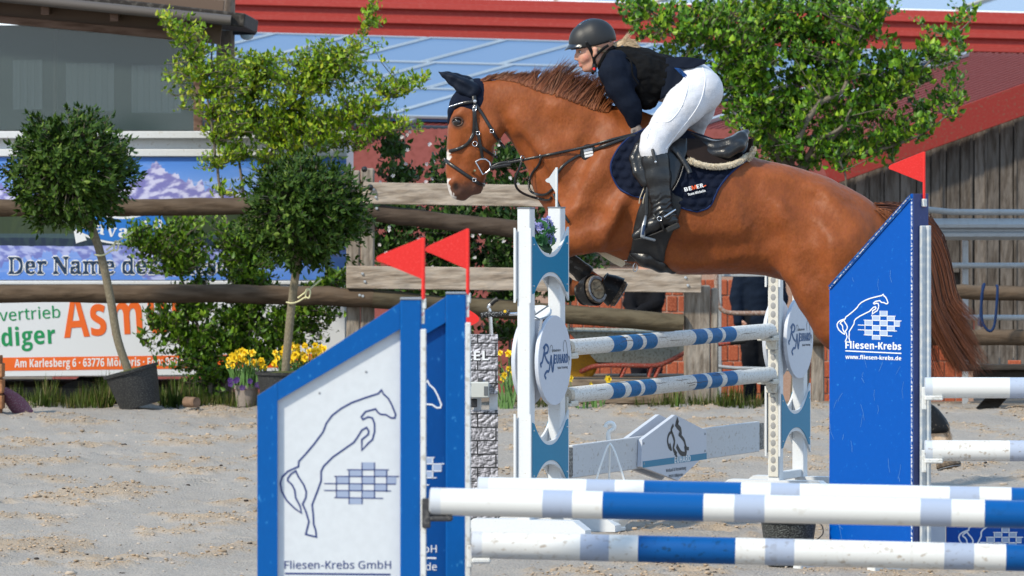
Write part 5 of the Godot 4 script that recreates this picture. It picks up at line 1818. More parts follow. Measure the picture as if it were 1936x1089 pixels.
func build_tile_jump() -> void:
	var white := Color(.68, .68, .665)
	var grey := Color(.34, .39, .50)
	var blue := Color(.0, .082, .29)
	sponsor_wing(Vector3.ZERO, true, "blue wing with white panel showing a horse outline and tile drawing")
	sponsor_wing(Vector3(.1556, 0, -.85), false, "blue wing with blue panel standing behind the white panelled wing")
	flag(W(800.5, 566, 20.69) + Vector3(0, 0, .012), 0, true, "red flag on the wing with the white panel", Vector2(.172, .147), .078)
	flag(W(884.5, 557, 21.54) + Vector3(0, 0, .012), 0, true, "red flag on the blue wing behind the white panelled one", Vector2(.162, .15), .1)
	var u := 20.7 / F
	var bands := [[0.0, Color(.55, .58, .62)], [20 * u, white], [212 * u, grey], [268 * u, white], [325 * u, blue], [515 * u, white], [573 * u, grey], [630 * u, white], [922 * u, grey], [980 * u, white], [1042 * u, blue], [1232 * u, white], [1290 * u, grey], [1346 * u, white], [1560 * u, Color(.55, .58, .62)]]
	var r := 26.2 * u
	var list := [
		[W(815, 948, 20.68), W(2580, 987, 20.45), "clean banded pole resting in the dark grey cup of the white panelled wing", M.pole_clean],
		[W(905, 927, 21.5), W(2590, 960, 21.3), "clean banded pole on the blue panelled wing, above the muddy one", M.pole_clean],
		[W(893, 1030, 21.45), W(2585, 1070, 21.3), "mud-spattered banded pole, lowest on the blue panelled wing", M.pole_muddy]]
	for q in list:
		var t := thing("jump_pole", q[2], "pole", (q[0] + q[1]) * .5, "banded poles between the sloping blue wings")
		part(t, "pole_body", striped_pole(q[0], q[1], r, bands), q[3])
	# cups
	var st := st_new()
	var c := W(808, 970, 20.68)
	add_box(st, Transform3D(Basis.IDENTITY, W(806, 970, 20.66)), Vector3(16 * u, 56 * u, .03), .004)
	add_box(st, Transform3D(Basis.IDENTITY, W(832, 980, 20.68)), Vector3(48 * u, 10 * u, .07), .006)
	add_box(st, Transform3D(Basis.IDENTITY, W(850, 976, 20.68)), Vector3(10 * u, 10 * u, .06), .004)
	var cup := thing("pole_cup", "dark grey plastic cup holding the front pole on the white panelled wing", "pole cup", c)
	part(cup, "bracket", done(st), worn(Color(.05, .05, .055), Color(.16, .15, .14), .6, .02, 96, .5, .9, Vector3(4, 4, 4)))
	for q in [[888, 1060, 21.45, "white plastic cup under the mud-spattered pole on the blue panelled wing"], [890, 955, 21.5, "white plastic cup under the clean pole on the blue panelled wing"]]:
		st = st_new()
		add_box(st, Transform3D(Basis.IDENTITY, W(q[0], q[1] - 8, q[2])), Vector3(10 * u, 44 * u, .03), .004)
		add_box(st, Transform3D(Basis.IDENTITY, W(q[0] + 22, q[1] - 1, q[2])), Vector3(38 * u, 11 * u, .07), .006)
		cup = thing("pole_cup", q[3], "pole cup", W(q[0], q[1], q[2]))
		part(cup, "bracket", done(st), M.pvc)
	# the far ends, outside the picture, rest on plain wings
	for q in [[2600, 20.5], [2612, 21.35]]:
		var x: float = P2(q[0], 0, q[1]).x
		var root := thing("jump_wing", ["plain blue wing carrying the far end of the front banded pole", "plain blue wing carrying the far end of the muddy banded pole"][0 if q[0] == 2600 else 1], "jump wing", Vector3(x, 0, -q[1]), "plain blue wings")
		st = st_new()
		add_box(st, Transform3D(Basis.IDENTITY, Vector3(x + .04, .78, -q[1])), Vector3(.08, 1.52, .07), .005)
		part(root, "post", done(st), M.blue_paint)
		part(root, "panel", prism(Transform3D(Basis.IDENTITY, Vector3(x + .08, 0, -q[1])), PackedVector2Array([Vector2(0, .1), Vector2(.5, .1), Vector2(.5, 1.15), Vector2(0, 1.48)]), -.02, .02), M.blue_board)
		st = st_new()
		for k in 3:
			add_box(st, Transform3D(Basis.IDENTITY, Vector3(x - .03, [.77, .63, .5][k], -q[1])), Vector3(.07, .02, .09), .004)
		part(root, "cups", done(st), M.pvc)
		st = st_new()
		add_box(st, Transform3D(Basis.IDENTITY, Vector3(x + .1, .05, -q[1])), Vector3(.06, .1, .6), .008)
		part(root, "foot", done(st), M.blue_paint)

# ---------------------------------------------------------------- the blue wing on the right, turned to the left
func build_shell_wing() -> void:
	var th := deg_to_rad(40.0)
	var d0 := 28.5
	var t := Vector3(cos(th), 0, sin(th))
	var n := Vector3(-sin(th), 0, cos(th))
	var o := Vector3(P2(1568, 0, d0).x, 0, -d0)
	var xf := Transform3D(Basis(t, Vector3.UP, n), o)
	var u := 28.34 / F
	var k := u / cos(th)
	var Y := func(py: float) -> float: return EYE - (py - YH) * u
	var L := func(px: float) -> float: return (px - 1568.0) * k
	var label := "tall solid blue wing with white horse outline and lettering beside the horse's tail"
	var root := thing("jump_wing", label, "jump wing", o + t * .2, "")
	var w: float = L.call(1718)
	var body := PackedVector2Array([Vector2(0, Y.call(1068)), Vector2(w, Y.call(1072)), Vector2(w, Y.call(366)), Vector2(w - .012, Y.call(366)), Vector2(0, Y.call(543))])
	var shell := part(root, "shell", prism(xf, body, -.125, 0.0), M.blue_shell)
	# narrow side with the peg rail
	var side := Transform3D(Basis(-n, Vector3.UP, t), xf * Vector3(w, 0, 0))
	var rise: float = Y.call(366) - Y.call(1072)
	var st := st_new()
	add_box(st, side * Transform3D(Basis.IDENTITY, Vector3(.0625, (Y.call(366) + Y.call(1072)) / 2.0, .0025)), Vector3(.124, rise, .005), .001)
	part(root, "side_panel", done(st), worn(Color(.035, .055, .17), Color(.10, .13, .26), .35, .05, 87, .75, .95, Vector3(2, 1, 2)))  # darker blue paints in the shade of the side turned from the sun
	st = st_new()
	add_box(st, side * Transform3D(Basis.IDENTITY, Vector3(.072, (Y.call(426) + Y.call(1040)) / 2.0, .014)), Vector3(.058, Y.call(426) - Y.call(1040), .018), .004)
	add_box(st, side * Transform3D(Basis.IDENTITY, Vector3(.090, (Y.call(426) + Y.call(1040)) / 2.0, .03)), Vector3(.022, Y.call(426) - Y.call(1040), .02), .003)
	var rail := part(root, "peg_strip", done(st), worn(Color(.42, .47, .52), Color(.6, .6, .58), .3, .02, 88, .4, .8, Vector3(2, 2, 2)))
	var hole := box_mesh(Vector3(.012, .016, .002), 0)
	for q in 30:
		piece(rail, "peg_hole", hole, mat_cache("dark", Color(.03, .03, .035), .8), side * Transform3D(Basis.IDENTITY, Vector3(.109, Y.call(440.0 + q * 19.5), .02)))
	st = st_new()
	add_box(st, side * Transform3D(Basis.IDENTITY, Vector3(.078, Y.call(383), .012)), Vector3(.03, 15 * u, .018), .003)
	part(root, "flag_socket", done(st), M.pvc)
	# raised rims, worn to the white at the edges
	st = st_new()
	add_stroke(st, xf, [Vector2(.004, Y.call(545)), Vector2(w - .010, Y.call(371))], .022, .0, .006)
	part(root, "rim", done(st), worn(Color(.0025, .045, .20), Color(.06, .2, .42), .35, .02, 89, .62, .8, Vector3(3, 3, 3)))
	st = st_new()
	add_stroke(st, xf, [Vector2(w - .006, Y.call(375)), Vector2(w - .006, Y.call(1060))], .008, .0, .003)
	part(root, "worn_edge", done(st), worn(Color(.0025, .06, .28), Color(.72, .72, .68), .5, .03, 90, .5, .56, Vector3(4, 4, 4)))
	st = st_new()
	add_stroke(st, xf, [Vector2(.002, Y.call(548)), Vector2(w - .014, Y.call(370))], .005, .006, .0075)
	part(root, "worn_edge", done(st), worn(Color(.0025, .06, .28), Color(.70, .62, .52), .5, .03, 97, .5, .58, Vector3(4, 4, 4)))
	# feet
	st = st_new()
	add_box(st, xf * Transform3D(Basis.IDENTITY, Vector3(w / 2, .055, -.06)), Vector3(w, .05, .13), .004)
	var sill := part(root, "sill", done(st), M.pvc)
	for q in 3:
		part(sill, "bolt", lathe(xf * Transform3D(Basis(Vector3.RIGHT, PI / 2), Vector3(w * (.36 + .2 * q), .058, .006)), [[.008, 0], [.006, .004], [0, .006]], 8), M.steel)
	for q in [.03, w - .03]:
		st = st_new()
		add_box(st, xf * Transform3D(Basis.IDENTITY, Vector3(q, .02, 0.0)), Vector3(.05, .038, .62), .004)
		part(root, "foot", done(st), M.pvc)
	# print
	var face := xf * Transform3D(Basis.IDENTITY, Vector3(0, 0, .0005))
	var sx := 86.0 / 218.0
	var sy := 92.0 / 278.0
	var map := Transform2D(Vector2(sx * k, 0), Vector2(-.043 * k, -sy * u), Vector2(L.call(1590.0) - 530.0 * sx * k + 737.0 * .043 * k, Y.call(556.0) + 737.0 * sy * u))
	# the tiles stand lower and closer here than on the flat panel
	var tx := 78.0 / 141.0
	var ty := 55.0 / 79.0
	tile_logo(shell, face, map, .0056, M.white_print, M.tile_print_light, Transform2D(Vector2(tx * k, 0), Vector2(0, -ty * u), Vector2(L.call(1620.0) - 613.0 * tx * k, Y.call(587.0) + 874.0 * ty * u)))
	lettering(shell, "Fliesen-Krebs", "sans_bold", face, L.call(1597.5), Y.call(660), 100 * k, 13.5 * u, M.white_print, .0016)
	lettering(shell, "www.fliesen-krebs.de", "sans_bold", face, L.call(1597.5), Y.call(679.5), 100 * k, 7.5 * u, M.white_print, .0016)
	st = st_new()
	add_stroke(st, face, [Vector2(L.call(1597.5), Y.call(664.5)), Vector2(L.call(1698), Y.call(666.5))], .0055, 0, .0014)
	part(shell, "underline", done(st), M.white_print)
	# scratches in the paint
	rng.seed = 8
	st = st_new()
	for i in 46:
		var a := Vector2(rng.randf_range(.02, w - .03), rng.randf_range(Y.call(1050), Y.call(520)))
		if a.y > Y.call(690) and a.y < Y.call(550): continue
		if a.y > Y.call(543.0 - 177.0 * a.x / w) - .06: continue
		var b := a + Vector2(rng.randf_range(-.03, .03), rng.randf_range(.01, .09))
		add_stroke(st, face, [a, a.lerp(b, .5) + Vector2(rng.randf_range(-.008, .008), 0), b], rng.randf_range(.0008, .0018), 0, .0006)
	var sc := part(shell, "scratches", done(st), mat(Color(.10, .24, .5), .5))
	sc.set_meta("kind", "stuff")
	flag(side * Vector3(.078, Y.call(391), .012), 0, true, "scratched red flag on the tall solid blue wing", Vector2(.178, .15), .125)
	# its poles
	var white := Color(.68, .68, .665)
	for q in [[733, 755, "clean white and grey pole, upper of two beside the horse's tail", M.pole_clean], [852, 874, "mud-marked white and grey pole, lower of two beside the horse's hind hoof", M.pole_muddy]]:
		var a: Vector3 = W(1749, q[0], 28.12)
		var b: Vector3 = a + Vector3(3.4, 0, .12)
		var pole := thing("jump_pole", q[2], "pole", (a + b) * .5, "white and grey poles on the tall blue wing")
		part(pole, "pole_body", striped_pole(a, b, 19.6 * u, [[0.0, Color(.52, .56, .62)], [.036, white], [158 * u, Color(.38, .43, .54)], [215 * u, white]]), q[3])
		st = st_new()
		add_box(st, Transform3D(Basis.IDENTITY, W(1747, q[1] - 2, 28.1)), Vector3(9 * u, 42 * u, .03), .003)
		add_box(st, Transform3D(Basis.IDENTITY, W(1765, q[1] - 3, 28.1)), Vector3(34 * u, 9 * u, .08), .005)
		var cup := thing("pole_cup", ["white plastic cup under the clean pole on the tall blue wing", "white plastic cup under the mud-marked pole on the tall blue wing"][0 if q[0] < 800 else 1], "pole cup", W(1747, q[1], 28.1))
		part(cup, "bracket", done(st), M.pvc)
	# the far end of that fence, outside the picture
	var ex: float = P2(1749, 0, 28.12).x + 3.4
	var far := thing("jump_wing", "plain blue post wing at the far end of the white poles", "jump wing", Vector3(ex, 0, -28.0), "plain blue wings")
	st = st_new()
	add_box(st, Transform3D(Basis.IDENTITY, Vector3(ex + .05, .9, -28.0)), Vector3(.09, 1.7, .09), .006)
	part(far, "post", done(st), M.blue_shell)
	st = st_new()
	add_box(st, Transform3D(Basis.IDENTITY, Vector3(ex + .05, .03, -28.0)), Vector3(.4, .06, .5), .006)
	part(far, "foot", done(st), M.pvc)
	for yy in [.82, .51]:
		st = st_new()
		add_box(st, Transform3D(Basis.IDENTITY, Vector3(ex - .02, yy, -28.0)), Vector3(.07, .02, .09), .004)
		part(far, "cup", done(st), M.pvc)
	# low plank with the same print
	var pd := 28.75
	var pu := pd / F
	var plank := thing("filler_board", "low blue filler board with white tile drawing behind the muddy pole", "filler board", W(1980, 1063, pd))
	var px := shifted(Vector3.ZERO, pd)
	var bd := part(plank, "board", prism(px, poly_px([[1789, 975], [2500, 975], [2500, 1052], [1789, 1052]], pd), -.02, .02), M.blue_shell)
	st = st_new()
	add_box(st, Transform3D(Basis.IDENTITY, Vector3(P2(1770, 0, pd).x, .12, -pd)), Vector3(34 * pu, .24, .05), .003)
	part(plank, "end_post", done(st), M.white_board)
	st = st_new()
	add_box(st, Transform3D(Basis.IDENTITY, Vector3(P2(2510, 0, pd).x, .12, -pd)), Vector3(20 * pu, .24, .05), .003)
	part(plank, "end_post", done(st), M.white_board)
	var pf := px * Transform3D(Basis.IDENTITY, Vector3(0, 0, .0205))
	tile_logo(bd, pf, Transform2D(Vector2(.55 * pu, 0), Vector2(0, -sy * 1.25 * pu), P2(1812 - 530 * .55, 942 - 737 * sy * 1.25, pd)), .008, M.white_print, M.tile_print_light, Transform2D(Vector2(.58 * pu, 0), Vector2(0, -.72 * pu), P2(1852 - 613 * .58, 996 - 874 * .72, pd)))
	st = st_new()
	for q in [[1700, 1082], [1830, 1078]]:
		add_box(st, Transform3D(Basis.IDENTITY, Vector3(P2(q[0], 0, pd).x, .018, -pd + .1)), Vector3(.32, .034, .07), .004)
	part(plank, "foot", done(st), M.pvc)

# ---------------------------------------------------------------- the fence the horse is clearing: it runs away from the camera
const PHI := 1.1868   # 68 degrees
var NT := Vector3(cos(PHI), 0, -sin(PHI))
var NN := Vector3(sin(PHI), 0, cos(PHI))
var N0 := Vector3(.288, 0, -31.3)

func nl(px: float) -> float:
	var p := px - 968.0
	return (F * N0.x - p * 31.3) / (p * sin(PHI) - F * cos(PHI))

func ny(py: float, L: float) -> float:
	return EYE - (py - YH) * (31.3 + L * sin(PHI)) / F

func NP(px: float, py: float) -> Vector2:
	var l := nl(px)
	return Vector2(l, ny(py, l))

func waisted(w: float, top: float, valley: float, arch: float, bottom: float, inset: float) -> PackedVector2Array:
	# a plate with a round bite out of its top and its bottom
	var p := PackedVector2Array()
	for k in 21:
		var t := lerpf(-1, 1, k / 20.0)
		p.append(Vector2(t * (w / 2 - inset), lerpf(valley, top, pow(absf(t), 2.3)) - inset * (1.0 if absf(t) < .95 else 2.2)))
	for k in 21:
		var t := lerpf(1, -1, k / 20.0)
		p.append(Vector2(t * (w / 2 - inset), lerpf(arch, bottom, pow(absf(t), 2.3)) + inset * (1.0 if absf(t) < .95 else 2.2)))
	return p

func sponsor_disc(root: Node3D, xf: Transform3D, drawing: bool) -> void:
	var r := .245
	var st := st_new()
	add_lathe(st, xf * Transform3D(Basis(Vector3.RIGHT, PI / 2), Vector3.ZERO), [[0, -.012], [r - .003, -.012], [r, -.009], [r, .009], [r - .003, .012], [0, .012]], 48)
	var disc := part(root, "sponsor_disc", done(st), M.disc)
	if not drawing: return
	var f := xf * Transform3D(Basis.IDENTITY, Vector3(0, 0, .0125))
	var s := r / .245
	# script initials and name in blue
	st = st_new()
	var big := .005
	add_stroke(st, f, smooth2([Vector2(-.205, -.03), Vector2(-.215, -.012), Vector2(-.19, .0), Vector2(-.165, .05), Vector2(-.15, .08)]), .014, 0, .0015)
	add_stroke(st, f, smooth2([Vector2(-.18, .07), Vector2(-.14, .09), Vector2(-.105, .075), Vector2(-.115, .048), Vector2(-.155, .038), Vector2(-.12, .0), Vector2(-.09, -.012)]), .014, 0, .0015)
	add_stroke(st, f, smooth2([Vector2(-.135, -.095), Vector2(-.155, -.075), Vector2(-.125, -.055), Vector2(-.09, -.05), Vector2(-.06, .03)]), .014, 0, .0015)
	add_stroke(st, f, smooth2([Vector2(-.06, .03), Vector2(-.045, -.05), Vector2(-.03, -.045), Vector2(-.015, .035)]), .014, 0, .0015)
	part(disc, "script_initials", done(st), M.logo_blue)
	lettering(disc, "EUHARD", "sans_bold", f * Transform3D(Basis(Vector3.BACK, .0), Vector3.ZERO), -.012, -.018, .2, .05, M.logo_blue, .0015)
	lettering(disc, "Reithindernisse", "sans", f, -.05, .048, .13, .014, mat_cache("greyprint", Color(.2, .21, .23), .6), .0012)
	lettering(disc, "Verkauf · Vermietung", "sans", f, .035, -.048, .15, .013, mat_cache("greyprint", Color(.2, .21, .23), .6), .0012)
	st = st_new()
	add_stroke(st, f, smooth2([Vector2(.125, .045), Vector2(.118, .075), Vector2(.13, .1), Vector2(.148, .105), Vector2(.168, .085), Vector2(.178, .05), Vector2(.19, .02), Vector2(.215, -.005), Vector2(.205, .018), Vector2(.2, -.03)]), .0035, 0, .0012)
	add_stroke(st, f, smooth2([Vector2(-.08, .045), Vector2(-.075, .075), Vector2(-.055, .085), Vector2(-.04, .07), Vector2(-.045, .045)]), .0035, 0, .0012)
	part(disc, "horse_sketch", done(st), mat_cache("greyprint", Color(.2, .21, .23), .6))

func waisted_wing(shift: float, label: String, near_first: bool) -> Node3D:
	var o := N0 + NT * (-.34 + shift)
	var xf := Transform3D(Basis(NT, Vector3.UP, NN), o)
	var root := thing("jump_wing", label, "jump wing", o, "waisted wings of the oblique fence")
	var hgt := 1.77
	for s in [-1, 1]:
		var st := st_new()
		add_box(st, xf * Transform3D(Basis.IDENTITY, Vector3(s * .225, hgt / 2 + .04, 0)), Vector3(.074, hgt - .08, .074), .004)
		var post := part(root, "post", done(st), M.white_metal)
		st = st_new()
		add_box(st, xf * Transform3D(Basis.IDENTITY, Vector3(s * .225, hgt + .002, 0)), Vector3(.078, .008, .078), .002)
		part(post, "cap", done(st), mat_cache("capgrey", Color(.16, .17, .19), .5))
	for s in [-1.0, 1.0]:
		var fx := xf * Transform3D(Basis(Vector3.UP, 0.0 if s > 0 else PI), Vector3(0, 0, s * .038))
		for q in [[1.666, 1.525, 1.402, 1.262], [.66, .503, .378, .235]]:
			var plate := part(root, "waisted_plate", prism(fx, waisted(.566, q[0], q[1], q[2], q[3], 0.0), 0.0, .012), M.white_metal)
			part(plate, "coloured_face", prism(fx, waisted(.566, q[0], q[1], q[2], q[3], .021), .0125, .016), M.teal)
			for e in [-1, 1]:
				for v in [q[0] - .09, q[3] + .09]:
					part(plate, "rivet", lathe(fx * Transform3D(Basis(Vector3.RIGHT, PI / 2), Vector3(e * .245, v, .016)), [[.005, 0], [.004, .003], [0, .004]], 8), M.steel)
		sponsor_disc(root, fx * Transform3D(Basis.IDENTITY, Vector3(0, .942, .03)), true)
	# feet across the fence line
	for s in [-1, 1]:
		var st := st_new()
		var poly := PackedVector2Array([Vector2(-.36, .0), Vector2(.36, .0), Vector2(.36, .035), Vector2(.29, .085), Vector2(-.29, .085), Vector2(-.36, .035)])
		add_prism(st, xf * Transform3D(Basis(Vector3.UP, PI / 2), Vector3(s * .225, .004, 0)), poly, -.045, .045)
		part(root, "foot", done(st), M.white_metal)
	var st2 := st_new()
	add_box(st2, xf * Transform3D(Basis.IDENTITY, Vector3(0, .11, 0)), Vector3(.376, .05, .05), .004)
	part(root, "cross_bar", done(st2), M.white_metal)
	# keyhole track on the post towards the poles
	var e := 1.0 if not near_first else -1.0
	var face := xf * Transform3D(Basis(Vector3.UP, PI / 2 if e > 0 else -PI / 2), Vector3(e * .262 if near_first else .262, 0, 0))
	st2 = st_new()
	add_box(st2, face * Transform3D(Basis.IDENTITY, Vector3(0, .86, .004)), Vector3(.064, 1.5, .008), .002)
	var track := part(root, "keyhole_track", done(st2), M.track)
	var key := lathe(Transform3D(Basis(Vector3.RIGHT, PI / 2), Vector3.ZERO), [[.017, 0], [.013, .0015], [0, .0015]], 12)
	for k in 28:
		piece(track, "keyhole", key, mat_cache("keyhole", Color(.28, .28, .28), .7), face * Transform3D(Basis.from_scale(Vector3(1, 1.25, 1)), Vector3(0, .16 + k * .052, .0082)))
	return root

func build_oblique_jump() -> void:
	M.white_metal = worn(Color(.64, .66, .68), Color(.5, .47, .43), .35, .05, 101, .76, .95, Vector3(1.5, 1.5, 1.5))
	M.disc = worn(Color(.54, .575, .65), Color(.46, .47, .5), .4, .05, 102, .76, .96, Vector3(1.5, 1.5, 1.5))
	M.logo_blue = mat(Color(.006, .07, .20), .5)
	M.track = worn(Color(.62, .60, .54), Color(.42, .36, .28), .5, .02, 103, .62, .85, Vector3(3, 3, 3))
	waisted_wing(0.0, "white wing with teal waisted plates and a small white flag, flowers in its top", false)
	waisted_wing(4.07, "white wing with teal waisted plates half hidden behind the horse's thigh", true)
	var top := N0 + NT * (-.115) + Vector3(0, 1.77, 0)
	flag(top, 0, false, "small white flag on the wing with flowers in its top", Vector2(.062, .137), .085)
	flag(N0 + NT * (3.51) + Vector3(0, 1.77, 0), 0, true, "red flag sticking up behind the horse's croup", Vector2(.16, .14), .1)
	# poles
	var white := Color(.64, .635, .61)
	var blue := Color(.0, .12, .32)
	for q in [[.998, [1147, 1172, 1183, 1202, 1209, 1230, 1303, 1325, 1334, 1353, 1359, 1380], "upper white pole with blue bands below the horse's belly"], [.735, [1146, 1169, 1180, 1199, 1206, 1228, 1304, 1325, 1333, 1353, 1362, 1382], "lower white pole with blue bands below the horse's belly"]]:
		var a: Vector3 = N0 + Vector3(0, q[0], 0)
		var b: Vector3 = N0 + NT * 3.40 + Vector3(0, q[0], 0)
		var bands := [[0.0, Color(.52, .46, .38)], [.05, white]]
		for i in range(0, 12, 2):
			bands.append([nl(q[1][i]), blue])
			bands.append([nl(q[1][i + 1]), white])
		var t := thing("jump_pole", q[2], "pole", (a + b) * .5, "blue-banded poles of the oblique fence")
		part(t, "pole_body", striped_pole(a, b, .0455, bands), M.pole_old)
		# cracks in the old paint
		rng.seed = 40 + int(q[0] * 100)
		var st := st_new()
		for k in 13:
			var L := rng.randf_range(.1, 3.3)
			var an := rng.randf_range(-.3, 1.4)
			var pts := []
			for j in 4:
				var ll := L + j * rng.randf_range(.03, .09)
				var aa := an + rng.randf_range(-.06, .06)
				pts.append(a + NT * ll + (NN * cos(aa) + Vector3.UP * sin(aa)) * .0462)
			if L < 3.0: add_tube(st, pts, [.0008, .0016, .0014, .0006], 4)
		var cr := part(t, "paint_cracks", done(st), mat_cache("crack", Color(.10, .07, .05), .9))
		cr.set_meta("kind", "stuff")
		for e in 2:
			var c := N0 + NT * (.03 if e == 0 else 3.37) + Vector3(0, q[0] - .05, 0)
			var where := "on the wing with flowers" if e == 0 else "on the wing behind the horse's thigh"
			var cup := thing("pole_cup", "white plastic cup under the %s blue-banded pole %s" % ["upper" if q[0] > .9 else "lower", where], "pole cup", c)
			st = st_new()
			add_box(st, Transform3D(Basis(NT, Vector3.UP, NN), c), Vector3(.13, .018, .1), .005)
			add_box(st, Transform3D(Basis(NT, Vector3.UP, NN), c + NT * (-.06 if e == 0 else .06) + Vector3(0, -.01, 0)), Vector3(.016, .11, .07), .004)
			add_box(st, Transform3D(Basis(NT, Vector3.UP, NN), c + NN * .048 + Vector3(0, .012, 0)), Vector3(.1, .02, .01), .003)
			part(cup, "bracket", done(st), M.track)
	# plank and sponsor boards
	var la := nl(1078)
	var lb := nl(1432)
	var yc := ny(873, la)
	var fr := Transform3D(Basis(NT, Vector3.UP, NN), N0)
	var plank := thing("jump_plank", "grey-white plank hung low between the waisted wings", "plank", fr * Vector3((la + lb) / 2, yc - .09, 0))
	var st := st_new()
	add_box(st, fr * Transform3D(Basis.IDENTITY, Vector3((la + lb) / 2, yc, 0)), Vector3(lb - la, .182, .03), .004)
	part(plank, "board", done(st), M.grey_board)
	for q in [la - .035, lb + .035]:
		st = st_new()
		add_box(st, fr * Transform3D(Basis.IDENTITY, Vector3(q, yc, 0)), Vector3(.07, .16, .036), .004)
		part(plank, "end_block", done(st), worn(Color(.13, .12, .11), Color(.35, .33, .3), .8, .03, 104, .4, .7, Vector3(3, 3, 3)))
	for s in [1.0, -1.0]:
		var poly := PackedVector2Array()
		for p in [[1264, 784], [1323, 814], [1323, 858], [1269, 908], [1199, 882], [1201, 831]]: poly.append(NP(p[0], p[1]))
		var mid := NP(1262, 848)
		var off := .03 if s > 0 else -.07
		var sign := thing("sponsor_sign", "pointed grey sponsor sign with a black horse sketch on the low plank" if s > 0 else "plain back of a twin sponsor sign behind the low plank", "sign", fr * Vector3(mid.x, poly[3].y, off))
		var bd := part(sign, "board", prism(fr, poly, off - .012, off + .012), M.disc)
		if s < 0:
			st = st_new()
			for k in 2:
				add_box(st, fr * Transform3D(Basis.IDENTITY, Vector3(mid.x + (k - .5) * .5, yc, -.037)), Vector3(.03, .03, .04), .003)
			part(sign, "bracket", done(st), M.steel)
			continue
		var f := fr * Transform3D(Basis.IDENTITY, Vector3(0, 0, off + .0125))
		var stripe := PackedVector2Array()
		for p in [[1202, 872], [1323, 856], [1323, 868], [1202, 884]]: stripe.append(NP(p[0], p[1]))
		part(bd, "blue_stripe", prism(f, stripe, 0, .001), M.teal)
		var a := NP(1262, 881)
		lettering(bd, "EUHARD", "sans_bold", f, a.x, ny(875.5, a.x), nl(1292) - a.x, .034, M.white_print, .002)
		var b := NP(1246, 892)
		lettering(bd, "Verkauf & Vermietung", "sans", f, b.x, ny(892.5, b.x), nl(1284) - b.x, .019, mat_cache("greyprint", Color(.2, .21, .23), .6), .0015)
		lettering(bd, "78591 Billigheim", "sans", f, b.x + .04, ny(904, b.x), nl(1278) - b.x - .04, .017, mat_cache("greyprint", Color(.2, .21, .23), .6), .0015)
		# ink sketch of a horse and rider coming over a jump
		st = st_new()
		var ink := func(pts: Array, w: float) -> void:
			var v := []
			for p in pts: v.append(NP(p[0], p[1]))
			add_stroke(st, f, smooth2(v), w, 0, .0015)
		ink.call([[1266, 792], [1268, 797], [1266, 800]], .03)
		ink.call([[1264, 800], [1268, 806], [1273, 812], [1274, 822]], .03)
		ink.call([[1260, 803], [1256, 812], [1258, 820]], .02)
		ink.call([[1257, 815], [1251, 822], [1249, 834], [1252, 846]], .018)
		ink.call([[1258, 820], [1262, 834], [1260, 848], [1266, 858]], .022)
		ink.call([[1270, 820], [1280, 832], [1284, 846], [1289, 848]], .02)
		ink.call([[1266, 842], [1274, 856], [1283, 857], [1282, 842]], .028)
		ink.call([[1252, 846], [1256, 850], [1253, 838]], .014)
		ink.call([[1262, 856], [1266, 863], [1262, 868]], .016)
		part(bd, "ink_sketch", done(st), mat_cache("ink", Color(.02, .02, .022), .6))
		st = st_new()
		ink.call([[1241, 883], [1243, 874], [1247, 861], [1252, 863], [1247, 872], [1254, 881]], .03)
		ink.call([[1255, 883], [1255, 866], [1260, 878], [1261, 862]], .026)
		part(bd, "script_initials", done(st), mat_cache("ink", Color(.02, .02, .022), .6))
		for p in [[1204, 838], [1204, 876], [1320, 820], [1320, 852]]:
			part(bd, "screw", lathe(f * Transform3D(Basis(Vector3.RIGHT, PI / 2), Vector3(NP(p[0], p[1]).x, NP(p[0], p[1]).y, 0)), [[.008, 0], [.006, .003], [0, .004]], 8), mat_cache("screw", Color(.25, .26, .28), .4))
	build_small_things(fr)

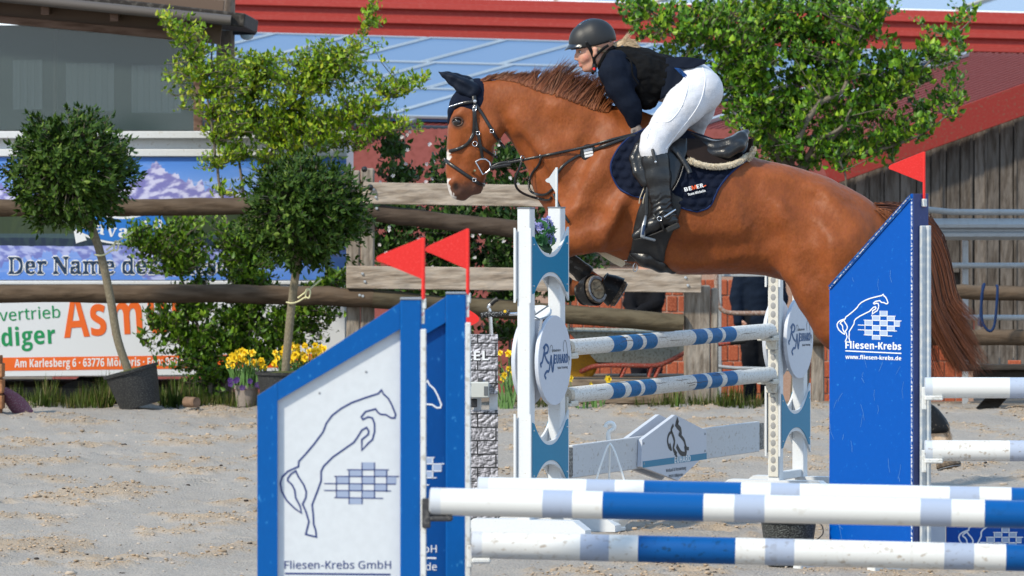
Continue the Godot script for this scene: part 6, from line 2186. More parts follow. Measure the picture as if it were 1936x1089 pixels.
func build_small_things(fr: Transform3D) -> void:
	# artificial flowers stuck in the wing
	rng.seed = 91
	var c := fr * Vector3(-.34, 1.60, .0)
	var bunch := thing("flower_bunch", "lilac artificial flowers with green leaves in the top of the waisted wing", "flowers", c + Vector3(0, -.1, 0))
	var petal_m := mat(Color(.33, .33, .62), .7)
	var leaf_m := mat(Color(.035, .13, .045), .5)
	leaf_m.backlight_enabled = true
	leaf_m.backlight = srgb(.05, .15, .04)
	for q in [[1008, 432], [1004, 424], [1033, 420], [1036, 427], [1030, 434], [1033, 442], [1039, 450], [1026, 428]]:
		var p := W(q[0], q[1], 30.98 + rng.randf_range(-.05, .06))
		var st := st_new()
		for k in 14:
			var a := k * 2.4
			var r := .006 + .0016 * k
			var dir := Vector3(cos(a), sin(a), .9 - k * .07).normalized()
			var side := dir.cross(Vector3.BACK).normalized() * (.010 + .0004 * k)
			var b := p + dir * r
			quad(st, b - side * .5, b - side * .5 + dir * .012, b + side + dir * .013, b + side)
			quad(st, b - side, b - side + Vector3(0, 0, .008), b + side + Vector3(0, 0, .008), b + side)
		part(bunch, "bloom", done(st), petal_m)
	var lv := leaf_mesh(.07, .05)
	for k in 46:
		var p := W(rng.randf_range(1001, 1046), rng.randf_range(432, 470), 30.98 + rng.randf_range(-.07, .05))
		if p.y < 1.545: p.y = 1.545 + rng.randf() * .03
		piece(bunch, "leaf", lv, leaf_m, Transform3D(Basis.from_euler(Vector3(rng.randf_range(-1.2, .6), rng.randf() * TAU, rng.randf_range(-.8, .8))), p))
	part(bunch, "stem_block", lathe(Transform3D(Basis.IDENTITY, c + Vector3(0, -.085, 0)), [[.0, 0], [.05, 0], [.06, .03], [.045, .06], [0, .065]], 12), mat(Color(.02, .05, .02), .9))
	# hanging planter set down on the sand
	var d := 31.2
	var u := d / F
	var o := Vector3(P2(1153, 0, d).x, .003, -d)
	var pl := thing("hanging_planter", "white plastic hanging planter with its hook, standing on the sand", "planter", o)
	var white := mat(Color(.78, .78, .76), .45)
	part(pl, "bowl", lathe(Transform3D(Basis.IDENTITY, o), [[0, 0], [.085, 0], [.088, .014], [.082, .02], [.105, .05], [.118, .062], [.12, .10], [.125, .13], [.114, .13], [.1, .1], [0, .09]], 28), white)
	for k in 3:
		var a := TAU * k / 3.0 + .5
		var rim := o + Vector3(cos(a) * .118, .13, sin(a) * .118)
		part(pl, "hanger_strand", tube(smooth2([rim, o + Vector3(cos(a) * .09, .27, sin(a) * .09), o + Vector3(cos(a) * .03, .43, sin(a) * .03), o + Vector3(0, .475, 0)], false, 4), [.0065], 6), white)
	var hk := []
	for q in [[1151, 832], [1150, 822], [1153, 815], [1159, 812], [1161, 807], [1158, 801], [1152, 800], [1147, 803], [1145, 808]]: hk.append(W(q[0], q[1] , d))
	part(pl, "hook", tube(smooth2(hk, false, 3), [.013], 8), white)
	# finish marker printed with stones
	build_finish_marker()
	# black pot between the fences
	var pd := 28.5
	var pu := pd / F
	var po := Vector3(P2(1491, 0, pd).x, .003, -pd)
	var pot := thing("flower_pot", "black speckled plastic flower pot standing on the sand by the tall blue wing", "flower pot", po)
	var speck := worn(Color(.012, .013, .013), Color(.22, .23, .22), .5, .06, 105, .56, .72, Vector3(4, 4, 4))
	part(pot, "pot_body", lathe(Transform3D(Basis.IDENTITY, po), [[0, 0], [.105, 0], [.112, .02], [.138, .215], [.15, .22], [.15, .245], [.135, .245], [.13, .2], [0, .19]], 28), speck)
	part(pot, "carrying_strap", tube(smooth2([po + Vector3(.13, .23, .03), po + Vector3(.165, .2, .03), po + Vector3(.17, .16, .03), po + Vector3(.14, .13, .03)], false, 4), [.003], 6), mat(Color(.02, .02, .02), .5))
	rng.seed = 6
	for k in 5:
		var st := st_new()
		var p := po + Vector3(.115 + rng.randf_range(-.02, .03), .245 + rng.randf_range(0, .012), rng.randf_range(.02, .07))
		for j in 5:
			var a := TAU * j / 5.0
			var v := Vector3(cos(a), sin(a), .3) * .010
			var w := Vector3(-sin(a), cos(a), 0) * .005
			quad(st, p, p + v - w, p + v * 1.3, p + v + w)
		part(pot, "pink_blossom", done(st), mat_cache("pink", Color(.55, .06, .16), .6))
	# grip and bracket with a round white lid, lodged in the wing
	var td := 30.86
	var tool := thing("folding_tray", "round white tray on a steel bracket with a black foam grip, lodged in the wing", "tray", W(985, 605, td))
	part(tool, "grip", tube(smooth2([W(909, 597, td), W(922, 594, td), W(942, 594, td), W(958, 591, td), W(964, 590, td)], false, 3), [5.5 * u, 5.0 * u, 5.0 * u, 5.0 * u, 5.5 * u, 5.0 * u, 4.5 * u, 4.5 * u, 4.8 * u, 5.0 * u, 5.2 * u, 5.0 * u, 4.5 * u], 10), worn(Color(.012, .012, .013), Color(.4, .4, .4), .7, .04, 106, .62, .74, Vector3(6, 6, 6)))
	part(tool, "button", lathe(Transform3D(Basis(Vector3.RIGHT, PI / 2), W(955, 589, td - .012)), [[3 * u, 0], [2.4 * u, .004], [0, .005]], 12), mat(Color(.7, .45, .02), .5))
	part(tool, "shaft", tube([W(962, 594, td), W(1000, 592, td), W(1012, 588, td)], [3.2 * u], 8), M.steel)
	part(tool, "tray", lathe(Transform3D(Basis(Vector3(.26, 0, 1).normalized(), .12) * Basis(Vector3.RIGHT, .42), W(1016, 593, 30.99)), [[0, -.008], [.068, -.008], [.078, -.002], [.08, .01], [.074, .01], [.066, .0], [0, .0]], 28), M.white_metal)
	var st := st_new()
	add_beam(st, W(1004, 600, td), W(1037, 578, td + .02), .012, .008, .002)
	add_beam(st, W(1004, 596, td), W(1026, 606, td), .014, .008, .002)
	add_box(st, Transform3D(Basis.IDENTITY, W(1003, 592, td)), Vector3(18, 12, 12) * u, 2 * u)
	part(tool, "bracket", done(st), mat(Color(.3, .31, .32), .35, .8))
	part(tool, "perforated_strip", box_mesh(Vector3(.015, .095, .003), .001), M.steel).transform = tool.transform.affine_inverse() * Transform3D(Basis(Vector3.BACK, -.17), W(1021, 620, td - .06))
	part(tool, "cable", tube(smooth2([W(1003, 550, td), W(1000, 566, td), W(1002, 580, td), W(1004, 590, td)], false, 4), [1.6 * u], 6), mat(Color(.01, .01, .01), .5))

func build_finish_marker() -> void:
	var d := 31.75
	var u := d / F
	var o := Vector3(P2(892, 0, d).x, .002, -d)
	var root := thing("finish_marker", "finish marker with ZIEL lettering on a printed stone pattern", "marker", o)
	var xf := shifted(Vector3.ZERO, d)
	M.rock = rock_print()
	for q in [[632, 745], [775, 985]]:
		var st := st_new()
		add_box(st, Transform3D(Basis.IDENTITY, W(892, (q[0] + q[1]) / 2.0, d - .03)), Vector3(99 * u, (q[1] - q[0]) * u, .02), .002)
		part(root, "printed_panel", done(st), M.rock)
	for x in [846, 902, 933]:
		var st := st_new()
		add_box(st, Transform3D(Basis.IDENTITY, W(x, 815, d)), Vector3(16 * u, 350 * u, .03), .002)
		part(root, "post", done(st), M.white_metal)
	var face := shifted(Vector3(0, 0, .0405), d)
	lettering(root, "ZIEL", "sans_bold", face, P2(866, 0, d).x, P2(0, 680.5, d).y, 58 * u, 17 * u, M.white_print, .002)
	lettering(root, "ZIEL", "sans_bold", face * Transform3D(Basis.IDENTITY, Vector3(.004, -.004, -.0006)), P2(865, 0, d).x, P2(0, 681.5, d).y, 60 * u, 19 * u, mat_cache("ink", Color(.02, .02, .022), .6), .001, "letter_shadow")
	# light gate between the posts
	var st := st_new()
	add_box(st, Transform3D(Basis.IDENTITY, W(905, 737, d - .08)), Vector3(40 * u, 30 * u, .08), .006)
	var gate := part(root, "light_gate", done(st), mat(Color(.50, .51, .48), .5))
	st = st_new()
	add_box(st, Transform3D(Basis.IDENTITY, W(919, 739, d - .122)), Vector3(8 * u, 17 * u, .004), .001)
	part(gate, "display", done(st), mat(Color(.12, .13, .14), .2))
	st = st_new()
	add_box(st, Transform3D(Basis.IDENTITY, W(908, 718, d - .06)), Vector3(10 * u, 7 * u, .03), .003)
	part(gate, "knob", done(st), mat(Color(.06, .06, .065), .5))
	st = st_new()
	add_box(st, Transform3D(Basis.IDENTITY, W(894, 762, d - .05)), Vector3(16 * u, 16 * u, .03), .004)
	part(gate, "clamp", done(st), mat(Color(.02, .02, .022), .5))
	st = st_new()
	add_box(st, Transform3D(Basis.IDENTITY, Vector3(o.x, .018, -d)), Vector3(.33, .036, .28), .006)
	part(root, "base", done(st), worn(Color(.02, .02, .02), Color(.2, .19, .17), .8, .05, 107, .5, .75, Vector3(4, 4, 4)))
	# its flag points the other way
	var a := W(872, 632, d)
	var fl := thing("marker_flag", "red flag pointing away on the finish marker", "flag", a)
	part(fl, "stick", tube([a, W(872, 574, d)], [.006], 8), M.flag_red)
	part(fl, "pennant", prism(xf, PackedVector2Array([P2(873, 577, d), P2(873, 624, d), P2(900, 611, d), P2(905, 607, d), P2(906, 602, d), P2(903, 597, d), P2(898, 593, d)]), -.003, .003), M.flag_red)

func rock_print() -> StandardMaterial3D:
	# a photograph of rough ashlar, as it is printed on the panel
	var w := 256
	var h := 512
	var im := Image.create(w, h, false, Image.FORMAT_RGB8)
	var n := FastNoiseLite.new()
	n.seed = 5
	n.frequency = .022
	n.fractal_octaves = 5
	n.fractal_type = FastNoiseLite.FRACTAL_RIDGED
	for y in h:
		for x in w:
			var row := y / 50
			var xx := fposmod(x + (row % 2) * 60, 128)
			var joint := minf(minf(xx, 128 - xx), minf(y % 50, 50 - y % 50))
			var v := n.get_noise_2d(x, y * 1.2) - n.get_noise_2d(x + 4, y * 1.2 + 5)
			var l := clampf(.56 + v * .55, .08, .9)
			if joint < 2.5: l *= .25
			im.set_pixel(x, y, Color(l, l * .985, l * 1.02))
	var m := StandardMaterial3D.new()
	m.albedo_texture = ImageTexture.create_from_image(im)
	m.roughness = .5
	return tri(m, Vector3(2.6, 1.3, 2.6))

func leaf_mesh(l: float, w: float, fold := .18) -> ArrayMesh:
	# a pointed leaf bent along its rib, base at the origin, growing along +y
	var st := st_new()
	st.set_smooth_group(1)
	var a := Vector3.ZERO
	var m1 := Vector3(0, l * .45, l * .04)
	var tip := Vector3(0, l, -l * .12)
	var r1 := Vector3(w * .5, l * .38, l * fold)
	var l1 := Vector3(-w * .5, l * .38, l * fold)
	var r2 := Vector3(w * .36, l * .70, l * fold * .7)
	var l2 := Vector3(-w * .36, l * .70, l * fold * .7)
	tri3(st, a, r1, m1); tri3(st, m1, r1, r2); tri3(st, m1, r2, tip)
	tri3(st, a, m1, l1); tri3(st, m1, l2, l1); tri3(st, m1, tip, l2)
	return done(st)

# ---------------------------------------------------------------- behind the arena
func timber(c: Color, seed_: int) -> StandardMaterial3D:
	# weathered wood: grain runs along the texture's long side
	var m := StandardMaterial3D.new()
	if not shared.has("timber"):
		shared.timber = noise_tex(512, .012, 110, [[0.0, Color(.38, .35, .32)], [.42, Color(.72, .70, .68)], [.6, Color(.9, .9, .9)], [1.0, Color(1, 1, 1)]], 5)
		shared.timber_n = noise_tex(512, .02, 111, [], 4, true, 7.0)
	m.albedo_texture = shared.timber
	m.albedo_color = (c * 1.25).linear_to_srgb()
	m.roughness = .85
	m.metallic_specular = .25
	m.normal_enabled = true
	m.normal_texture = shared.timber_n
	m.normal_scale = .7
	m.uv1_offset = Vector3(seed_ * .37, seed_ * .71, seed_ * .13)
	return m

func rough_log(a: Vector3, b: Vector3, r: float, sag := 0.0, seed_ := 1, n := 14) -> ArrayMesh:
	var pts := []
	var rr := []
	for i in n:
		var t := i / (n - 1.0)
		pts.append(a.lerp(b, t) + Vector3(0, -sag * sin(t * PI) + .012 * nz.get_noise_2d(t * 4.0, seed_), .01 * nz.get_noise_2d(t * 4.0, seed_ + 5)))
		rr.append(r * (1.0 + .10 * nz.get_noise_2d(t * 6.0, seed_ + 9)))
	return tube(pts, rr, 14)

func build_fence() -> void:
	var d := 47.6
	var u := d / F
	var root := thing("paddock_fence", "weathered timber fence of logs, boards and posts along the arena", "fence", Vector3(W(680, 0, d).x, -.3, -d))
	var brown := tri(timber(Color(.105, .075, .052), 1), Vector3(.35, 2.2, 2.2))
	var dark := tri(timber(Color(.075, .055, .042), 2), Vector3(.35, 2.2, 2.2))
	var pale := tri(timber(Color(.36, .30, .245), 3), Vector3(.35, 2.4, 2.4))
	var grey := tri(timber(Color(.25, .215, .18), 4), Vector3(2.6, .35, 2.6))
	var mossy := tri(timber(Color(.105, .085, .055), 5), Vector3(.4, 2.4, 2.4))
	# posts
	for q in [[668, 322, 26], [695, 318, 26], [1318, 540, 50], [1351, 545, 14], [1546, 560, 24], [-140, 350, 40], [2010, 545, 24]]:
		var top: float = W(0, q[1], d).y
		var st := st_new()
		add_box(st, Transform3D(Basis.IDENTITY, Vector3(W(q[0], 0, d + .12).x, (top - .5) / 2.0, -d - .12)), Vector3(q[2] * u, top + .5, .12), .012)
		part(root, "post", done(st), grey)
	# logs
	for q in [[-220, 393, 470, 391, 17, brown], [470, 391, 708, 398, 16, brown], [-220, 554, 430, 556, 18, brown], [428, 556, 706, 562, 18.5, brown], [694, 400, 1090, 448, 17, dark], [704, 566, 1292, 612, 18, mossy], [1530, 640, 1960, 637, 15, brown], [1700, 551, 1960, 555, 14, brown]]:
		part(root, "log_rail", rough_log(W(q[0], q[1], d), W(q[2], q[3], d + (.05 if q[0] == 704 else 0.0)), q[4] * u, .0, int(q[0]) % 17), q[5])
	# boards nailed on the front
	for q in [[687, 345, 1110, 352, 41], [655, 504, 1326, 512, 43]]:
		var a := W(q[0], q[1] + 20, d - .06)
		var b := W(q[2], q[3] + 20, d - .06)
		var st := st_new()
		add_beam(st, a, b, q[4] * u, .045, .005, Vector3.BACK)
		var bd := part(root, "board", done(st), pale)
		for k in [0, 1]:
			for e in 2:
				var p := a.lerp(b, .045 if e == 0 else .955) + Vector3(.02 * k, (.03 if k == 0 else -.035), .026)
				part(bd, "bolt", lathe(Transform3D(Basis(Vector3.RIGHT, PI / 2), p), [[.013, 0], [.011, .008], [0, .011]], 8), mat_cache("zinc", Color(.5, .52, .54), .4, .6))
	for p in [[680, 558, .06], [712, 394, .06], [686, 560, .06]]:
		part(root, "bolt", lathe(Transform3D(Basis(Vector3.RIGHT, PI / 2), W(p[0], p[1], d - .075)), [[.013, 0], [.011, .008], [0, .011]], 8), mat_cache("zinc", Color(.5, .52, .54), .4, .6))
	part(root, "insulator", lathe(Transform3D(Basis(Vector3.RIGHT, PI / 2), W(689, 320, d - .07)), [[.02, 0], [.026, .02], [.012, .04], [0, .05]], 10), mat_cache("blackplastic", Color(.012, .012, .012), .5))
	part(root, "insulator", lathe(Transform3D(Basis(Vector3.RIGHT, PI / 2), W(700, 354, d - .09)), [[.02, 0], [.026, .02], [.012, .04], [0, .05]], 10), mat_cache("blackplastic", Color(.012, .012, .012), .5))

func print_banner() -> StandardMaterial3D:
	# printed landscape: snowy peaks over a dark shore and their mirror in a lake
	var w := 640
	var h := 300
	var im := Image.create(w, h, false, Image.FORMAT_RGB8)
	var n := FastNoiseLite.new()
	n.seed = 9
	n.frequency = .012
	n.fractal_octaves = 5
	var ridge := PackedFloat32Array()
	for x in w:
		var u := x / float(w)
		var r := 108.0 - 22.0 * absf(n.get_noise_1d(x * 3.0)) * 2.0
		r -= 66.0 * maxf(0.0, 1.0 - absf(u - .625) / .085) ** .9
		r -= 38.0 * maxf(0.0, 1.0 - absf(u - .70) / .10)
		r -= 30.0 * maxf(0.0, 1.0 - absf(u - .335) / .09)
		r -= 18.0 * maxf(0.0, 1.0 - absf(u - .80) / .05)
		r -= 12.0 * n.get_noise_1d(x * 6.0 + 40.0)
		ridge.append(minf(r, 112.0))
	for y in h:
		for x in w:
			var c: Color
			var yy := float(y)
			var mirror := yy > 186.0
			if mirror: yy = 150.0 - (yy - 186.0) * 1.05 + 3.0 * n.get_noise_2d(x * .6, y * 4.0)
			if yy < 0.0: yy = 0.0
			if yy < ridge[x]:
				c = Color(.27, .50, .84).lerp(Color(.58, .68, .90), clampf(yy / 110.0, 0, 1))
				c = c.lerp(Color(.78, .78, .92), .35 * smoothstep(.1, .5, n.get_noise_2d(x * .7, yy * 3.0)))
			elif yy < 118.0:
				var v := n.get_noise_2d(x * 4.0 + yy * 2.0, yy * 3.0 - x)
				c = Color(.48, .46, .70).lerp(Color(.90, .88, .95), smoothstep(-.25, .3, v))
				c = c.lerp(Color(.50, .53, .78), .25)
			else:
				var v := n.get_noise_2d(x * 9.0, yy * 2.0)
				c = Color(.055, .085, .075).lerp(Color(.13, .17, .10), smoothstep(-.2, .4, v))
				if yy > 138.0: c = c.lerp(Color(.27, .33, .22), .7)
			if mirror: c = c.lerp(Color(.30, .45, .80), .25)
			im.set_pixel(x, y, c)
	var m := StandardMaterial3D.new()
	m.albedo_texture = ImageTexture.create_from_image(im)
	m.roughness = .35
	return m

func sheet(a: Vector3, b: Vector3, c: Vector3, d: Vector3) -> ArrayMesh:
	# a printed rectangle: a bottom left, b bottom right, c top right, d top left
	var st := st_new()
	var uv := [Vector2(0, 1), Vector2(1, 1), Vector2(1, 0), Vector2(0, 0)]
	var v := [a, b, c, d]
	for i in [0, 2, 1, 0, 3, 2]:
		st.set_uv(uv[i])
		st.add_vertex(v[i])
	st.generate_normals()
	return st.commit()

func build_trailer() -> void:
	var d := 49.6
	var u := d / F
	var z := -d
	var X := func(px: float) -> float: return W(px, 0, d).x
	var Y := func(py: float) -> float: return W(0, py, d).y
	var root := thing("drinks_trailer", "drinks trailer with dark window band and printed brewery banners", "trailer", Vector3(X.call(100), -.45, z - 1.0))
	var white := worn(Color(.66, .67, .68), Color(.5, .48, .45), .4, .03, 112, .7, .9, Vector3(1, 1, 1))
	var bx := func(called: String, x0: float, x1: float, y0: float, y1: float, z0: float, z1: float, m: Material, bev := .006, parent: Node3D = root) -> MeshInstance3D:
		var st := st_new()
		var a := Vector3(X.call(x0), Y.call(y1), z + z0)
		var b := Vector3(X.call(x1), Y.call(y0), z + z1)
		add_box(st, Transform3D(Basis.IDENTITY, (a + b) * .5), (b - a).abs(), bev)
		return part(parent, called, done(st), m)
	var wood := tri(timber(Color(.16, .10, .075), 7), Vector3(.4, 2, 2))
	var wall: MeshInstance3D = bx.call("wall", -420, 655, 250, 712, -2.2, 0.0, white)
	bx.call("ledge", -420, 657, 248, 262, .0, .10, white)
	bx.call("trim", -420, 657, 282, 296, 0.002, .05, white)
	bx.call("trim", -420, 657, 531, 538, 0.002, .03, white)
	# window band: tinted sheet, pale upright panels behind it, timber frame
	var tint := StandardMaterial3D.new()
	tint.transparency = BaseMaterial3D.TRANSPARENCY_ALPHA
	tint.albedo_color = Color(.30, .36, .36, .38)
	tint.roughness = .12
	var pane_root: MeshInstance3D = bx.call("back_wall", -420, 368, 40, 248, -1.6, -1.5, mat(Color(.09, .115, .115), .8))
	for q in [[8, 64, 110, 205], [110, 202, 116, 208], [236, 330, 120, 212], [-110, -20, 110, 205]]:
		var st := st_new()
		var a := Vector3(X.call(q[0]), Y.call(q[3]), z - .9)
		var b := Vector3(X.call(q[1]), Y.call(q[2]), z - .86)
		for k in 8:
			var t0 := lerpf(a.x, b.x, k / 8.0)
			var t1 := lerpf(a.x, b.x, (k + 1) / 8.0)
			add_box(st, Transform3D(Basis.IDENTITY, Vector3((t0 + t1) / 2, (a.y + b.y) / 2, z - .88 + .012 * (k % 2))), Vector3((t1 - t0) * .98, b.y - a.y, .03), .004)
		part(root, "pale_panel", done(st), mat_cache("pale_panel", Color(.42, .50, .52), .8))
	bx.call("window_sheet", -420, 366, 48, 246, -.05, -.04, tint, 0.0)
	for q in [[-60, -48], [100, 106], [366, 382]]:
		bx.call("window_post", q[0], q[1], 48 if q[0] < 300 else 66, 248, -.11, .0 if q[0] > 300 else -.055, wood if q[0] > 300 else mat_cache("tintpost", Color(.06, .065, .06), .6))
	var st := st_new()
	add_beam(st, Vector3(X.call(-420), Y.call(-2), z - .02), Vector3(X.call(386), Y.call(72), z - .02), 15 * u, .09, .005, Vector3.BACK)
	part(root, "lintel", done(st), wood)
	st = st_new()
	add_beam(st, Vector3(X.call(-420), Y.call(-40), z - .06), Vector3(X.call(420), Y.call(42), z - .06), 84 * u, .06, .005, Vector3.BACK)
	part(root, "soffit", done(st), mat_cache("soffit", Color(.13, .085, .06), .85))
	# eaves: dark roof with a rounded front edge, falling to the right
	st = st_new()
	add_beam(st, Vector3(X.call(-420), Y.call(-60), z - .95), Vector3(X.call(466), Y.call(40), z - .95), 26 * u, 2.5, .01, Vector3.BACK)
	part(root, "roof", done(st), worn(Color(.035, .03, .027), Color(.09, .08, .07), .8, .03, 113, .5, .8, Vector3(1, 1, 1)))
	part(root, "gutter", tube([Vector3(X.call(-420), Y.call(-46), z + .33), Vector3(X.call(440), Y.call(40), z + .33)], [.045], 10), mat_cache("gutter", Color(.09, .075, .065), .6))
	st = st_new()
	for k in 6:
		var x := -300.0 + k * 130.0
		add_beam(st, Vector3(X.call(x), Y.call(-22 + (x + 300) * .092), z - .3), Vector3(X.call(x), Y.call(-16 + (x + 300) * .092), z + .28), .07, .09, .005)
		part(root, "rafter", done(st), wood)
		st = st_new()
	# banners
	var ban := part(root, "brewery_banner", sheet(Vector3(X.call(-330), Y.call(529), z + .012), Vector3(X.call(655), Y.call(529), z + .012), Vector3(X.call(655), Y.call(297), z + .012), Vector3(X.call(-330), Y.call(297), z + .012)), print_banner())
	var face := Transform3D(Basis.IDENTITY, Vector3(0, 0, z + .014))
	var wp := mat_cache("whiteprint", Color(.76, .77, .78), .45)
	var dk := mat_cache("darkblueprint", Color(.012, .04, .10), .45)
	for k in 8:
		var o := Vector3(cos(TAU * k / 8.0), sin(TAU * k / 8.0), 0) * 2.4 * u
		if k % 2 == 0: lettering(ban, "Der Name der Wiesen", "serif", face * Transform3D(Basis.IDENTITY, o), X.call(16), Y.call(518), 442 * u, 33 * u, wp, .002, "letter_outline")
	lettering(ban, "Der Name der Wiesen", "serif", face * Transform3D(Basis.IDENTITY, Vector3(0, 0, .0025)), X.call(16), Y.call(518), 442 * u, 33 * u, dk, .002)
	# ribbon with the brewery's name
	var rib := []
	for k in 13:
		var t := lerpf(-1, 1, k / 12.0)
		rib.append(Vector2(X.call(232 + t * 78), Y.call(436 - 22 * t * t)))
	st = st_new()
	add_stroke(st, face, rib, 52 * u, 0, .002)
	part(ban, "ribbon_border", done(st), wp)
	st = st_new()
	add_stroke(st, face, rib, 44 * u, .002, .004)
	var rb := part(ban, "ribbon", done(st), mat_cache("ribbonblue", Color(.02, .17, .56), .45))
	for q in [[-1, 152, 446], [1, 312, 446]]:
		part(ban, "ribbon_end", prism(face, PackedVector2Array([Vector2(X.call(q[1]), Y.call(q[2] - 22)), Vector2(X.call(q[1] + 12), Y.call(q[2] + 8)), Vector2(X.call(q[1] - 8), Y.call(q[2] + 14)), Vector2(X.call(q[1] - 12), Y.call(q[2] - 8))]), 0, .0015), wp)
	var word := "Bavaria"
	for i in word.length():
		var t := lerpf(-.82, .86, i / 6.0)
		var at := Vector2(X.call(232 + t * 78), Y.call(436 - 22 * t * t))
		var sl := -44.0 * t / 78.0
		var fx := face * Transform3D(Basis(Vector3.BACK, -sl * .62), Vector3(at.x, at.y, .004))
		var hh := 25.0 if i == 0 else 23.0
		lettering(rb, word[i], "serif_bold", fx, -9.5 * u, -13 * u, 19 * u, hh * u, wp, .002)
	# lower banner
	var low := part(root, "distributor_banner", sheet(Vector3(X.call(-330), Y.call(714), z + .014), Vector3(X.call(652), Y.call(706), z + .014), Vector3(X.call(652), Y.call(539), z + .014), Vector3(X.call(-330), Y.call(539), z + .014)), mat_cache("bannerwhite", Color(.68, .70, .73), .35))
	var f2 := Transform3D(Basis(Vector3.BACK, .06), Vector3(X.call(0), Y.call(600), z + .016))
	var green := mat_cache("greenprint", Color(.008, .26, .085), .45)
	var orange := mat_cache("orangeprint", Color(.78, .13, .012), .45)
	var lx := func(px: float) -> float: return (px - 0.0) * u
	var ly := func(py: float) -> float: return (600.0 - py) * u
	lettering(low, "Getränkevertrieb", "sans", f2, lx.call(-134), ly.call(607), 248 * u, 22 * u, green, .002)
	lettering(low, "Rüdiger", "sans_bold", f2, lx.call(-50), ly.call(655), 152 * u, 34 * u, green, .002)
	lettering(low, "Asmus", "sans_bold", f2, lx.call(119), ly.call(646), 236 * u, 78 * u, orange, .002)
	var st2 := st_new()
	add_prism(st2, Transform3D(Basis(Vector3.BACK, .012), Vector3(X.call(0), Y.call(688), z + .0145)), PackedVector2Array([Vector2(-330 * u, -13 * u), Vector2(640 * u, -13 * u), Vector2(640 * u, 12 * u), Vector2(-330 * u, 12 * u)]), 0, .002)
	var band := part(low, "address_band", done(st2), orange)
	lettering(band, "Am Karlesberg 6 · 63776 Mömbris · Fon: 06029/ 50 50", "sans_bold", Transform3D(Basis(Vector3.BACK, .012), Vector3(X.call(28), Y.call(694.5), z + .0168)), 0, 0, 372 * u, 15.5 * u, wp, .002)
	# chassis and wheels in the dark below
	st = st_new()
	add_box(st, Transform3D(Basis.IDENTITY, Vector3(X.call(20), -.02, z - 1.1)), Vector3(3.6, .12, 1.9), .01)
	part(root, "chassis", done(st), mat_cache("chassis", Color(.03, .03, .03), .8))
	for q in [[-60, -.3], [150, -.3], [150, -1.9]]:
		st = st_new()
		add_lathe(st, Transform3D(Basis(Vector3.RIGHT, PI / 2), Vector3(X.call(q[0]), -.17, z + q[1])), [[0, -.09], [.17, -.09], [.27, -.08], [.28, 0], [.27, .08], [.17, .09], [0, .07]], 24)
		var wh := part(root, "wheel", done(st), mat_cache("tyre", Color(.022, .022, .023), .85))
		part(wh, "hub", lathe(Transform3D(Basis(Vector3.RIGHT, PI / 2), Vector3(X.call(q[0]), -.17, z + q[1] + .085)), [[.14, 0], [.12, .02], [.05, .03], [0, .03]], 16), mat_cache("zinc", Color(.5, .52, .54), .4, .6))
	# wooden pole with clamp, cable and lamp
	var pd := 51.9
	var pu := pd / F
	var po := W(424, 0, pd)
	po.y = -.45
	var pole := thing("utility_pole", "thick wooden utility pole with a steel clamp beside the drinks trailer", "pole", po)
	part(pole, "trunk", rough_log(po, W(427, -60, pd), 17.5 * pu, 0, 4, 20), tri(timber(Color(.20, .155, .125), 8), Vector3(2.2, .4, 2.2)))
	part(pole, "clamp", lathe(Transform3D(Basis.IDENTITY, W(426, 58, pd)), [[18.6 * pu, 0], [19.6 * pu, .004], [19.6 * pu, .04], [18.6 * pu, .044]], 20), mat_cache("zinc", Color(.5, .52, .54), .4, .6))
	part(pole, "cable", tube(smooth2([W(411, -40, pd - .12), W(408, 20, pd - .12), W(402, 60, pd - .12), W(400, 110, pd - .12), W(398, 190, pd - .12), W(398, 260, pd - .1)], false, 4), [2.0 * pu], 6), mat_cache("cable", Color(.05, .06, .08), .5))
	part(pole, "rope", tube(smooth2([W(408, 38, pd - .13), W(425, 34, pd - .14), W(442, 38, pd - .13)], false, 4), [1.8 * pu], 6), mat_cache("rope", Color(.34, .25, .2), .9))
	part(pole, "rope", tube(smooth2([W(404, 44, pd - .12), W(396, 56, pd - .13), W(394, 78, pd - .13), W(402, 70, pd - .13), W(406, 62, pd - .12)], false, 4), [1.8 * pu], 6), mat_cache("rope", Color(.34, .25, .2), .9))
	var lamp := thing("yard_lamp", "small round glass lamp under a dark bracket on the utility pole", "lamp", W(463, 75, pd))
	st = st_new()
	add_box(st, Transform3D(Basis.IDENTITY, W(460, 62, pd)), Vector3(48 * pu, 8 * pu, .1), .01)
	part(lamp, "bracket", done(st), mat_cache("blackplastic", Color(.012, .012, .012), .5))
	part(lamp, "glass_dome", lathe(Transform3D(Basis.IDENTITY, W(467, 76, pd)), [[0, 0], [6 * pu, 1 * pu], [11 * pu, 4 * pu], [14 * pu, 10 * pu], [0, 10.5 * pu]], 18), mat(Color(.45, .52, .54), .15))

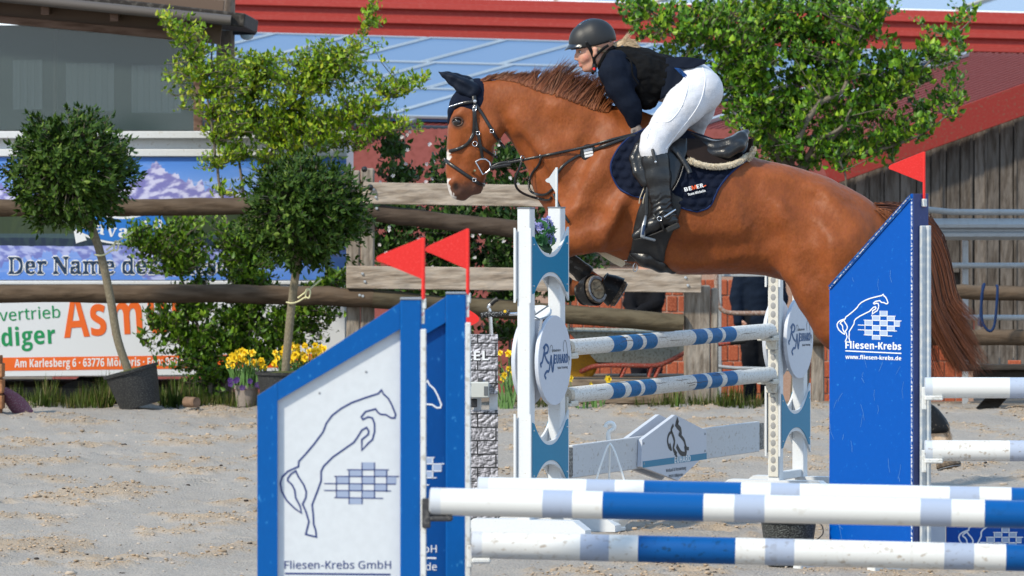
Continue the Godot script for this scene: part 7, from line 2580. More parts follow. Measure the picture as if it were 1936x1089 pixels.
func build_barn() -> void:
	# lower roof: red sheet with solar panels; P is a point of its plane, a along the eave, b up the slope
	var P0 := W(400, 240, 60.0)
	var P1 := W(1640, 268, 62.0)
	var P3 := W(1940, 160, 67.0)
	var ua := P1 - P0
	var vb := P3 - P1
	var nrm := ua.cross(vb).normalized()
	var P := func(a: float, b: float, h := 0.0) -> Vector3: return P0 + ua * a + vb * b + nrm * h
	var red := worn(Color(.27, .055, .042), Color(.30, .10, .08), .6, .05, 114, .6, .95, Vector3(.6, .6, .6))
	M.roof_red = red
	var barn := thing("barn", "barn with red sheet roof, solar panels and grey board gable", "barn", Vector3(W(1500, 0, 62).x, -.45, -64.0))
	var st := st_new()
	# profiled sheet: low ribs running up the slope
	var ribs := 150
	st.set_smooth_group(-1)
	for i in ribs:
		var a0 := lerpf(-.6, 1.04, i / float(ribs))
		var w := 1.64 / ribs
		var hs := [0.0, 0.0, .035, .035, 0.0]
		var fs := [0.0, .5, .6, .85, 1.0]
		for k in 4:
			var x0: float = a0 + w * fs[k]
			var x1: float = a0 + w * fs[k + 1]
			quad(st, P.call(x0, 0, hs[k]), P.call(x1, 0, hs[k + 1]), P.call(x1, 1.52, hs[k + 1]), P.call(x0, 1.52, hs[k]))
	part(barn, "roof", done(st), red)
	# solar panels
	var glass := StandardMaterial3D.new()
	glass.albedo_color = srgb(.06, .14, .28)  # blue of the reflected sky is put into the albedo
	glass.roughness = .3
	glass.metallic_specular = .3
	var alu := mat(Color(.42, .45, .47), .4, .5)
	var db := .44
	var da := .127
	for r in 3:
		for c in 15:
			var a: float = -.66 + c * da + [0.0, .05, .03][r]
			var b := .08 + r * db
			if a + da > .87 or (r < 2 and a > .6): continue
			var p := [P.call(a + .002, b + .004, .1), P.call(a + da - .002, b + .004, .1), P.call(a + da - .002, b + db - .004, .1), P.call(a + .002, b + db - .004, .1)]
			var s2 := st_new()
			quad(s2, p[0], p[1], p[2], p[3])
			for k in 4:
				var q: Vector3 = p[(k + 1) % 4]
				quad(s2, p[k] - nrm * .05, q - nrm * .05, q, p[k])
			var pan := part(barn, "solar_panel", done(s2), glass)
			var s3 := st_new()
			for k in 4:
				var q: Vector3 = p[(k + 1) % 4]
				add_beam(s3, p[k], q, .05, .03, .004, nrm)
			part(pan, "panel_frame", done(s3), alu)
	st = st_new()
	for c in 18:
		var a := -.66 + c * .085
		if a > .85: continue
		add_beam(st, P.call(a, .05, .06), P.call(a, 1.44, .06), .05, .05, .004, nrm)
		part(barn, "mounting_rail", done(st), alu)
		st = st_new()
	part(barn, "gutter", tube([P.call(-.4, .02, -.02), P.call(1.0, .02, -.02)], [.075], 8), mat_cache("blackplastic", Color(.012, .012, .012), .5))
	# verge board along the right-hand edge and the grey board gable under it
	st = st_new()
	add_beam(st, W(1560, 324, 56.75), W(2080, 136, 56.75), 58 * 56.75 / F, .06, .006, Vector3.BACK)
	part(barn, "verge_board", done(st), worn(Color(.25, .03, .024), Color(.18, .075, .05), .5, .05, 115, .6, .9, Vector3(1, 1, 1)))
	st = st_new()
	add_box(st, Transform3D(Basis.IDENTITY, (W(100, 244, 60.6) + W(1640, 800, 60.6)) * .5), Vector3(1540 * 60.6 / F, 556 * 60.6 / F, .1), 0)
	part(barn, "rendered_wall", done(st), worn(Color(.29, .085, .075), Color(.23, .065, .055), .8, .03, 119, .4, .8, Vector3(.7, .7, .7)))
	build_gable(barn, P)
	# the upper roof: ridge sheets with ribs running across, panels above
	var up := thing("upper_roof", "long red ribbed roof ridge with pale solar panels above it", "roof", W(1100, 120, 75))
	st = st_new()
	var prof := [[110, 0.0], [96, .0], [94, .05], [80, .07], [78, .02], [68, .03], [66, .1], [54, .12], [52, .06], [42, .08], [40, .14], [26, .16], [24, .1], [14, .13], [12, .22], [2, .24]]
	for i in prof.size() - 1:
		var y0: float = prof[i][0]
		var y1: float = prof[i + 1][0]
		var z0: float = prof[i][1] * 3.0
		var z1: float = prof[i + 1][1] * 3.0
		# the ridge falls away to the right
		var A := W(230, y0 - 22, 74.0) + Vector3(0, 0, -z0 * .4)
		var B := W(2050, y0 + 24, 76.0) + Vector3(0, 0, -z0 * .4)
		var C := W(2050, y1 + 24, 76.0) + Vector3(0, 0, -z1 * .4)
		var D := W(230, y1 - 22, 74.0) + Vector3(0, 0, -z1 * .4)
		quad(st, A, B, C, D)
	part(up, "ridge_sheet", done(st), worn(Color(.34, .043, .032), Color(.38, .10, .08), .45, .05, 116, .62, .95, Vector3(.5, 1.5, .5)))
	st = st_new()
	quad(st, W(230, 100, 74.02), W(2050, 145, 76.02), W(2050, 108, 76.05), W(230, 60, 74.05))
	part(up, "flashing", done(st), worn(Color(.20, .05, .04), Color(.26, .10, .085), .6, .03, 117, .6, .95, Vector3(1, 1, 1)))
	# scalloped profile filler
	var tooth := box_mesh(Vector3(.05, .04, .05), .01)
	for i in 110:
		var t := i / 109.0
		piece(up, "profile_tooth", tooth, mat_cache("rust", Color(.10, .03, .025), .8), Transform3D(Basis.IDENTITY, W(lerpf(300, 1960, t), lerpf(66, 104, t), lerpf(74.0, 75.9, t) - .02)))
	for c in 12:
		var x := 100.0 + c * 190.0
		var y := -22.0 + (x - 230.0) * .0253
		var s2 := st_new()
		var a := W(x + 3, y + 1, 77.0)
		var b := W(x + 187, y + 6, 77.2)
		var back := W(x + 187 + 150, y + 6 - 52, 79.5)
		var back2 := W(x + 3 + 150, y + 1 - 52, 79.3)
		quad(s2, a, b, back, back2)
		part(up, "solar_panel", done(s2), mat_cache_glass("paleglass"))
	st = st_new()
	for c in 13:
		var x := 100.0 + c * 190.0
		var y := -22.0 + (x - 230.0) * .0253
		add_beam(st, W(x, y, 76.98), W(x + 150, y - 52, 79.28), .06, .04, .004)
		part(up, "panel_rail", done(st), mat_cache("brass", Color(.45, .40, .30), .5))
		st = st_new()
	# the body under the upper roof closes the view behind the barn
	st = st_new()
	add_box(st, Transform3D(Basis.IDENTITY, Vector3(1.0, 1.2, -80.0)), Vector3(30, 3.4, 4.0), .05)
	part(up, "back_wall", done(st), red)

func mat_cache_glass(key: String) -> Material:
	if not mats.has(key):
		var m := mat(Color(.10, .16, .26), .2)
		m.metallic_specular = 1.0
		m.clearcoat_enabled = true
		m.clearcoat = 1.0
		m.clearcoat_roughness = .08
		mats[key] = m
	return mats[key]

func build_gable(barn: Node3D, P: Callable) -> void:
	# upright boards under the verge
	var d := 57.0
	rng.seed = 14
	var tones := []
	for k in 4: tones.append(tri(timber(Color(.13, .112, .098) * [.7, 1.0, 1.2, .85][k], 20 + k), Vector3(2.4, .35, 2.4)))
	var under := mat_cache("barnwood", Color(.09, .075, .065), .9)
	var st := st_new()
	add_prism(st, shifted(Vector3.ZERO, d + .1), poly_px([[1600, 322], [2100, 141], [2100, 700], [1600, 520]], d + .1), -.05, 0.0)
	part(barn, "gable_backing", done(st), under)
	var x := 1586.0
	while x < 2060.0:
		var w := rng.randf_range(24, 31)
		var mid := x + w * .5
		var verge := 341.0 - (mid - 1600.0) * .362
		var top := verge - 14.0
		var bottom := 515.0 if mid < 1822.0 else 700.0
		var a := W(mid, bottom, d + rng.randf_range(-.012, .012))
		var b := W(mid, top, d)
		b.z = a.z
		st = st_new()
		add_box(st, Transform3D(Basis.IDENTITY, (a + b) * .5), Vector3((w - 2.2) * d / F, b.y - a.y, .025), .003)
		part(barn, "board", done(st), tones[rng.randi() % 4])
		x += w
	# strips over the joints
	x = 1612.0
	while x < 2050.0:
		var verge := 341.0 - (x - 1600.0) * .362
		if rng.randf() < .55:
			st = st_new()
			var a := W(x, 515.0 if x < 1822.0 else 690.0, d - .02)
			var b := W(x, verge + 6.0, d - .02)
			b.z = a.z
			add_box(st, Transform3D(Basis.IDENTITY, (a + b) * .5), Vector3(5 * d / F, b.y - a.y, .02), .003)
			part(barn, "joint_strip", done(st), tones[3])
		x += 28.0
	# roof overhang thickness seen from below
	# brick base
	var brickwall := thing("brick_wall", "orange-red brick wall behind the two bystanders and the wheelbarrow", "wall", Vector3(W(1300, 0, 58.5).x, -.45, -58.5))
	var bd := 58.5
	var bu := bd / F
	st = st_new()
	add_box(st, Transform3D(Basis.IDENTITY, (W(1000, 470, bd + .031) + W(1840, 775, bd + .031)) * .5), Vector3(840 * bu, 305 * bu, .1), 0)
	part(brickwall, "mortar_bed", done(st), worn(Color(.40, .25, .19), Color(.46, .34, .28), .9, .05, 118, .4, .8, Vector3(2, 2, 2)))
	var bw := 21.0
	var bh := 31.0
	var shapes := [box_mesh(Vector3((bw - 1.6) * bu, (bh - 1.6) * bu, .06), .006), box_mesh(Vector3((bw - 1.9) * bu, (bh - 2.0) * bu, .062), .008)]
	var reds := []
	for k in 3: reds.append(worn(Color(.32, .078, .038) * [1.0, .82, 1.12][k], Color(.5, .16, .08), .8, .04, 120 + k, .5, .85, Vector3(2, 2, 2)))
	for r in 9:
		for c in 38:
			var px := 1040.0 + c * bw + (bw * .5 if r % 2 else 0.0)
			var py := 497.0 + r * bh
			# only where the wall shows past the horse, the wings and the fence
			var seen := (px > 1058 and px < 1450 and py > 500) or (px > 1518 and px < 1580 and py > 590) or (px > 1742 and px < 1822 and py > 505)
			if not seen: continue
			piece(brickwall, "brick", shapes[rng.randi() % 2], reds[rng.randi() % 3], Transform3D(Basis.IDENTITY, W(px, py + bh * .5, bd + rng.randf_range(-.006, .006))))
	# concrete band above the bricks
	st = st_new()
	add_box(st, Transform3D(Basis.IDENTITY, (W(1040, 478, bd) + W(1600, 500, bd)) * .5), Vector3(560 * bu, 24 * bu, .1), .006)
	part(brickwall, "lintel", done(st), worn(Color(.06, .05, .045), Color(.14, .12, .11), .8, .03, 124, .5, .9, Vector3(1, 1, 1)))
	# crash barrier and pipes in front of the gable
	var gd := 51.5
	var gu := gd / F
	var rail := thing("guard_rail", "galvanised guard rail with pipe rails in front of the barn", "guard rail", Vector3(W(1850, 0, gd).x, -.45, -gd))
	var zinc := worn(Color(.36, .37, .38), Color(.30, .30, .30), .45, .03, 125, .5, .9, Vector3(1, 1, 1), .6)
	var prof := [[413, .0], [416, .03], [424, .07], [430, .07], [434, .02], [437, .02], [441, .07], [447, .07], [451, .03], [454, .0]]
	st = st_new()
	for i in prof.size() - 1:
		var A := W(1590, prof[i + 1][0], gd) + Vector3(0, 0, prof[i + 1][1])
		var B := W(2050, prof[i + 1][0], gd) + Vector3(0, 0, prof[i + 1][1])
		var C := W(2050, prof[i][0], gd) + Vector3(0, 0, prof[i][1])
		var D := W(1590, prof[i][0], gd) + Vector3(0, 0, prof[i][1])
		quad(st, A, B, C, D)
		quad(st, D + Vector3(0, 0, -.004), C + Vector3(0, 0, -.004), B + Vector3(0, 0, -.004), A + Vector3(0, 0, -.004))
	part(rail, "beam", done(st), zinc)
	part(rail, "pipe", tube([W(1640, 394, gd), W(1760, 397, gd), W(1800, 401, gd), W(2050, 402, gd)], [6.0 * gu], 10), zinc)
	part(rail, "pipe", tube([W(1700, 502, gd), W(2050, 502, gd)], [5.5 * gu], 10), zinc)
	part(rail, "pipe", tube([W(1700, 600, gd), W(2050, 601, gd)], [5.5 * gu], 10), zinc)
	for q in [1825, 1600, 2040]:
		st = st_new()
		var t := W(q, 455, gd + .06)
		add_box(st, Transform3D(Basis.IDENTITY, Vector3(t.x, (t.y - .45) / 2.0, t.z)), Vector3(11 * gu, t.y + .45, .06), .004)
		part(rail, "post", done(st), zinc)
	# bent pipe and metal sheet seen past the fence post
	var gate := thing("pipe_gate", "rusty bent pipe gate between the fence post and the bystander", "gate", Vector3(W(1380, 0, 49.5).x, -.45, -49.5))
	var rust := worn(Color(.25, .15, .11), Color(.42, .36, .32), .5, .03, 126, .4, .8, Vector3(2, 2, 2))
	part(gate, "pipe", tube(smooth2([W(1354, 500, 49.5), W(1355, 555, 49.5), W(1358, 575, 49.5), W(1368, 588, 49.5), W(1390, 592, 49.5), W(1450, 592, 49.5), W(1520, 591, 49.5)], false, 4), [4.6 * 49.5 / F], 10), rust)
	part(gate, "pipe", tube([W(1356, 693, 49.5), W(1390, 696, 49.5), W(1520, 699, 49.5)], [3.5 * 49.5 / F], 8), zinc)
	st = st_new()
	add_box(st, Transform3D(Basis.IDENTITY, (W(1356, 500, 49.6) + W(1364, 790, 49.6)) * .5), Vector3(8 * 49.6 / F, 290 * 49.6 / F, .05), .004)
	add_box(st, Transform3D(Basis.IDENTITY, (W(1362, 512, 49.7) + W(1450, 524, 49.7)) * .5), Vector3(88 * 49.7 / F, 10 * 49.7 / F, .05), .004)
	part(gate, "frame", done(st), zinc)
	# navy halter rope on the log
	var hd := 47.3
	var rope := thing("halter_rope", "navy rope halter hanging over the log rail by the boards", "rope", W(1875, 545, hd))
	part(rope, "rope", tube(smooth2([W(1856, 618, hd), W(1854, 596, hd), W(1857, 560, hd), W(1858, 543, hd), W(1861, 538, hd - .02), W(1856, 560, hd - .05), W(1856, 600, hd - .05), W(1862, 618, hd - .05), W(1872, 626, hd - .05), W(1880, 615, hd - .05), W(1884, 580, hd - .05), W(1886, 545, hd - .02), W(1884, 540, hd)], false, 4), [2.6 * hd / F], 8), cloth(Color(.012, .03, .09), 1, .8))
	part(rope, "clip", tube([W(1853, 600, hd), W(1852, 616, hd)], [4.0 * hd / F], 8), mat_cache("clip", Color(.02, .03, .07), .5))
	# bench of dark beams
	var ed := 46.6
	var eu := ed / F
	var bench := thing("picnic_bench", "dark timber bench on crossed legs near the halter rope", "bench", W(1880, 790, ed))
	var dk := tri(timber(Color(.045, .038, .032), 30), Vector3(.4, 2, 2))
	for k in 3:
		st = st_new()
		add_box(st, Transform3D(Basis.IDENTITY, W(1925, 694 + k * 1.0, ed - .2 + k * .22)), Vector3(220 * eu, .045, .19), .005)
		part(bench, "top_plank", done(st), dk)
	st = st_new()
	add_box(st, Transform3D(Basis.IDENTITY, W(1925, 741, ed - .45)), Vector3(240 * eu, .045, .2), .005)
	part(bench, "seat_plank", done(st), dk)
	for q in [[1893, 742, 1850, 789], [1990, 742, 2030, 789]]:
		st = st_new()
		add_beam(st, W(q[0], q[1], ed - .3), W(q[2], q[3], ed - .3), .13, .06, .005, Vector3.BACK)
		part(bench, "leg", done(st), dk)
	st = st_new()
	add_box(st, Transform3D(Basis.IDENTITY, W(1918, 706, ed)), Vector3(150 * eu, .07, .4), .005)
	part(bench, "cross_beam", done(st), dk)
	var brick := thing("loose_brick", "single orange brick lying on the dark bench", "brick", W(1918, 690, ed - .1))
	part(brick, "clay", box_mesh(Vector3(24 * eu, 8.5 * eu, .06), .003), reds[2]).transform = brick.transform.affine_inverse() * Transform3D(Basis.IDENTITY, W(1918, 685.5, ed - .1))

func build_yard_things() -> void:
	# low timber edge that carries the wheelbarrow
	var d := 48.6
	var u := d / F
	var edge := thing("timber_edging", "low weathered timber edging under the wheelbarrow", "edging", Vector3(W(1200, 0, d).x, -.45, -d))
	for k in 3:
		var st := st_new()
		var top := .185
		add_box(st, Transform3D(Basis.IDENTITY, Vector3(W(1200, 0, d).x, top - .11 - k * .215, -d)), Vector3(1.34, .21, 1.3), .012)
		part(edge, "sleeper", done(st), tri(timber(Color(.22, .17, .125), 33 + k), Vector3(.4, 2, 2)))
	var wb := thing("wheelbarrow", "grey metal wheelbarrow with red frame and yellow wheel behind the fence", "wheelbarrow", Vector3(W(1200, 0, d).x, .19, -d))
	var tub := worn(Color(.32, .34, .31), Color(.16, .14, .11), .5, .03, 127, .55, .8, Vector3(2, 2, 2))
	var fred := worn(Color(.30, .045, .03), Color(.34, .22, .18), .5, .04, 128, .5, .72, Vector3(3, 3, 3))
	# tub: an open trough with flared sides
	var st := st_new()
	var tp := [[1072, 624, -.33], [1330, 628, -.30], [1330, 628, .30], [1072, 624, .33]]
	var bt := [[1128, 683, -.2], [1266, 687, -.2], [1266, 687, .2], [1128, 683, .2]]
	var T := []
	var B := []
	var T2 := []
	var B2 := []
	for k in 4:
		T.append(W(tp[k][0], tp[k][1], d) + Vector3(0, 0, -tp[k][2]))
		B.append(W(bt[k][0], bt[k][1], d) + Vector3(0, 0, -bt[k][2]))
		T2.append(T[k] + Vector3(.01 * (1 if k in [0, 3] else -1), 0, .01 * (-1 if tp[k][2] < 0 else 1)))
		B2.append(B[k] + Vector3(0, .012, .0))
	for k in 4:
		var j := (k + 1) % 4
		quad(st, T[k], T[j], B[j], B[k])
		quad(st, B2[k], B2[j], T2[j], T2[k])
		quad(st, T2[k], T2[j], T[j], T[k])
	quad(st, B[0], B[1], B[2], B[3])
	quad(st, B2[3], B2[2], B2[1], B2[0])
	var body := part(wb, "tub", done(st), tub)
	st = st_new()
	for k in 4: add_tube(st, [T[k], T[(k + 1) % 4]], [.012], 8)
	part(body, "rim", done(st), tub)
	for s in [1.0, -1.0]:
		var zz := Vector3(0, 0, .2 * s)
		part(wb, "handle_bar", tube(smooth2([W(1098, 702, d) + zz * .3, W(1128, 690, d) + zz * .8, W(1180, 689, d) + zz, W(1240, 689, d) + zz, W(1275, 675, d) + zz * 1.1, W(1310, 655, d) + zz * 1.2, W(1345, 650, d) + zz * 1.3, W(1380, 646, d) + zz * 1.3], false, 4), [4.6 * u], 10), fred)
		part(wb, "grip", tube([W(1378, 646, d) + zz * 1.3, W(1406, 642, d) + zz * 1.3], [5.6 * u], 10), mat_cache("blackplastic", Color(.012, .012, .012), .5))
		part(wb, "leg", tube(smooth2([W(1232, 690, d) + zz, W(1226, 712, d) + zz, W(1234, 717, d) + zz, W(1248, 690, d) + zz], false, 4), [3.2 * u], 8), fred)
		part(wb, "strut", tube([W(1184, 690, d) + zz, W(1172, 716, d) + zz], [3.0 * u], 8), fred)
	var wc := W(1096, 698, d)
	wc.y = .19 + .1
	part(wb, "wheel", lathe(Transform3D(Basis(Vector3.RIGHT, PI / 2), wc), [[0, -.03], [.08, -.03], [.13, -.045], [.15, -.03], [.155, 0], [.15, .03], [.13, .045], [.08, .03], [0, .03]], 26), worn(Color(.50, .24, .02), Color(.3, .16, .03), .6, .03, 129, .5, .9, Vector3(3, 3, 3)))
	# a second barrow's handle by the finish marker
	var hd := 46.9
	var hand := thing("tool_handle", "bent steel tube handle with a black rubber tip by the finish marker", "handle", W(928, 690, hd))
	part(hand, "tube", tube(smooth2([W(934, 770, hd), W(931, 680, hd), W(927, 600, hd), W(924, 582, hd), W(928, 575, hd)], false, 5), [4.0 * hd / F], 10), M.steel)
	part(hand, "tip", tube([W(927, 576, hd), W(935, 568, hd), W(941, 565, hd)], [4.8 * hd / F], 10), mat_cache("blackplastic", Color(.012, .012, .012), .5))

func bystander(x: float, feet: float, d: float, tall: float, label: String, jacket: Color, trousers: Color, arms: Array, face: float) -> void:
	# an upright figure; joints as fractions of its height
	var o := W(x, feet, d)
	var root := thing("person", label, "person", o)
	var h := tall
	var at := func(a: float, b: float, c: float) -> Vector3: return o + Vector3(a, b, c) * h
	var skin := func(p: Vector3, n: Vector3) -> Color: return Color(.52, .28, .20)
	var one := func(p: Vector3, n: Vector3) -> Color: return Color(1, 1, 1)
	var f := Flesh.new()
	var c := func(fl: Flesh, js: Array, k := .03) -> void:
		for i in js.size() - 1:
			fl.bone(at.call(js[i][0], js[i][1], js[i][2]), at.call(js[i + 1][0], js[i + 1][1], js[i + 1][2]), js[i][3] * h, js[i + 1][3] * h, 1.0, k)
	c.call(f, [[0, .94, 0, .058], [.004 * face, .90, 0, .05]])
	c.call(f, [[.03 * face, .885, .01, .018], [.045 * face, .895, .01, .012]], .01)
	c.call(f, [[0, .88, 0, .034], [0, .80, 0, .045]])
	c.call(f, [[0, .80, 0, .075], [0, .55, 0, .075]])
	for s in [-1.0, 1.0]:
		c.call(f, [[.045 * s, .5, 0, .05], [.05 * s, .27, 0, .035], [.05 * s, .04, 0, .024], [.05 * s + .03 * face, .015, .04, .018]])
	for a in arms:
		c.call(f, [a[0], a[1], a[2]])
		var w: Array = a[2]
		for k in 4:
			c.call(f, [[w[0], w[1] - .004 * k, w[2], .009], [w[0] + .03 * a[3], w[1] - .012 - .007 * k, w[2] + .01, .008], [w[0] + .045 * a[3], w[1] - .03 - .007 * k, w[2] + .006, .007]], .006)
		c.call(f, [[w[0], w[1], w[2], .01], [w[0] + .02 * a[3], w[1] + .004, w[2] + .02, .008], [w[0] + .035 * a[3], w[1] - .008, w[2] + .02, .007]], .006)
	var sm := StandardMaterial3D.new()
	sm.vertex_color_use_as_albedo = true
	sm.roughness = .55
	part(root, "body", f.mesh(.013, skin), sm)
	f = Flesh.new()
	c.call(f, [[0, .83, 0, .05], [0, .77, 0, .095], [0, .66, 0, .092], [0, .52, 0, .095]], .05)
	for a in arms:
		c.call(f, [[a[0][0], a[0][1], a[0][2], .052], [a[1][0], a[1][1], a[1][2], .042], [a[2][0] - .01 * a[3], a[2][1] + .004, a[2][2], .03]], .03)
	var fold := func(p: Vector3, n: Vector3) -> float: return .008 * nz.get_noise_3d(p.x * 9.0, p.y * 14.0, p.z * 9.0)
	part(root, "jacket", f.mesh(.018, one, fold), cloth(jacket, 1, .85, 5.0))
	f = Flesh.new()
	for s in [-1.0, 1.0]:
		c.call(f, [[.03 * s, .54, 0, .085], [.05 * s, .42, 0, .065], [.05 * s, .27, 0, .046], [.05 * s, .06, 0, .04]])
	part(root, "trousers", f.mesh(.018, one, fold), cloth(trousers, 1, .85, 5.0))
	for s in [-1.0, 1.0]:
		f = Flesh.new()
		c.call(f, [[.05 * s, .035, -.02, .03], [.05 * s + .06 * face, .022, .03, .022]])
		part(root, "shoe", f.mesh(.014, one), cloth(Color(.02, .02, .02), 1))
	f = Flesh.new()
	c.call(f, [[-.022 * face, .968, -.006, .052], [-.032 * face, .93, -.016, .048], [-.035 * face, .86, -.03, .028]])
	part(root, "hair", f.mesh(.014, one), mat_cache("hairbrown", Color(.12, .07, .04), .6))

func build_people() -> void:
	var d := 56.0
	bystander(1222, 300 + (EYE + .45) * F / d, d, 1.62, "bystander in a black top leaning hands on a strap behind the log rail", Color(.006, .006, .008), Color(.012, .011, .016), [[[.08, .78, .04, .03], [.06, .66, .12, .028], [-.07, .60, .16, .02], -1.0], [[-.08, .78, .0, .03], [-.1, .66, .06, .028], [-.1, .58, .14, .02], -1.0]], -1.0)
	d = 57.0
	bystander(1434, 300 + (EYE + .45) * F / d, d, 1.70, "bystander in a navy jacket standing before the brick wall by the bent pipe", Color(.006, .012, .026), Color(.008, .009, .012), [[[-.1, .78, 0, .03], [-.13, .64, .02, .028], [-.11, .5, .06, .02], 1.0], [[.1, .78, 0, .03], [.13, .64, .02, .028], [.1, .5, .06, .02], -1.0]], 1.0)

# ---------------------------------------------------------------- plants
# a plant: limbs reach out to scattered twig ends, each twig carries leaves
func leaf_mat(key: String, rough := .42) -> StandardMaterial3D:
	if not mats.has(key):
		var m := StandardMaterial3D.new()
		m.vertex_color_use_as_albedo = true
		m.roughness = rough
		m.metallic_specular = .25 if key == "bayleaf" else .35
		m.backlight_enabled = true
		m.backlight = srgb(.22, .34, .08) if key == "springleaf" else srgb(.05, .09, .03)
		mats[key] = m
	return mats[key]

func grow(root: Node3D, blobs: Array, d: float, spread: float, stems: Array, twigs: int, per_twig: int, leaf: Vector2, tones: Array, seed_: int, mkey: String, bark: Material, up := .5, twig_len := .34) -> void:
	# blobs: [px, py, rx, ry, weight]; stems: chains of [px, py, dz, radius px]
	rng.seed = seed_
	var u := d / F
	var st := st_new()
	var nodes := []
	for s in stems:
		var pts := []
		var rr := []
		for q in s:
			pts.append(W(q[0], q[1], d) + Vector3(0, 0, q[2]))
			rr.append(q[3] * u * .72)
		var sp := smooth2(pts, false, 5)
		var r2 := []
		for i in sp.size():
			var t := i / float(sp.size() - 1) * (rr.size() - 1)
			r2.append(lerpf(rr[int(t)], rr[mini(int(t) + 1, rr.size() - 1)], fmod(t, 1.0)))
			sp[i] += Vector3(1, .3, 1) * .018 * nz.get_noise_3d(sp[i].x * 6.0, sp[i].y * 6.0, seed_)
		add_tube(st, sp, r2, 7, true)
		for p in sp: nodes.append(p)
	var trunk := part(root, "trunk", done(st), bark)
	var total := 0.0
	for b in blobs: total += b[2] * b[3] * b[4]
	var tw := st_new()
	var xfs := []
	var cols := []
	for b in blobs:
		var n := int(twigs * b[2] * b[3] * b[4] / total)
		for i in n:
			var a := rng.randf() * TAU
			var r := sqrt(rng.randf())
			var ph := rng.randf_range(-1, 1)
			var px: float = b[0] + cos(a) * r * b[2]
			var py: float = b[1] + sin(a) * r * b[3]
			var dz: float = ph * spread * sqrt(maxf(1.0 - r * r * .8, .05))
			var tip := W(px, py, d) + Vector3(0, 0, dz)
			# the nearest wood
			var best: Vector3 = nodes[0]
			var bd := 1e9
			for k in range(0, nodes.size(), 2):
				var e: float = (nodes[k] - tip).length_squared() + maxf(0.0, nodes[k].y - tip.y) * .3
				if e < bd:
					bd = e
					best = nodes[k]
			var dir := (tip - best)
			var L := dir.length()
			var start := tip - dir.normalized() * minf(L, twig_len * rng.randf_range(.6, 1.3))
			var bend := Vector3(rng.randf_range(-.05, .05), rng.randf_range(-.02, .07), rng.randf_range(-.05, .05))
			var way := [start, start.lerp(tip, .5) + bend, tip + Vector3(0, .05 * up, 0)]
			add_tube(tw, way, [.0045, .0035, .0015], 4, false)
			if i % 4 == 0 and L > twig_len: add_tube(tw, [best, best.lerp(start, .5) + bend, start], [.011, .008, .005], 5, false)
			for k in per_twig:
				var t := (k + rng.randf()) / per_twig
				var p: Vector3 = way[0].lerp(way[1], t * 2.0) if t < .5 else way[1].lerp(way[2], t * 2.0 - 1.0)
				var yaw := rng.randf() * TAU
				var tilt := rng.randf_range(.25, 1.45)
				var bs := Basis(Vector3.UP, yaw) * Basis(Vector3.RIGHT, tilt) * Basis(Vector3.UP, rng.randf_range(-1.2, 1.2))
				var s := rng.randf_range(.4, 1.3)
				xfs.append(Transform3D(bs * Basis.from_scale(Vector3(s, s, s)), p + Vector3(rng.randf_range(-.03, .03), rng.randf_range(-.03, .03), rng.randf_range(-.03, .03))))
				var c: Color = tones[rng.randi() % tones.size()]
				cols.append(c * rng.randf_range(.75, 1.25))
	var tws := part(trunk, "twigs", done(tw), bark)
	tws.set_meta("kind", "stuff")
	var mm := MultiMesh.new()
	mm.transform_format = MultiMesh.TRANSFORM_3D
	mm.use_colors = true
	mm.mesh = leaf_mesh(leaf.x, leaf.y)
	mm.instance_count = xfs.size()
	for i in xfs.size():
		mm.set_instance_transform(i, xfs[i])
		mm.set_instance_color(i, cols[i])
	var mi := MultiMeshInstance3D.new()
	mi.name = "crown"
	mi.multimesh = mm
	mi.material_override = leaf_mat(mkey)
	root.add_child(mi)
	mi.transform = root.transform.affine_inverse()
	mi.set_meta("kind", "stuff")

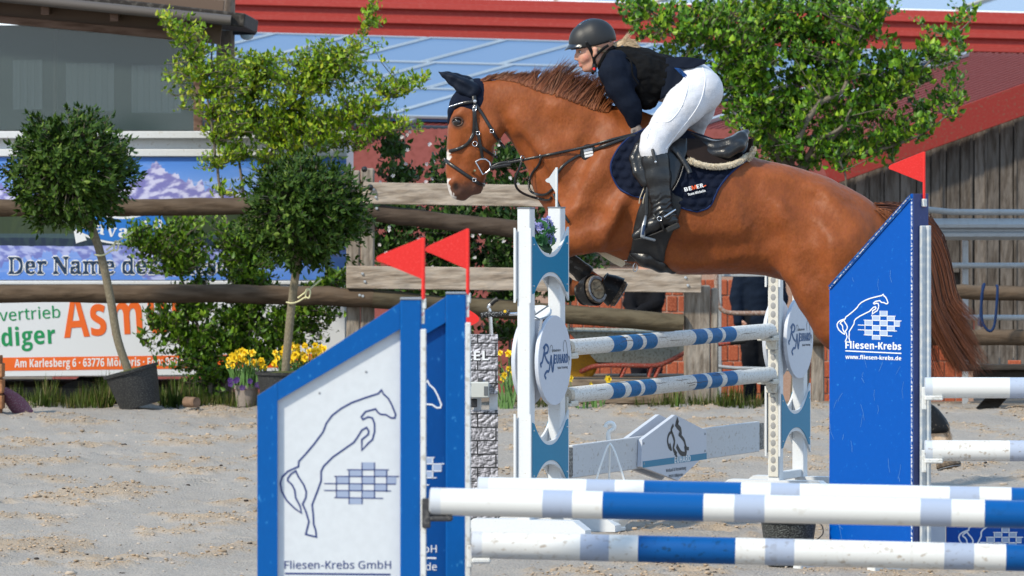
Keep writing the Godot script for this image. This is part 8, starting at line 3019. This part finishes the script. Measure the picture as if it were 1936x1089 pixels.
func build_trees() -> void:
	var bark := worn(Color(.13, .105, .08), Color(.22, .21, .16), .9, .05, 130, .4, .8, Vector3(3, 3, 3))
	M.bark = bark
	var spring := [Color(.21, .33, .014), Color(.16, .28, .015), Color(.27, .37, .016), Color(.11, .20, .016), Color(.32, .36, .02)]
	var d := 48.7
	var t := thing("plum_tree", "bright spring-green young tree growing between the fence and the drinks trailer", "tree", Vector3(W(470, 0, d).x, -.45, -d))
	grow(t, [[560, 190, 120, 95, 1.0], [620, 130, 70, 55, .9], [470, 190, 85, 90, .9], [400, 130, 42, 60, .9], [360, 80, 36, 45, .7], [318, 45, 22, 30, .6], [335, 160, 34, 55, .45], [700, 90, 30, 60, .5], [700, 25, 24, 26, .6], [715, 190, 55, 40, .7], [780, 165, 40, 22, .55], [640, 250, 110, 45, 1.0], [500, 260, 90, 55, .9], [770, 248, 36, 18, .5], [400, 240, 30, 60, .35], [420, 330, 50, 50, .35]], d, .5, [
		[[470, 790, 0, 9], [466, 640, .05, 8], [480, 480, 0, 7], [500, 330, -.05, 6], [540, 240, 0, 5], [590, 160, .1, 3.5], [640, 110, .1, 2]],
		[[470, 640, 0, 6], [440, 480, .1, 5], [415, 340, .1, 4], [400, 220, .1, 3.4], [375, 130, .1, 2.4], [330, 60, .1, 1.5]],
		[[540, 240, 0, 4.5], [620, 250, .15, 4], [690, 215, .2, 3], [760, 165, .2, 2], [815, 150, .2, 1.2]],
		[[500, 330, 0, 4.5], [580, 290, .2, 3.6], [660, 262, .2, 3], [740, 248, .2, 2], [800, 245, .2, 1.2]],
		[[590, 160, 0, 3], [650, 120, -.1, 2.6], [690, 60, -.1, 2], [702, 10, -.1, 1]],
		[[480, 480, 0, 4], [450, 300, -.2, 3.4], [470, 200, -.2, 2.6], [480, 130, -.2, 1.6]]], 1500, 12, Vector2(.050, .028), spring, 300, "springleaf", bark)
	var t2 := thing("hazel_bush", "loose green bush in front of the distributor banner below the spring-green tree", "bush", Vector3(W(400, 0, d).x, -.45, -48.4))
	var mid := [Color(.11, .21, .014), Color(.08, .17, .014), Color(.15, .25, .018), Color(.05, .115, .014)]
	grow(t2, [[300, 470, 75, 50, .7], [380, 470, 70, 70, .9], [470, 500, 75, 60, .9], [420, 610, 110, 60, 1.1], [330, 590, 60, 40, .5], [320, 670, 50, 35, .35], [500, 620, 90, 80, 1.1], [590, 600, 60, 60, .8], [400, 680, 70, 40, .9], [640, 540, 40, 40, .5], [250, 440, 30, 20, .3], [420, 730, 90, 30, .4]], 48.3, .35, [
		[[400, 790, 0, 6], [395, 700, .05, 5], [370, 600, .05, 4], [330, 500, .1, 2.5], [270, 460, .1, 1.2]],
		[[420, 790, 0, 6], [440, 660, 0, 5], [470, 560, 0, 4], [480, 480, 0, 2]],
		[[440, 790, 0, 6], [500, 680, .1, 5], [560, 600, .1, 3], [620, 540, .1, 2]],
		[[395, 700, 0, 4], [350, 640, .1, 3], [300, 620, .1, 2], [262, 632, .1, 1]]], 1800, 13, Vector2(.054, .032), mid, 301, "midleaf", bark)
	# broad tree behind the horse
	var d3 := 50.5
	var t3 := thing("broad_tree", "broad dense green tree with grey limbs beside the barn gable", "tree", Vector3(W(1500, 0, d3).x, -.45, -d3))
	var deep := [Color(.10, .23, .012), Color(.07, .17, .012), Color(.14, .28, .015), Color(.04, .11, .013), Color(.22, .34, .02)]
	var d3u := d3 / F
	grow(t3, [[1500, 130, 150, 120, 1.0], [1400, 90, 130, 90, .9], [1280, 60, 90, 65, .55], [1200, 20, 45, 40, .5], [1600, 120, 100, 100, .9], [1700, 165, 70, 70, .8], [1780, 100, 55, 60, .55], [1820, 30, 28, 26, .5], [1560, 250, 140, 70, 1.0], [1450, 250, 80, 70, .9], [1680, 240, 90, 50, .8], [1800, 190, 30, 50, .4], [1480, 10, 200, 40, .8], [1640, 20, 90, 40, .6], [1400, 190, 60, 70, .6], [1540, 310, 60, 25, .6], [1670, 300, 40, 25, .4]], d3, .75, [
		[[1510, 780, 0, 26], [1520, 560, 0, 23], [1500, 400, 0, 20], [1490, 320, 0, 18], [1500, 200, 0, 12], [1520, 90, 0, 6], [1530, -10, 0, 3]],
		[[1492, 340, 0, 14], [1540, 290, .2, 11], [1590, 240, .3, 8], [1660, 190, .3, 5], [1740, 130, .3, 3], [1830, 40, .3, 1.4]],
		[[1490, 330, 0, 14], [1450, 240, .3, 10], [1420, 160, .3, 7], [1360, 90, .3, 4.5], [1280, 50, .3, 2.6], [1200, 10, .3, 1.4]],
		[[1500, 300, 0, 11], [1500, 270, .5, 10], [1540, 200, .55, 8], [1590, 170, .55, 6], [1600, 110, .5, 4], [1640, 40, .5, 2]],
		[[1540, 290, 0, 8], [1620, 290, .3, 6], [1700, 270, .3, 4], [1760, 240, .3, 2.4], [1810, 190, .3, 1.2]],
		[[1420, 160, 0, 5], [1440, 90, -.2, 4], [1460, 20, -.2, 2.4]],
		[[1540, 290, .3, 5], [1575, 300, .5, 4], [1590, 330, .5, 2.5], [1600, 372, .5, 1.6]],
		[[1520, 300, .3, 7], [1545, 262, .5, 6], [1580, 245, .55, 4.5], [1606, 205, .55, 3.5]]], 2100, 12, Vector2(.062, .042), deep, 302, "midleaf", bark)
	# blossoming hedge in the middle, behind the fence
	var d4 := 48.9
	var hedge := thing("blossom_hedge", "dark green hedge with small white blossoms behind the log fence", "hedge", Vector3(W(860, 0, d4).x, -.45, -d4))
	var dark := [Color(.045, .095, .018), Color(.032, .075, .016), Color(.06, .12, .02), Color(.025, .06, .014)]
	grow(hedge, [[740, 300, 36, 55, .45], [760, 260, 20, 30, .3], [850, 310, 45, 50, .5], [930, 330, 60, 60, .6], [1000, 320, 60, 60, .6], [740, 440, 60, 60, 1.7], [850, 440, 80, 70, 1.7], [960, 450, 80, 80, 1.6], [1060, 470, 60, 80, .9], [800, 340, 50, 30, .6], [1130, 495, 45, 22, .5], [760, 530, 60, 60, 1.4], [880, 545, 80, 50, 1.4], [980, 560, 60, 50, .6], [900, 640, 60, 40, .5]], d4, .3, [
		[[740, 790, 0, 5], [742, 600, 0, 4], [745, 420, 0, 3], [742, 270, 0, 1.6]],
		[[850, 790, 0, 5], [845, 600, 0, 4], [860, 440, 0, 3], [855, 280, 0, 1.5]],
		[[960, 790, 0, 5], [965, 600, 0, 4], [960, 440, 0, 3], [940, 290, 0, 1.5]],
		[[1080, 790, 0, 5], [1075, 600, 0, 4], [1090, 480, 0, 2]]], 2600, 10, Vector2(.062, .042), dark, 303, "midleaf", bark)
	rng.seed = 44
	var pet := st_new()
	for i in 80:
		var b: Array = [[740, 300, 36, 55], [850, 310, 45, 50], [930, 330, 60, 60], [1000, 330, 60, 60], [850, 440, 80, 70], [960, 450, 80, 80], [1130, 490, 60, 40], [740, 430, 50, 60]][i % 8]
		var p := W(b[0] + rng.randf_range(-1, 1) * b[2], b[1] + rng.randf_range(-1, 1) * b[3], d4) + Vector3(0, 0, rng.randf_range(.1, .36))
		var n0 := rng.randf() * TAU
		for j in 5:
			var a := n0 + TAU * j / 5.0
			var v := Vector3(cos(a), sin(a), .3) * rng.randf_range(.009, .016)
			var w := Vector3(-sin(a), cos(a), 0) * .007
			quad(pet, p, p + v - w, p + v * 1.25, p + v + w)
	part(hedge, "blossoms", done(pet), mat(Color(.66, .62, .62), .7)).set_meta("kind", "stuff")

func topiary(px: float, py: float, rx: float, ry: float, trunk: Array, pot: Array, label: String, seed_: int, tall: bool) -> void:
	# a standard bay: ball of glossy leaves on a bare stem in a black tub
	var d := 46.3
	var u := d / F
	var foot := W(pot[0], pot[1], d)
	var root := thing("bay_tree", label, "bay tree", Vector3(foot.x, .0, -d), "bay trees in tubs")
	var lean: float = pot[2]
	var bx := Transform3D(Basis(Vector3.BACK, lean), Vector3(foot.x, foot.y, -d))
	var tub := worn(Color(.022, .023, .025), Color(.12, .118, .11), .55, .06, 140, .5, .8, Vector3(3, 3, 3))
	var r0 := 38.0 * u
	var r1 := 52.0 * u
	var hh := 72.0 * u
	var tb := part(root, "tub", lathe(bx, [[0, 0], [r0, 0], [r0 * 1.02, .01], [r1 * .96, hh * .92], [r1 * 1.03, hh * .93], [r1 * 1.04, hh], [r1 * .93, hh], [r1 * .9, hh * .9], [0, hh * .88]], 32), tub)
	part(tb, "soil", lathe(bx, [[r1 * .91, hh * .86], [r1 * .6, hh * .97], [r1 * .2, hh * 1.02], [0, hh * 1.02]], 20), worn(Color(.05, .055, .018), Color(.10, .12, .03), .95, .08, 141, .4, .7, Vector3(4, 4, 4)))
	var pts := []
	for q in trunk: pts.append(W(q[0], q[1], d))
	part(root, "trunk", tube(smooth2(pts, false, 6), [8.2 * u], 10), worn(Color(.15, .125, .085), Color(.24, .21, .15), .85, .06, 142, .4, .8, Vector3(3, 1, 3)))
	# yellow tie
	var k0: int = trunk.size() / 2
	var tie: Vector3 = W(trunk[k0][0], trunk[k0][1], d)
	var ym := mat_cache("tie", Color(.66, .62, .36), .7)
	part(root, "tie", tube(smooth2([tie + Vector3(-.045, -.005, .05), tie + Vector3(.0, -.012, .06), tie + Vector3(.05, .0, .05), tie + Vector3(.11, .035, .06), tie + Vector3(.14, .03, .06), tie + Vector3(.15, .09, .05), tie + Vector3(.12, .1, .05), tie + Vector3(.11, .02, .05)], false, 4), [.007], 6), ym)
	part(root, "tie", tube(smooth2([tie + Vector3(.05, .03, .05), tie + Vector3(.14, .1, .0), tie + Vector3(.22, .17, -.6)], false, 4), [.007], 6), ym)
	# crown
	rng.seed = seed_
	var c := W(px, py, d)
	var R := Vector3(rx * u, ry * u, rx * u)
	var xfs := []
	var cols := []
	var st := st_new()
	var hub: Vector3 = pts[-1]
	for i in 1400:
		var v := Vector3(rng.randfn(), rng.randfn(), rng.randfn()).normalized()
		var bump := 1.0 + .26 * nz.get_noise_3d(v.x * 2.2 + seed_, v.y * 2.2, v.z * 2.2) + .08 * nz.get_noise_3d(v.x * 6.0, v.y * 6.0 + seed_, v.z * 6.0)
		var rr := rng.randf_range(.55, 1.0) if i % 3 else rng.randf_range(.86, 1.06)
		if i % 23 == 0: rr = 1.13
		var tip := c + v * R * bump * rr
		if i % 3 == 0: add_tube(st, [hub.lerp(c, .6), c.lerp(tip, .55) + Vector3(0, .03, 0), tip], [.008, .005, .002], 4, false)
		var axis := (v + Vector3(0, .55, 0) + Vector3(rng.randf_range(-.5, .5), rng.randf_range(-.4, .4), rng.randf_range(-.5, .5))).normalized()
		for k in 7:
			var b0 := frame_at(axis)
			var bs := b0 * Basis(Vector3.UP, TAU * k / 7.0 + rng.randf()) * Basis(Vector3.RIGHT, rng.randf_range(.5, 1.5))
			var s := rng.randf_range(.65, 1.15)
			xfs.append(Transform3D(bs * Basis.from_scale(Vector3(s, s, s)), tip - axis * .012 * k))
			var col := Color(.022, .052, .007).lerp(Color(.058, .105, .013), pow(rng.randf(), 1.5))
			if rng.randf() < .05: col = Color(.12, .18, .03)
			cols.append(col)
	var tws := part(root, "branches", done(st), M.bark)
	tws.set_meta("kind", "stuff")
	var mm := MultiMesh.new()
	mm.transform_format = MultiMesh.TRANSFORM_3D
	mm.use_colors = true
	mm.mesh = leaf_mesh(.064, .029)
	mm.instance_count = xfs.size()
	for i in xfs.size():
		mm.set_instance_transform(i, xfs[i])
		mm.set_instance_color(i, cols[i])
	var mi := MultiMeshInstance3D.new()
	mi.name = "crown"
	mi.multimesh = mm
	mi.material_override = leaf_mat("bayleaf", .45)
	root.add_child(mi)
	mi.transform = root.transform.affine_inverse()
	mi.set_meta("kind", "stuff")

func blades(where: Array, n: int, seed_: int, label: String, hmin: float, hmax: float, d0: float, d1: float) -> void:
	# tufts of grass along the arena's edge; where: [px from, px to, density]
	rng.seed = seed_
	var st := st_new()
	st.set_smooth_group(1)
	for k in 3:
		var a := TAU * k / 3.0 + .4
		var o := Vector3(cos(a), 0, sin(a)) * .12
		var w := Vector3(-sin(a), 0, cos(a)) * .035
		tri3(st, o - w, o + w, o * 3.2 + Vector3(0, 1, 0) * (.7 + .15 * k))
		tri3(st, o + w, o - w, o * 3.2 + Vector3(0, 1, 0) * (.7 + .15 * k))
	var gm := done(st)
	var xf := []
	var cols := []
	var total := 0.0
	for q in where: total += (q[1] - q[0]) * q[2]
	for q in where:
		for i in int(n * (q[1] - q[0]) * q[2] / total):
			var d := rng.randf_range(d0, d1)
			var x: float = W(rng.randf_range(q[0], q[1]), 0, d).x
			var y := sand_height(x, -d)
			var h := rng.randf_range(hmin, hmax) * (.5 + 1.1 * absf(nz.get_noise_1d(x * 3.0)))
			xf.append(Transform3D(Basis(Vector3.UP, rng.randf() * TAU) * Basis(Vector3.RIGHT, rng.randf_range(-.3, .3)) * Basis.from_scale(Vector3(h * .8, h, h * .8)), Vector3(x, y - .005, -d)))
			var c := Color(.10, .19, .025).lerp(Color(.19, .23, .05), rng.randf())
			if rng.randf() < .15: c = Color(.30, .25, .12)
			cols.append(c * rng.randf_range(.6, 1.2))
	var mm := MultiMesh.new()
	mm.transform_format = MultiMesh.TRANSFORM_3D
	mm.use_colors = true
	mm.mesh = gm
	mm.instance_count = xf.size()
	for i in xf.size():
		mm.set_instance_transform(i, xf[i])
		mm.set_instance_color(i, cols[i])
	var mi := MultiMeshInstance3D.new()
	mi.name = numbered("grass")
	mi.multimesh = mm
	mi.material_override = leaf_mat("midleaf")
	add_child(mi)
	tag(mi, label, "grass", "", "stuff")

func daffodils(px: float, py: float, d: float, wide: float, n: int, h: float, pot: bool, label: String, seed_: int) -> void:
	rng.seed = seed_
	var u := d / F
	var o := W(px, py, d)
	var root := thing("daffodil_pot" if pot else "daffodil_clump", label, "flower pot" if pot else "flowers", o, "potted daffodils" if pot else "")
	var base := o
	if pot:
		var r := 22.0 * u
		part(root, "planter", lathe(Transform3D(Basis.IDENTITY, o), [[0, 0], [r * .86, 0], [r, 32 * u], [r * 1.08, 33 * u], [r * 1.08, 40 * u], [r * .95, 40 * u], [r * .9, 34 * u], [0, 33 * u]], 20), worn(Color(.28, .24, .21), Color(.18, .15, .13), .8, .05, 145, .5, .8, Vector3(3, 3, 3)))
		base = o + Vector3(0, 36 * u, 0)
	var st := st_new()
	for i in n * 3:
		var a := base + Vector3(rng.randf_range(-.8, .8) * wide * u, 0, rng.randf_range(-.12, .12))
		var hh := h * u * rng.randf_range(.5, 1.0)
		var lean := Vector3(rng.randf_range(-.45, .45), 0, rng.randf_range(-.2, .2)) * hh
		var w := Vector3(.007, 0, .003)
		var m := a + Vector3(0, hh * .6, 0) + lean * .4
		var t := a + Vector3(0, hh * .95, 0) + lean * 1.3
		quad(st, a - w, a + w, m + w, m - w)
		tri3(st, m - w, m + w, t)
	part(root, "leaves", done(st), mat_cache("daffleaf", Color(.07, .16, .03), .5)).set_meta("kind", "stuff")
	# each bloom: six petals round a trumpet
	var bl := st_new()
	for j in 6:
		var a := TAU * j / 6.0
		var v := Vector3(cos(a), sin(a), .15) * .034
		var w := Vector3(-sin(a), cos(a), 0) * .013
		quad(bl, Vector3.ZERO, v * .6 - w, v, v * .6 + w)
	add_lathe(bl, Transform3D(Basis(Vector3.RIGHT, PI / 2), Vector3.ZERO), [[.006, 0], [.009, .012], [.015, .026]], 8)
	var bm := done(bl)
	var ym := mat_cache("daff", Color(.82, .56, .012), .6)
	for i in n:
		var p := base + Vector3(rng.randf_range(-1, 1) * wide * u, h * u * rng.randf_range(.55, 1.05), rng.randf_range(-.05, .2))
		var q := base + Vector3((p.x - base.x) * .6, 0, 0)
		var bs := Basis.from_euler(Vector3(rng.randf_range(-.5, .4), rng.randf_range(-1.2, 1.2), rng.randf() * TAU)) * Basis.from_scale(Vector3.ONE * rng.randf_range(.8, 1.15))
		var o2 := piece(root, "bloom", bm, ym, Transform3D(bs, p))
		part(root, "stalk", tube([q, q.lerp(p, .6) + Vector3(.01, 0, 0), p - Vector3(0, 0, .01)], [.003], 4), mat_cache("daffleaf", Color(.07, .16, .03), .5))
	if pot:
		var vs := st_new()
		for j in 5:
			var a := TAU * j / 5.0
			var v := Vector3(cos(a), sin(a), .2) * .02
			var w := Vector3(-sin(a), cos(a), 0) * .012
			quad(vs, Vector3.ZERO, v - w, v * 1.2, v + w)
		var vm := done(vs)
		for i in 9:
			var p := base + Vector3(rng.randf_range(-1, 1) * wide * u, rng.randf_range(0, .07), .12)
			piece(root, "pansy", vm, mat_cache("pansy", Color(.055, .012, .14), .6), Transform3D(Basis.from_euler(Vector3(0, 0, rng.randf() * TAU)), p))

func build_plants() -> void:
	build_trees()
	topiary(136, 322, 117, 110, [[242, 700], [222, 640], [208, 560], [190, 480], [168, 415], [150, 370]], [266, 768, .27], "bay tree with a leaning trunk in a tilted black tub beside the orange print", 400, true)
	topiary(577, 398, 117, 102, [[538, 720], [545, 640], [552, 570], [560, 510], [568, 450]], [536, 775, 0.0], "bay tree with an upright trunk behind the white panelled wing", 401, false)
	blades([[20, 130, .7], [130, 210, 1.2], [300, 480, 1.2], [480, 760, .4], [940, 1060, .4], [1200, 1300, .25], [1300, 1440, .6]], 3000, 500, "fringe of rough grass and weeds along the arena's edge", .07, .24, 46.5, 47.9)
	daffodils(466, 768, 46.6, 34, 20, 68, true, "clump of yellow daffodils over purple pansies in a stone planter by the hazel bush", 510)
	daffodils(566, 770, 46.7, 50, 44, 78, true, "broad yellow daffodils and pansies in a planter at the foot of a bay trunk", 511)
	daffodils(958, 776, 46.4, 16, 6, 105, false, "tall drooping daffodils between the finish marker and the waisted wing", 512)
	daffodils(1100, 776, 46.5, 50, 8, 60, false, "low daffodils with broad leaves below the wheelbarrow", 513)
	# cut stump, crate and shoe-like things at the left edge
	var d := 46.2
	var u := d / F
	var stump := thing("log_stump", "short sawn log end lying in the grass by the tilted tub", "log", W(362, 770, d))
	part(stump, "wood", rough_log(W(352, 760, d), W(372, 760, d - .1), 10 * u, 0, 3, 5), tri(timber(Color(.20, .13, .09), 40), Vector3(2, 2, 2)))
	var cr := thing("wooden_box", "orange-brown wooden box standing at the edge of the drinks trailer", "box", W(-20, 790, 45.6))
	var st := st_new()
	for k in 3:
		add_box(st, Transform3D(Basis.IDENTITY, W(-25, 700 + k * 30, 45.6)), Vector3(64 * 45.6 / F, 26 * 45.6 / F, .25), .006)
		part(cr, "plank", done(st), tri(timber(Color(.33, .15, .07), 41 + k), Vector3(.5, 2, 2)))
		st = st_new()
	add_box(st, Transform3D(Basis.IDENTITY, W(-25, 728, 45.62)), Vector3(56 * 45.6 / F, 112 * 45.6 / F, .22), .004)
	part(cr, "core", done(st), tri(timber(Color(.26, .12, .06), 45), Vector3(.5, 2, 2)))
	var sh := thing("shovel_blade", "dusty purple plastic shovel blade leaning at the wooden box", "shovel", W(35, 788, 45.7))
	st = st_new()
	st.set_smooth_group(1)
	var rows := []
	for k in 6:
		var t := k / 5.0
		var c := W(lerpf(6, 56, t), lerpf(738, 788, t), 45.7)
		var w := lerpf(7, 16, sin(t * 2.6)) * u
		rows.append([c + Vector3(-w * .6, -w, 0), c + Vector3(-w * .1, -w * .1, .05), c + Vector3(w * .6, w * .9, 0)])
	for k in 5:
		for j in 2:
			quad(st, rows[k][j], rows[k + 1][j], rows[k + 1][j + 1], rows[k][j + 1])
			quad(st, rows[k][j + 1] - Vector3(0, 0, .006), rows[k + 1][j + 1] - Vector3(0, 0, .006), rows[k + 1][j] - Vector3(0, 0, .006), rows[k][j] - Vector3(0, 0, .006))
	part(sh, "blade", done(st), worn(Color(.16, .06, .09), Color(.25, .2, .2), .6, .04, 146, .5, .8, Vector3(3, 3, 3)))

func _ready() -> void:
	nz.seed = 4
	nz.frequency = 1.0
	nz.fractal_octaves = 2
	# camera: a long lens, focused on the horse
	var cam := Camera3D.new()
	cam.name = "camera"
	add_child(cam)
	var at := CameraAttributesPhysical.new()
	at.frustum_focal_length = 200.0
	at.frustum_focus_distance = 32.3
	at.frustum_near = NEAR
	at.frustum_far = 900.0
	at.exposure_aperture = 9.5
	cam.attributes = at
	cam.projection = Camera3D.PROJECTION_FRUSTUM
	cam.keep_aspect = Camera3D.KEEP_HEIGHT
	cam.near = NEAR
	cam.far = 900.0
	cam.size = 1089.0 / F * NEAR
	cam.frustum_offset = Vector2(0, -(544.5 - YH) / F * NEAR)
	cam.position = Vector3(0, EYE, 0)
	cam.current = true
	# sky and sun
	var env := Environment.new()
	env.background_mode = Environment.BG_SKY
	var sky := Sky.new()
	var sm := ProceduralSkyMaterial.new()
	sm.sky_top_color = Color(.49, .62, .76)
	sm.sky_horizon_color = Color(.86, .90, .92)
	sm.sky_curve = .22
	sm.ground_horizon_color = Color(.55, .53, .50)
	sm.ground_bottom_color = Color(.30, .28, .25)
	sm.sky_energy_multiplier = 1.15
	sky.sky_material = sm
	env.sky = sky
	env.tonemap_mode = Environment.TONE_MAPPER_LINEAR
	env.tonemap_exposure = 1.5
	env.sdfgi_enabled = true
	env.ssao_enabled = true
	env.ssil_enabled = true
	var we := WorldEnvironment.new()
	we.name = "world_environment"
	we.environment = env
	add_child(we)
	var sun := DirectionalLight3D.new()
	sun.name = "sun"
	sun.light_energy = .95
	sun.light_color = Color(1.0, .96, .88)
	sun.light_angular_distance = 4.0
	sun.shadow_enabled = true
	sun.sky_mode = DirectionalLight3D.SKY_MODE_LIGHT_ONLY
	add_child(sun)
	sun.look_at_from_position(Vector3.ZERO, -Vector3(-.72, .80, .62))
	var t0 := Time.get_ticks_msec()
	build_jump_materials()
	print("build_jump_materials %d ms" % (Time.get_ticks_msec() - t0))
	t0 = Time.get_ticks_msec()
	build_ground()
	print("build_ground %d ms" % (Time.get_ticks_msec() - t0))
	t0 = Time.get_ticks_msec()
	build_horse()
	print("build_horse %d ms" % (Time.get_ticks_msec() - t0))
	t0 = Time.get_ticks_msec()
	build_tack()
	print("build_tack %d ms" % (Time.get_ticks_msec() - t0))
	t0 = Time.get_ticks_msec()
	build_rider()
	print("build_rider %d ms" % (Time.get_ticks_msec() - t0))
	t0 = Time.get_ticks_msec()
	build_tile_jump()
	print("build_tile_jump %d ms" % (Time.get_ticks_msec() - t0))
	t0 = Time.get_ticks_msec()
	build_shell_wing()
	print("build_shell_wing %d ms" % (Time.get_ticks_msec() - t0))
	t0 = Time.get_ticks_msec()
	build_oblique_jump()
	print("build_oblique_jump %d ms" % (Time.get_ticks_msec() - t0))
	t0 = Time.get_ticks_msec()
	build_fence()
	print("build_fence %d ms" % (Time.get_ticks_msec() - t0))
	t0 = Time.get_ticks_msec()
	build_trailer()
	print("build_trailer %d ms" % (Time.get_ticks_msec() - t0))
	t0 = Time.get_ticks_msec()
	build_barn()
	print("build_barn %d ms" % (Time.get_ticks_msec() - t0))
	t0 = Time.get_ticks_msec()
	build_yard_things()
	print("build_yard_things %d ms" % (Time.get_ticks_msec() - t0))
	t0 = Time.get_ticks_msec()
	build_people()
	print("build_people %d ms" % (Time.get_ticks_msec() - t0))
	t0 = Time.get_ticks_msec()
	build_plants()
	print("build_plants %d ms" % (Time.get_ticks_msec() - t0))
	t0 = Time.get_ticks_msec()
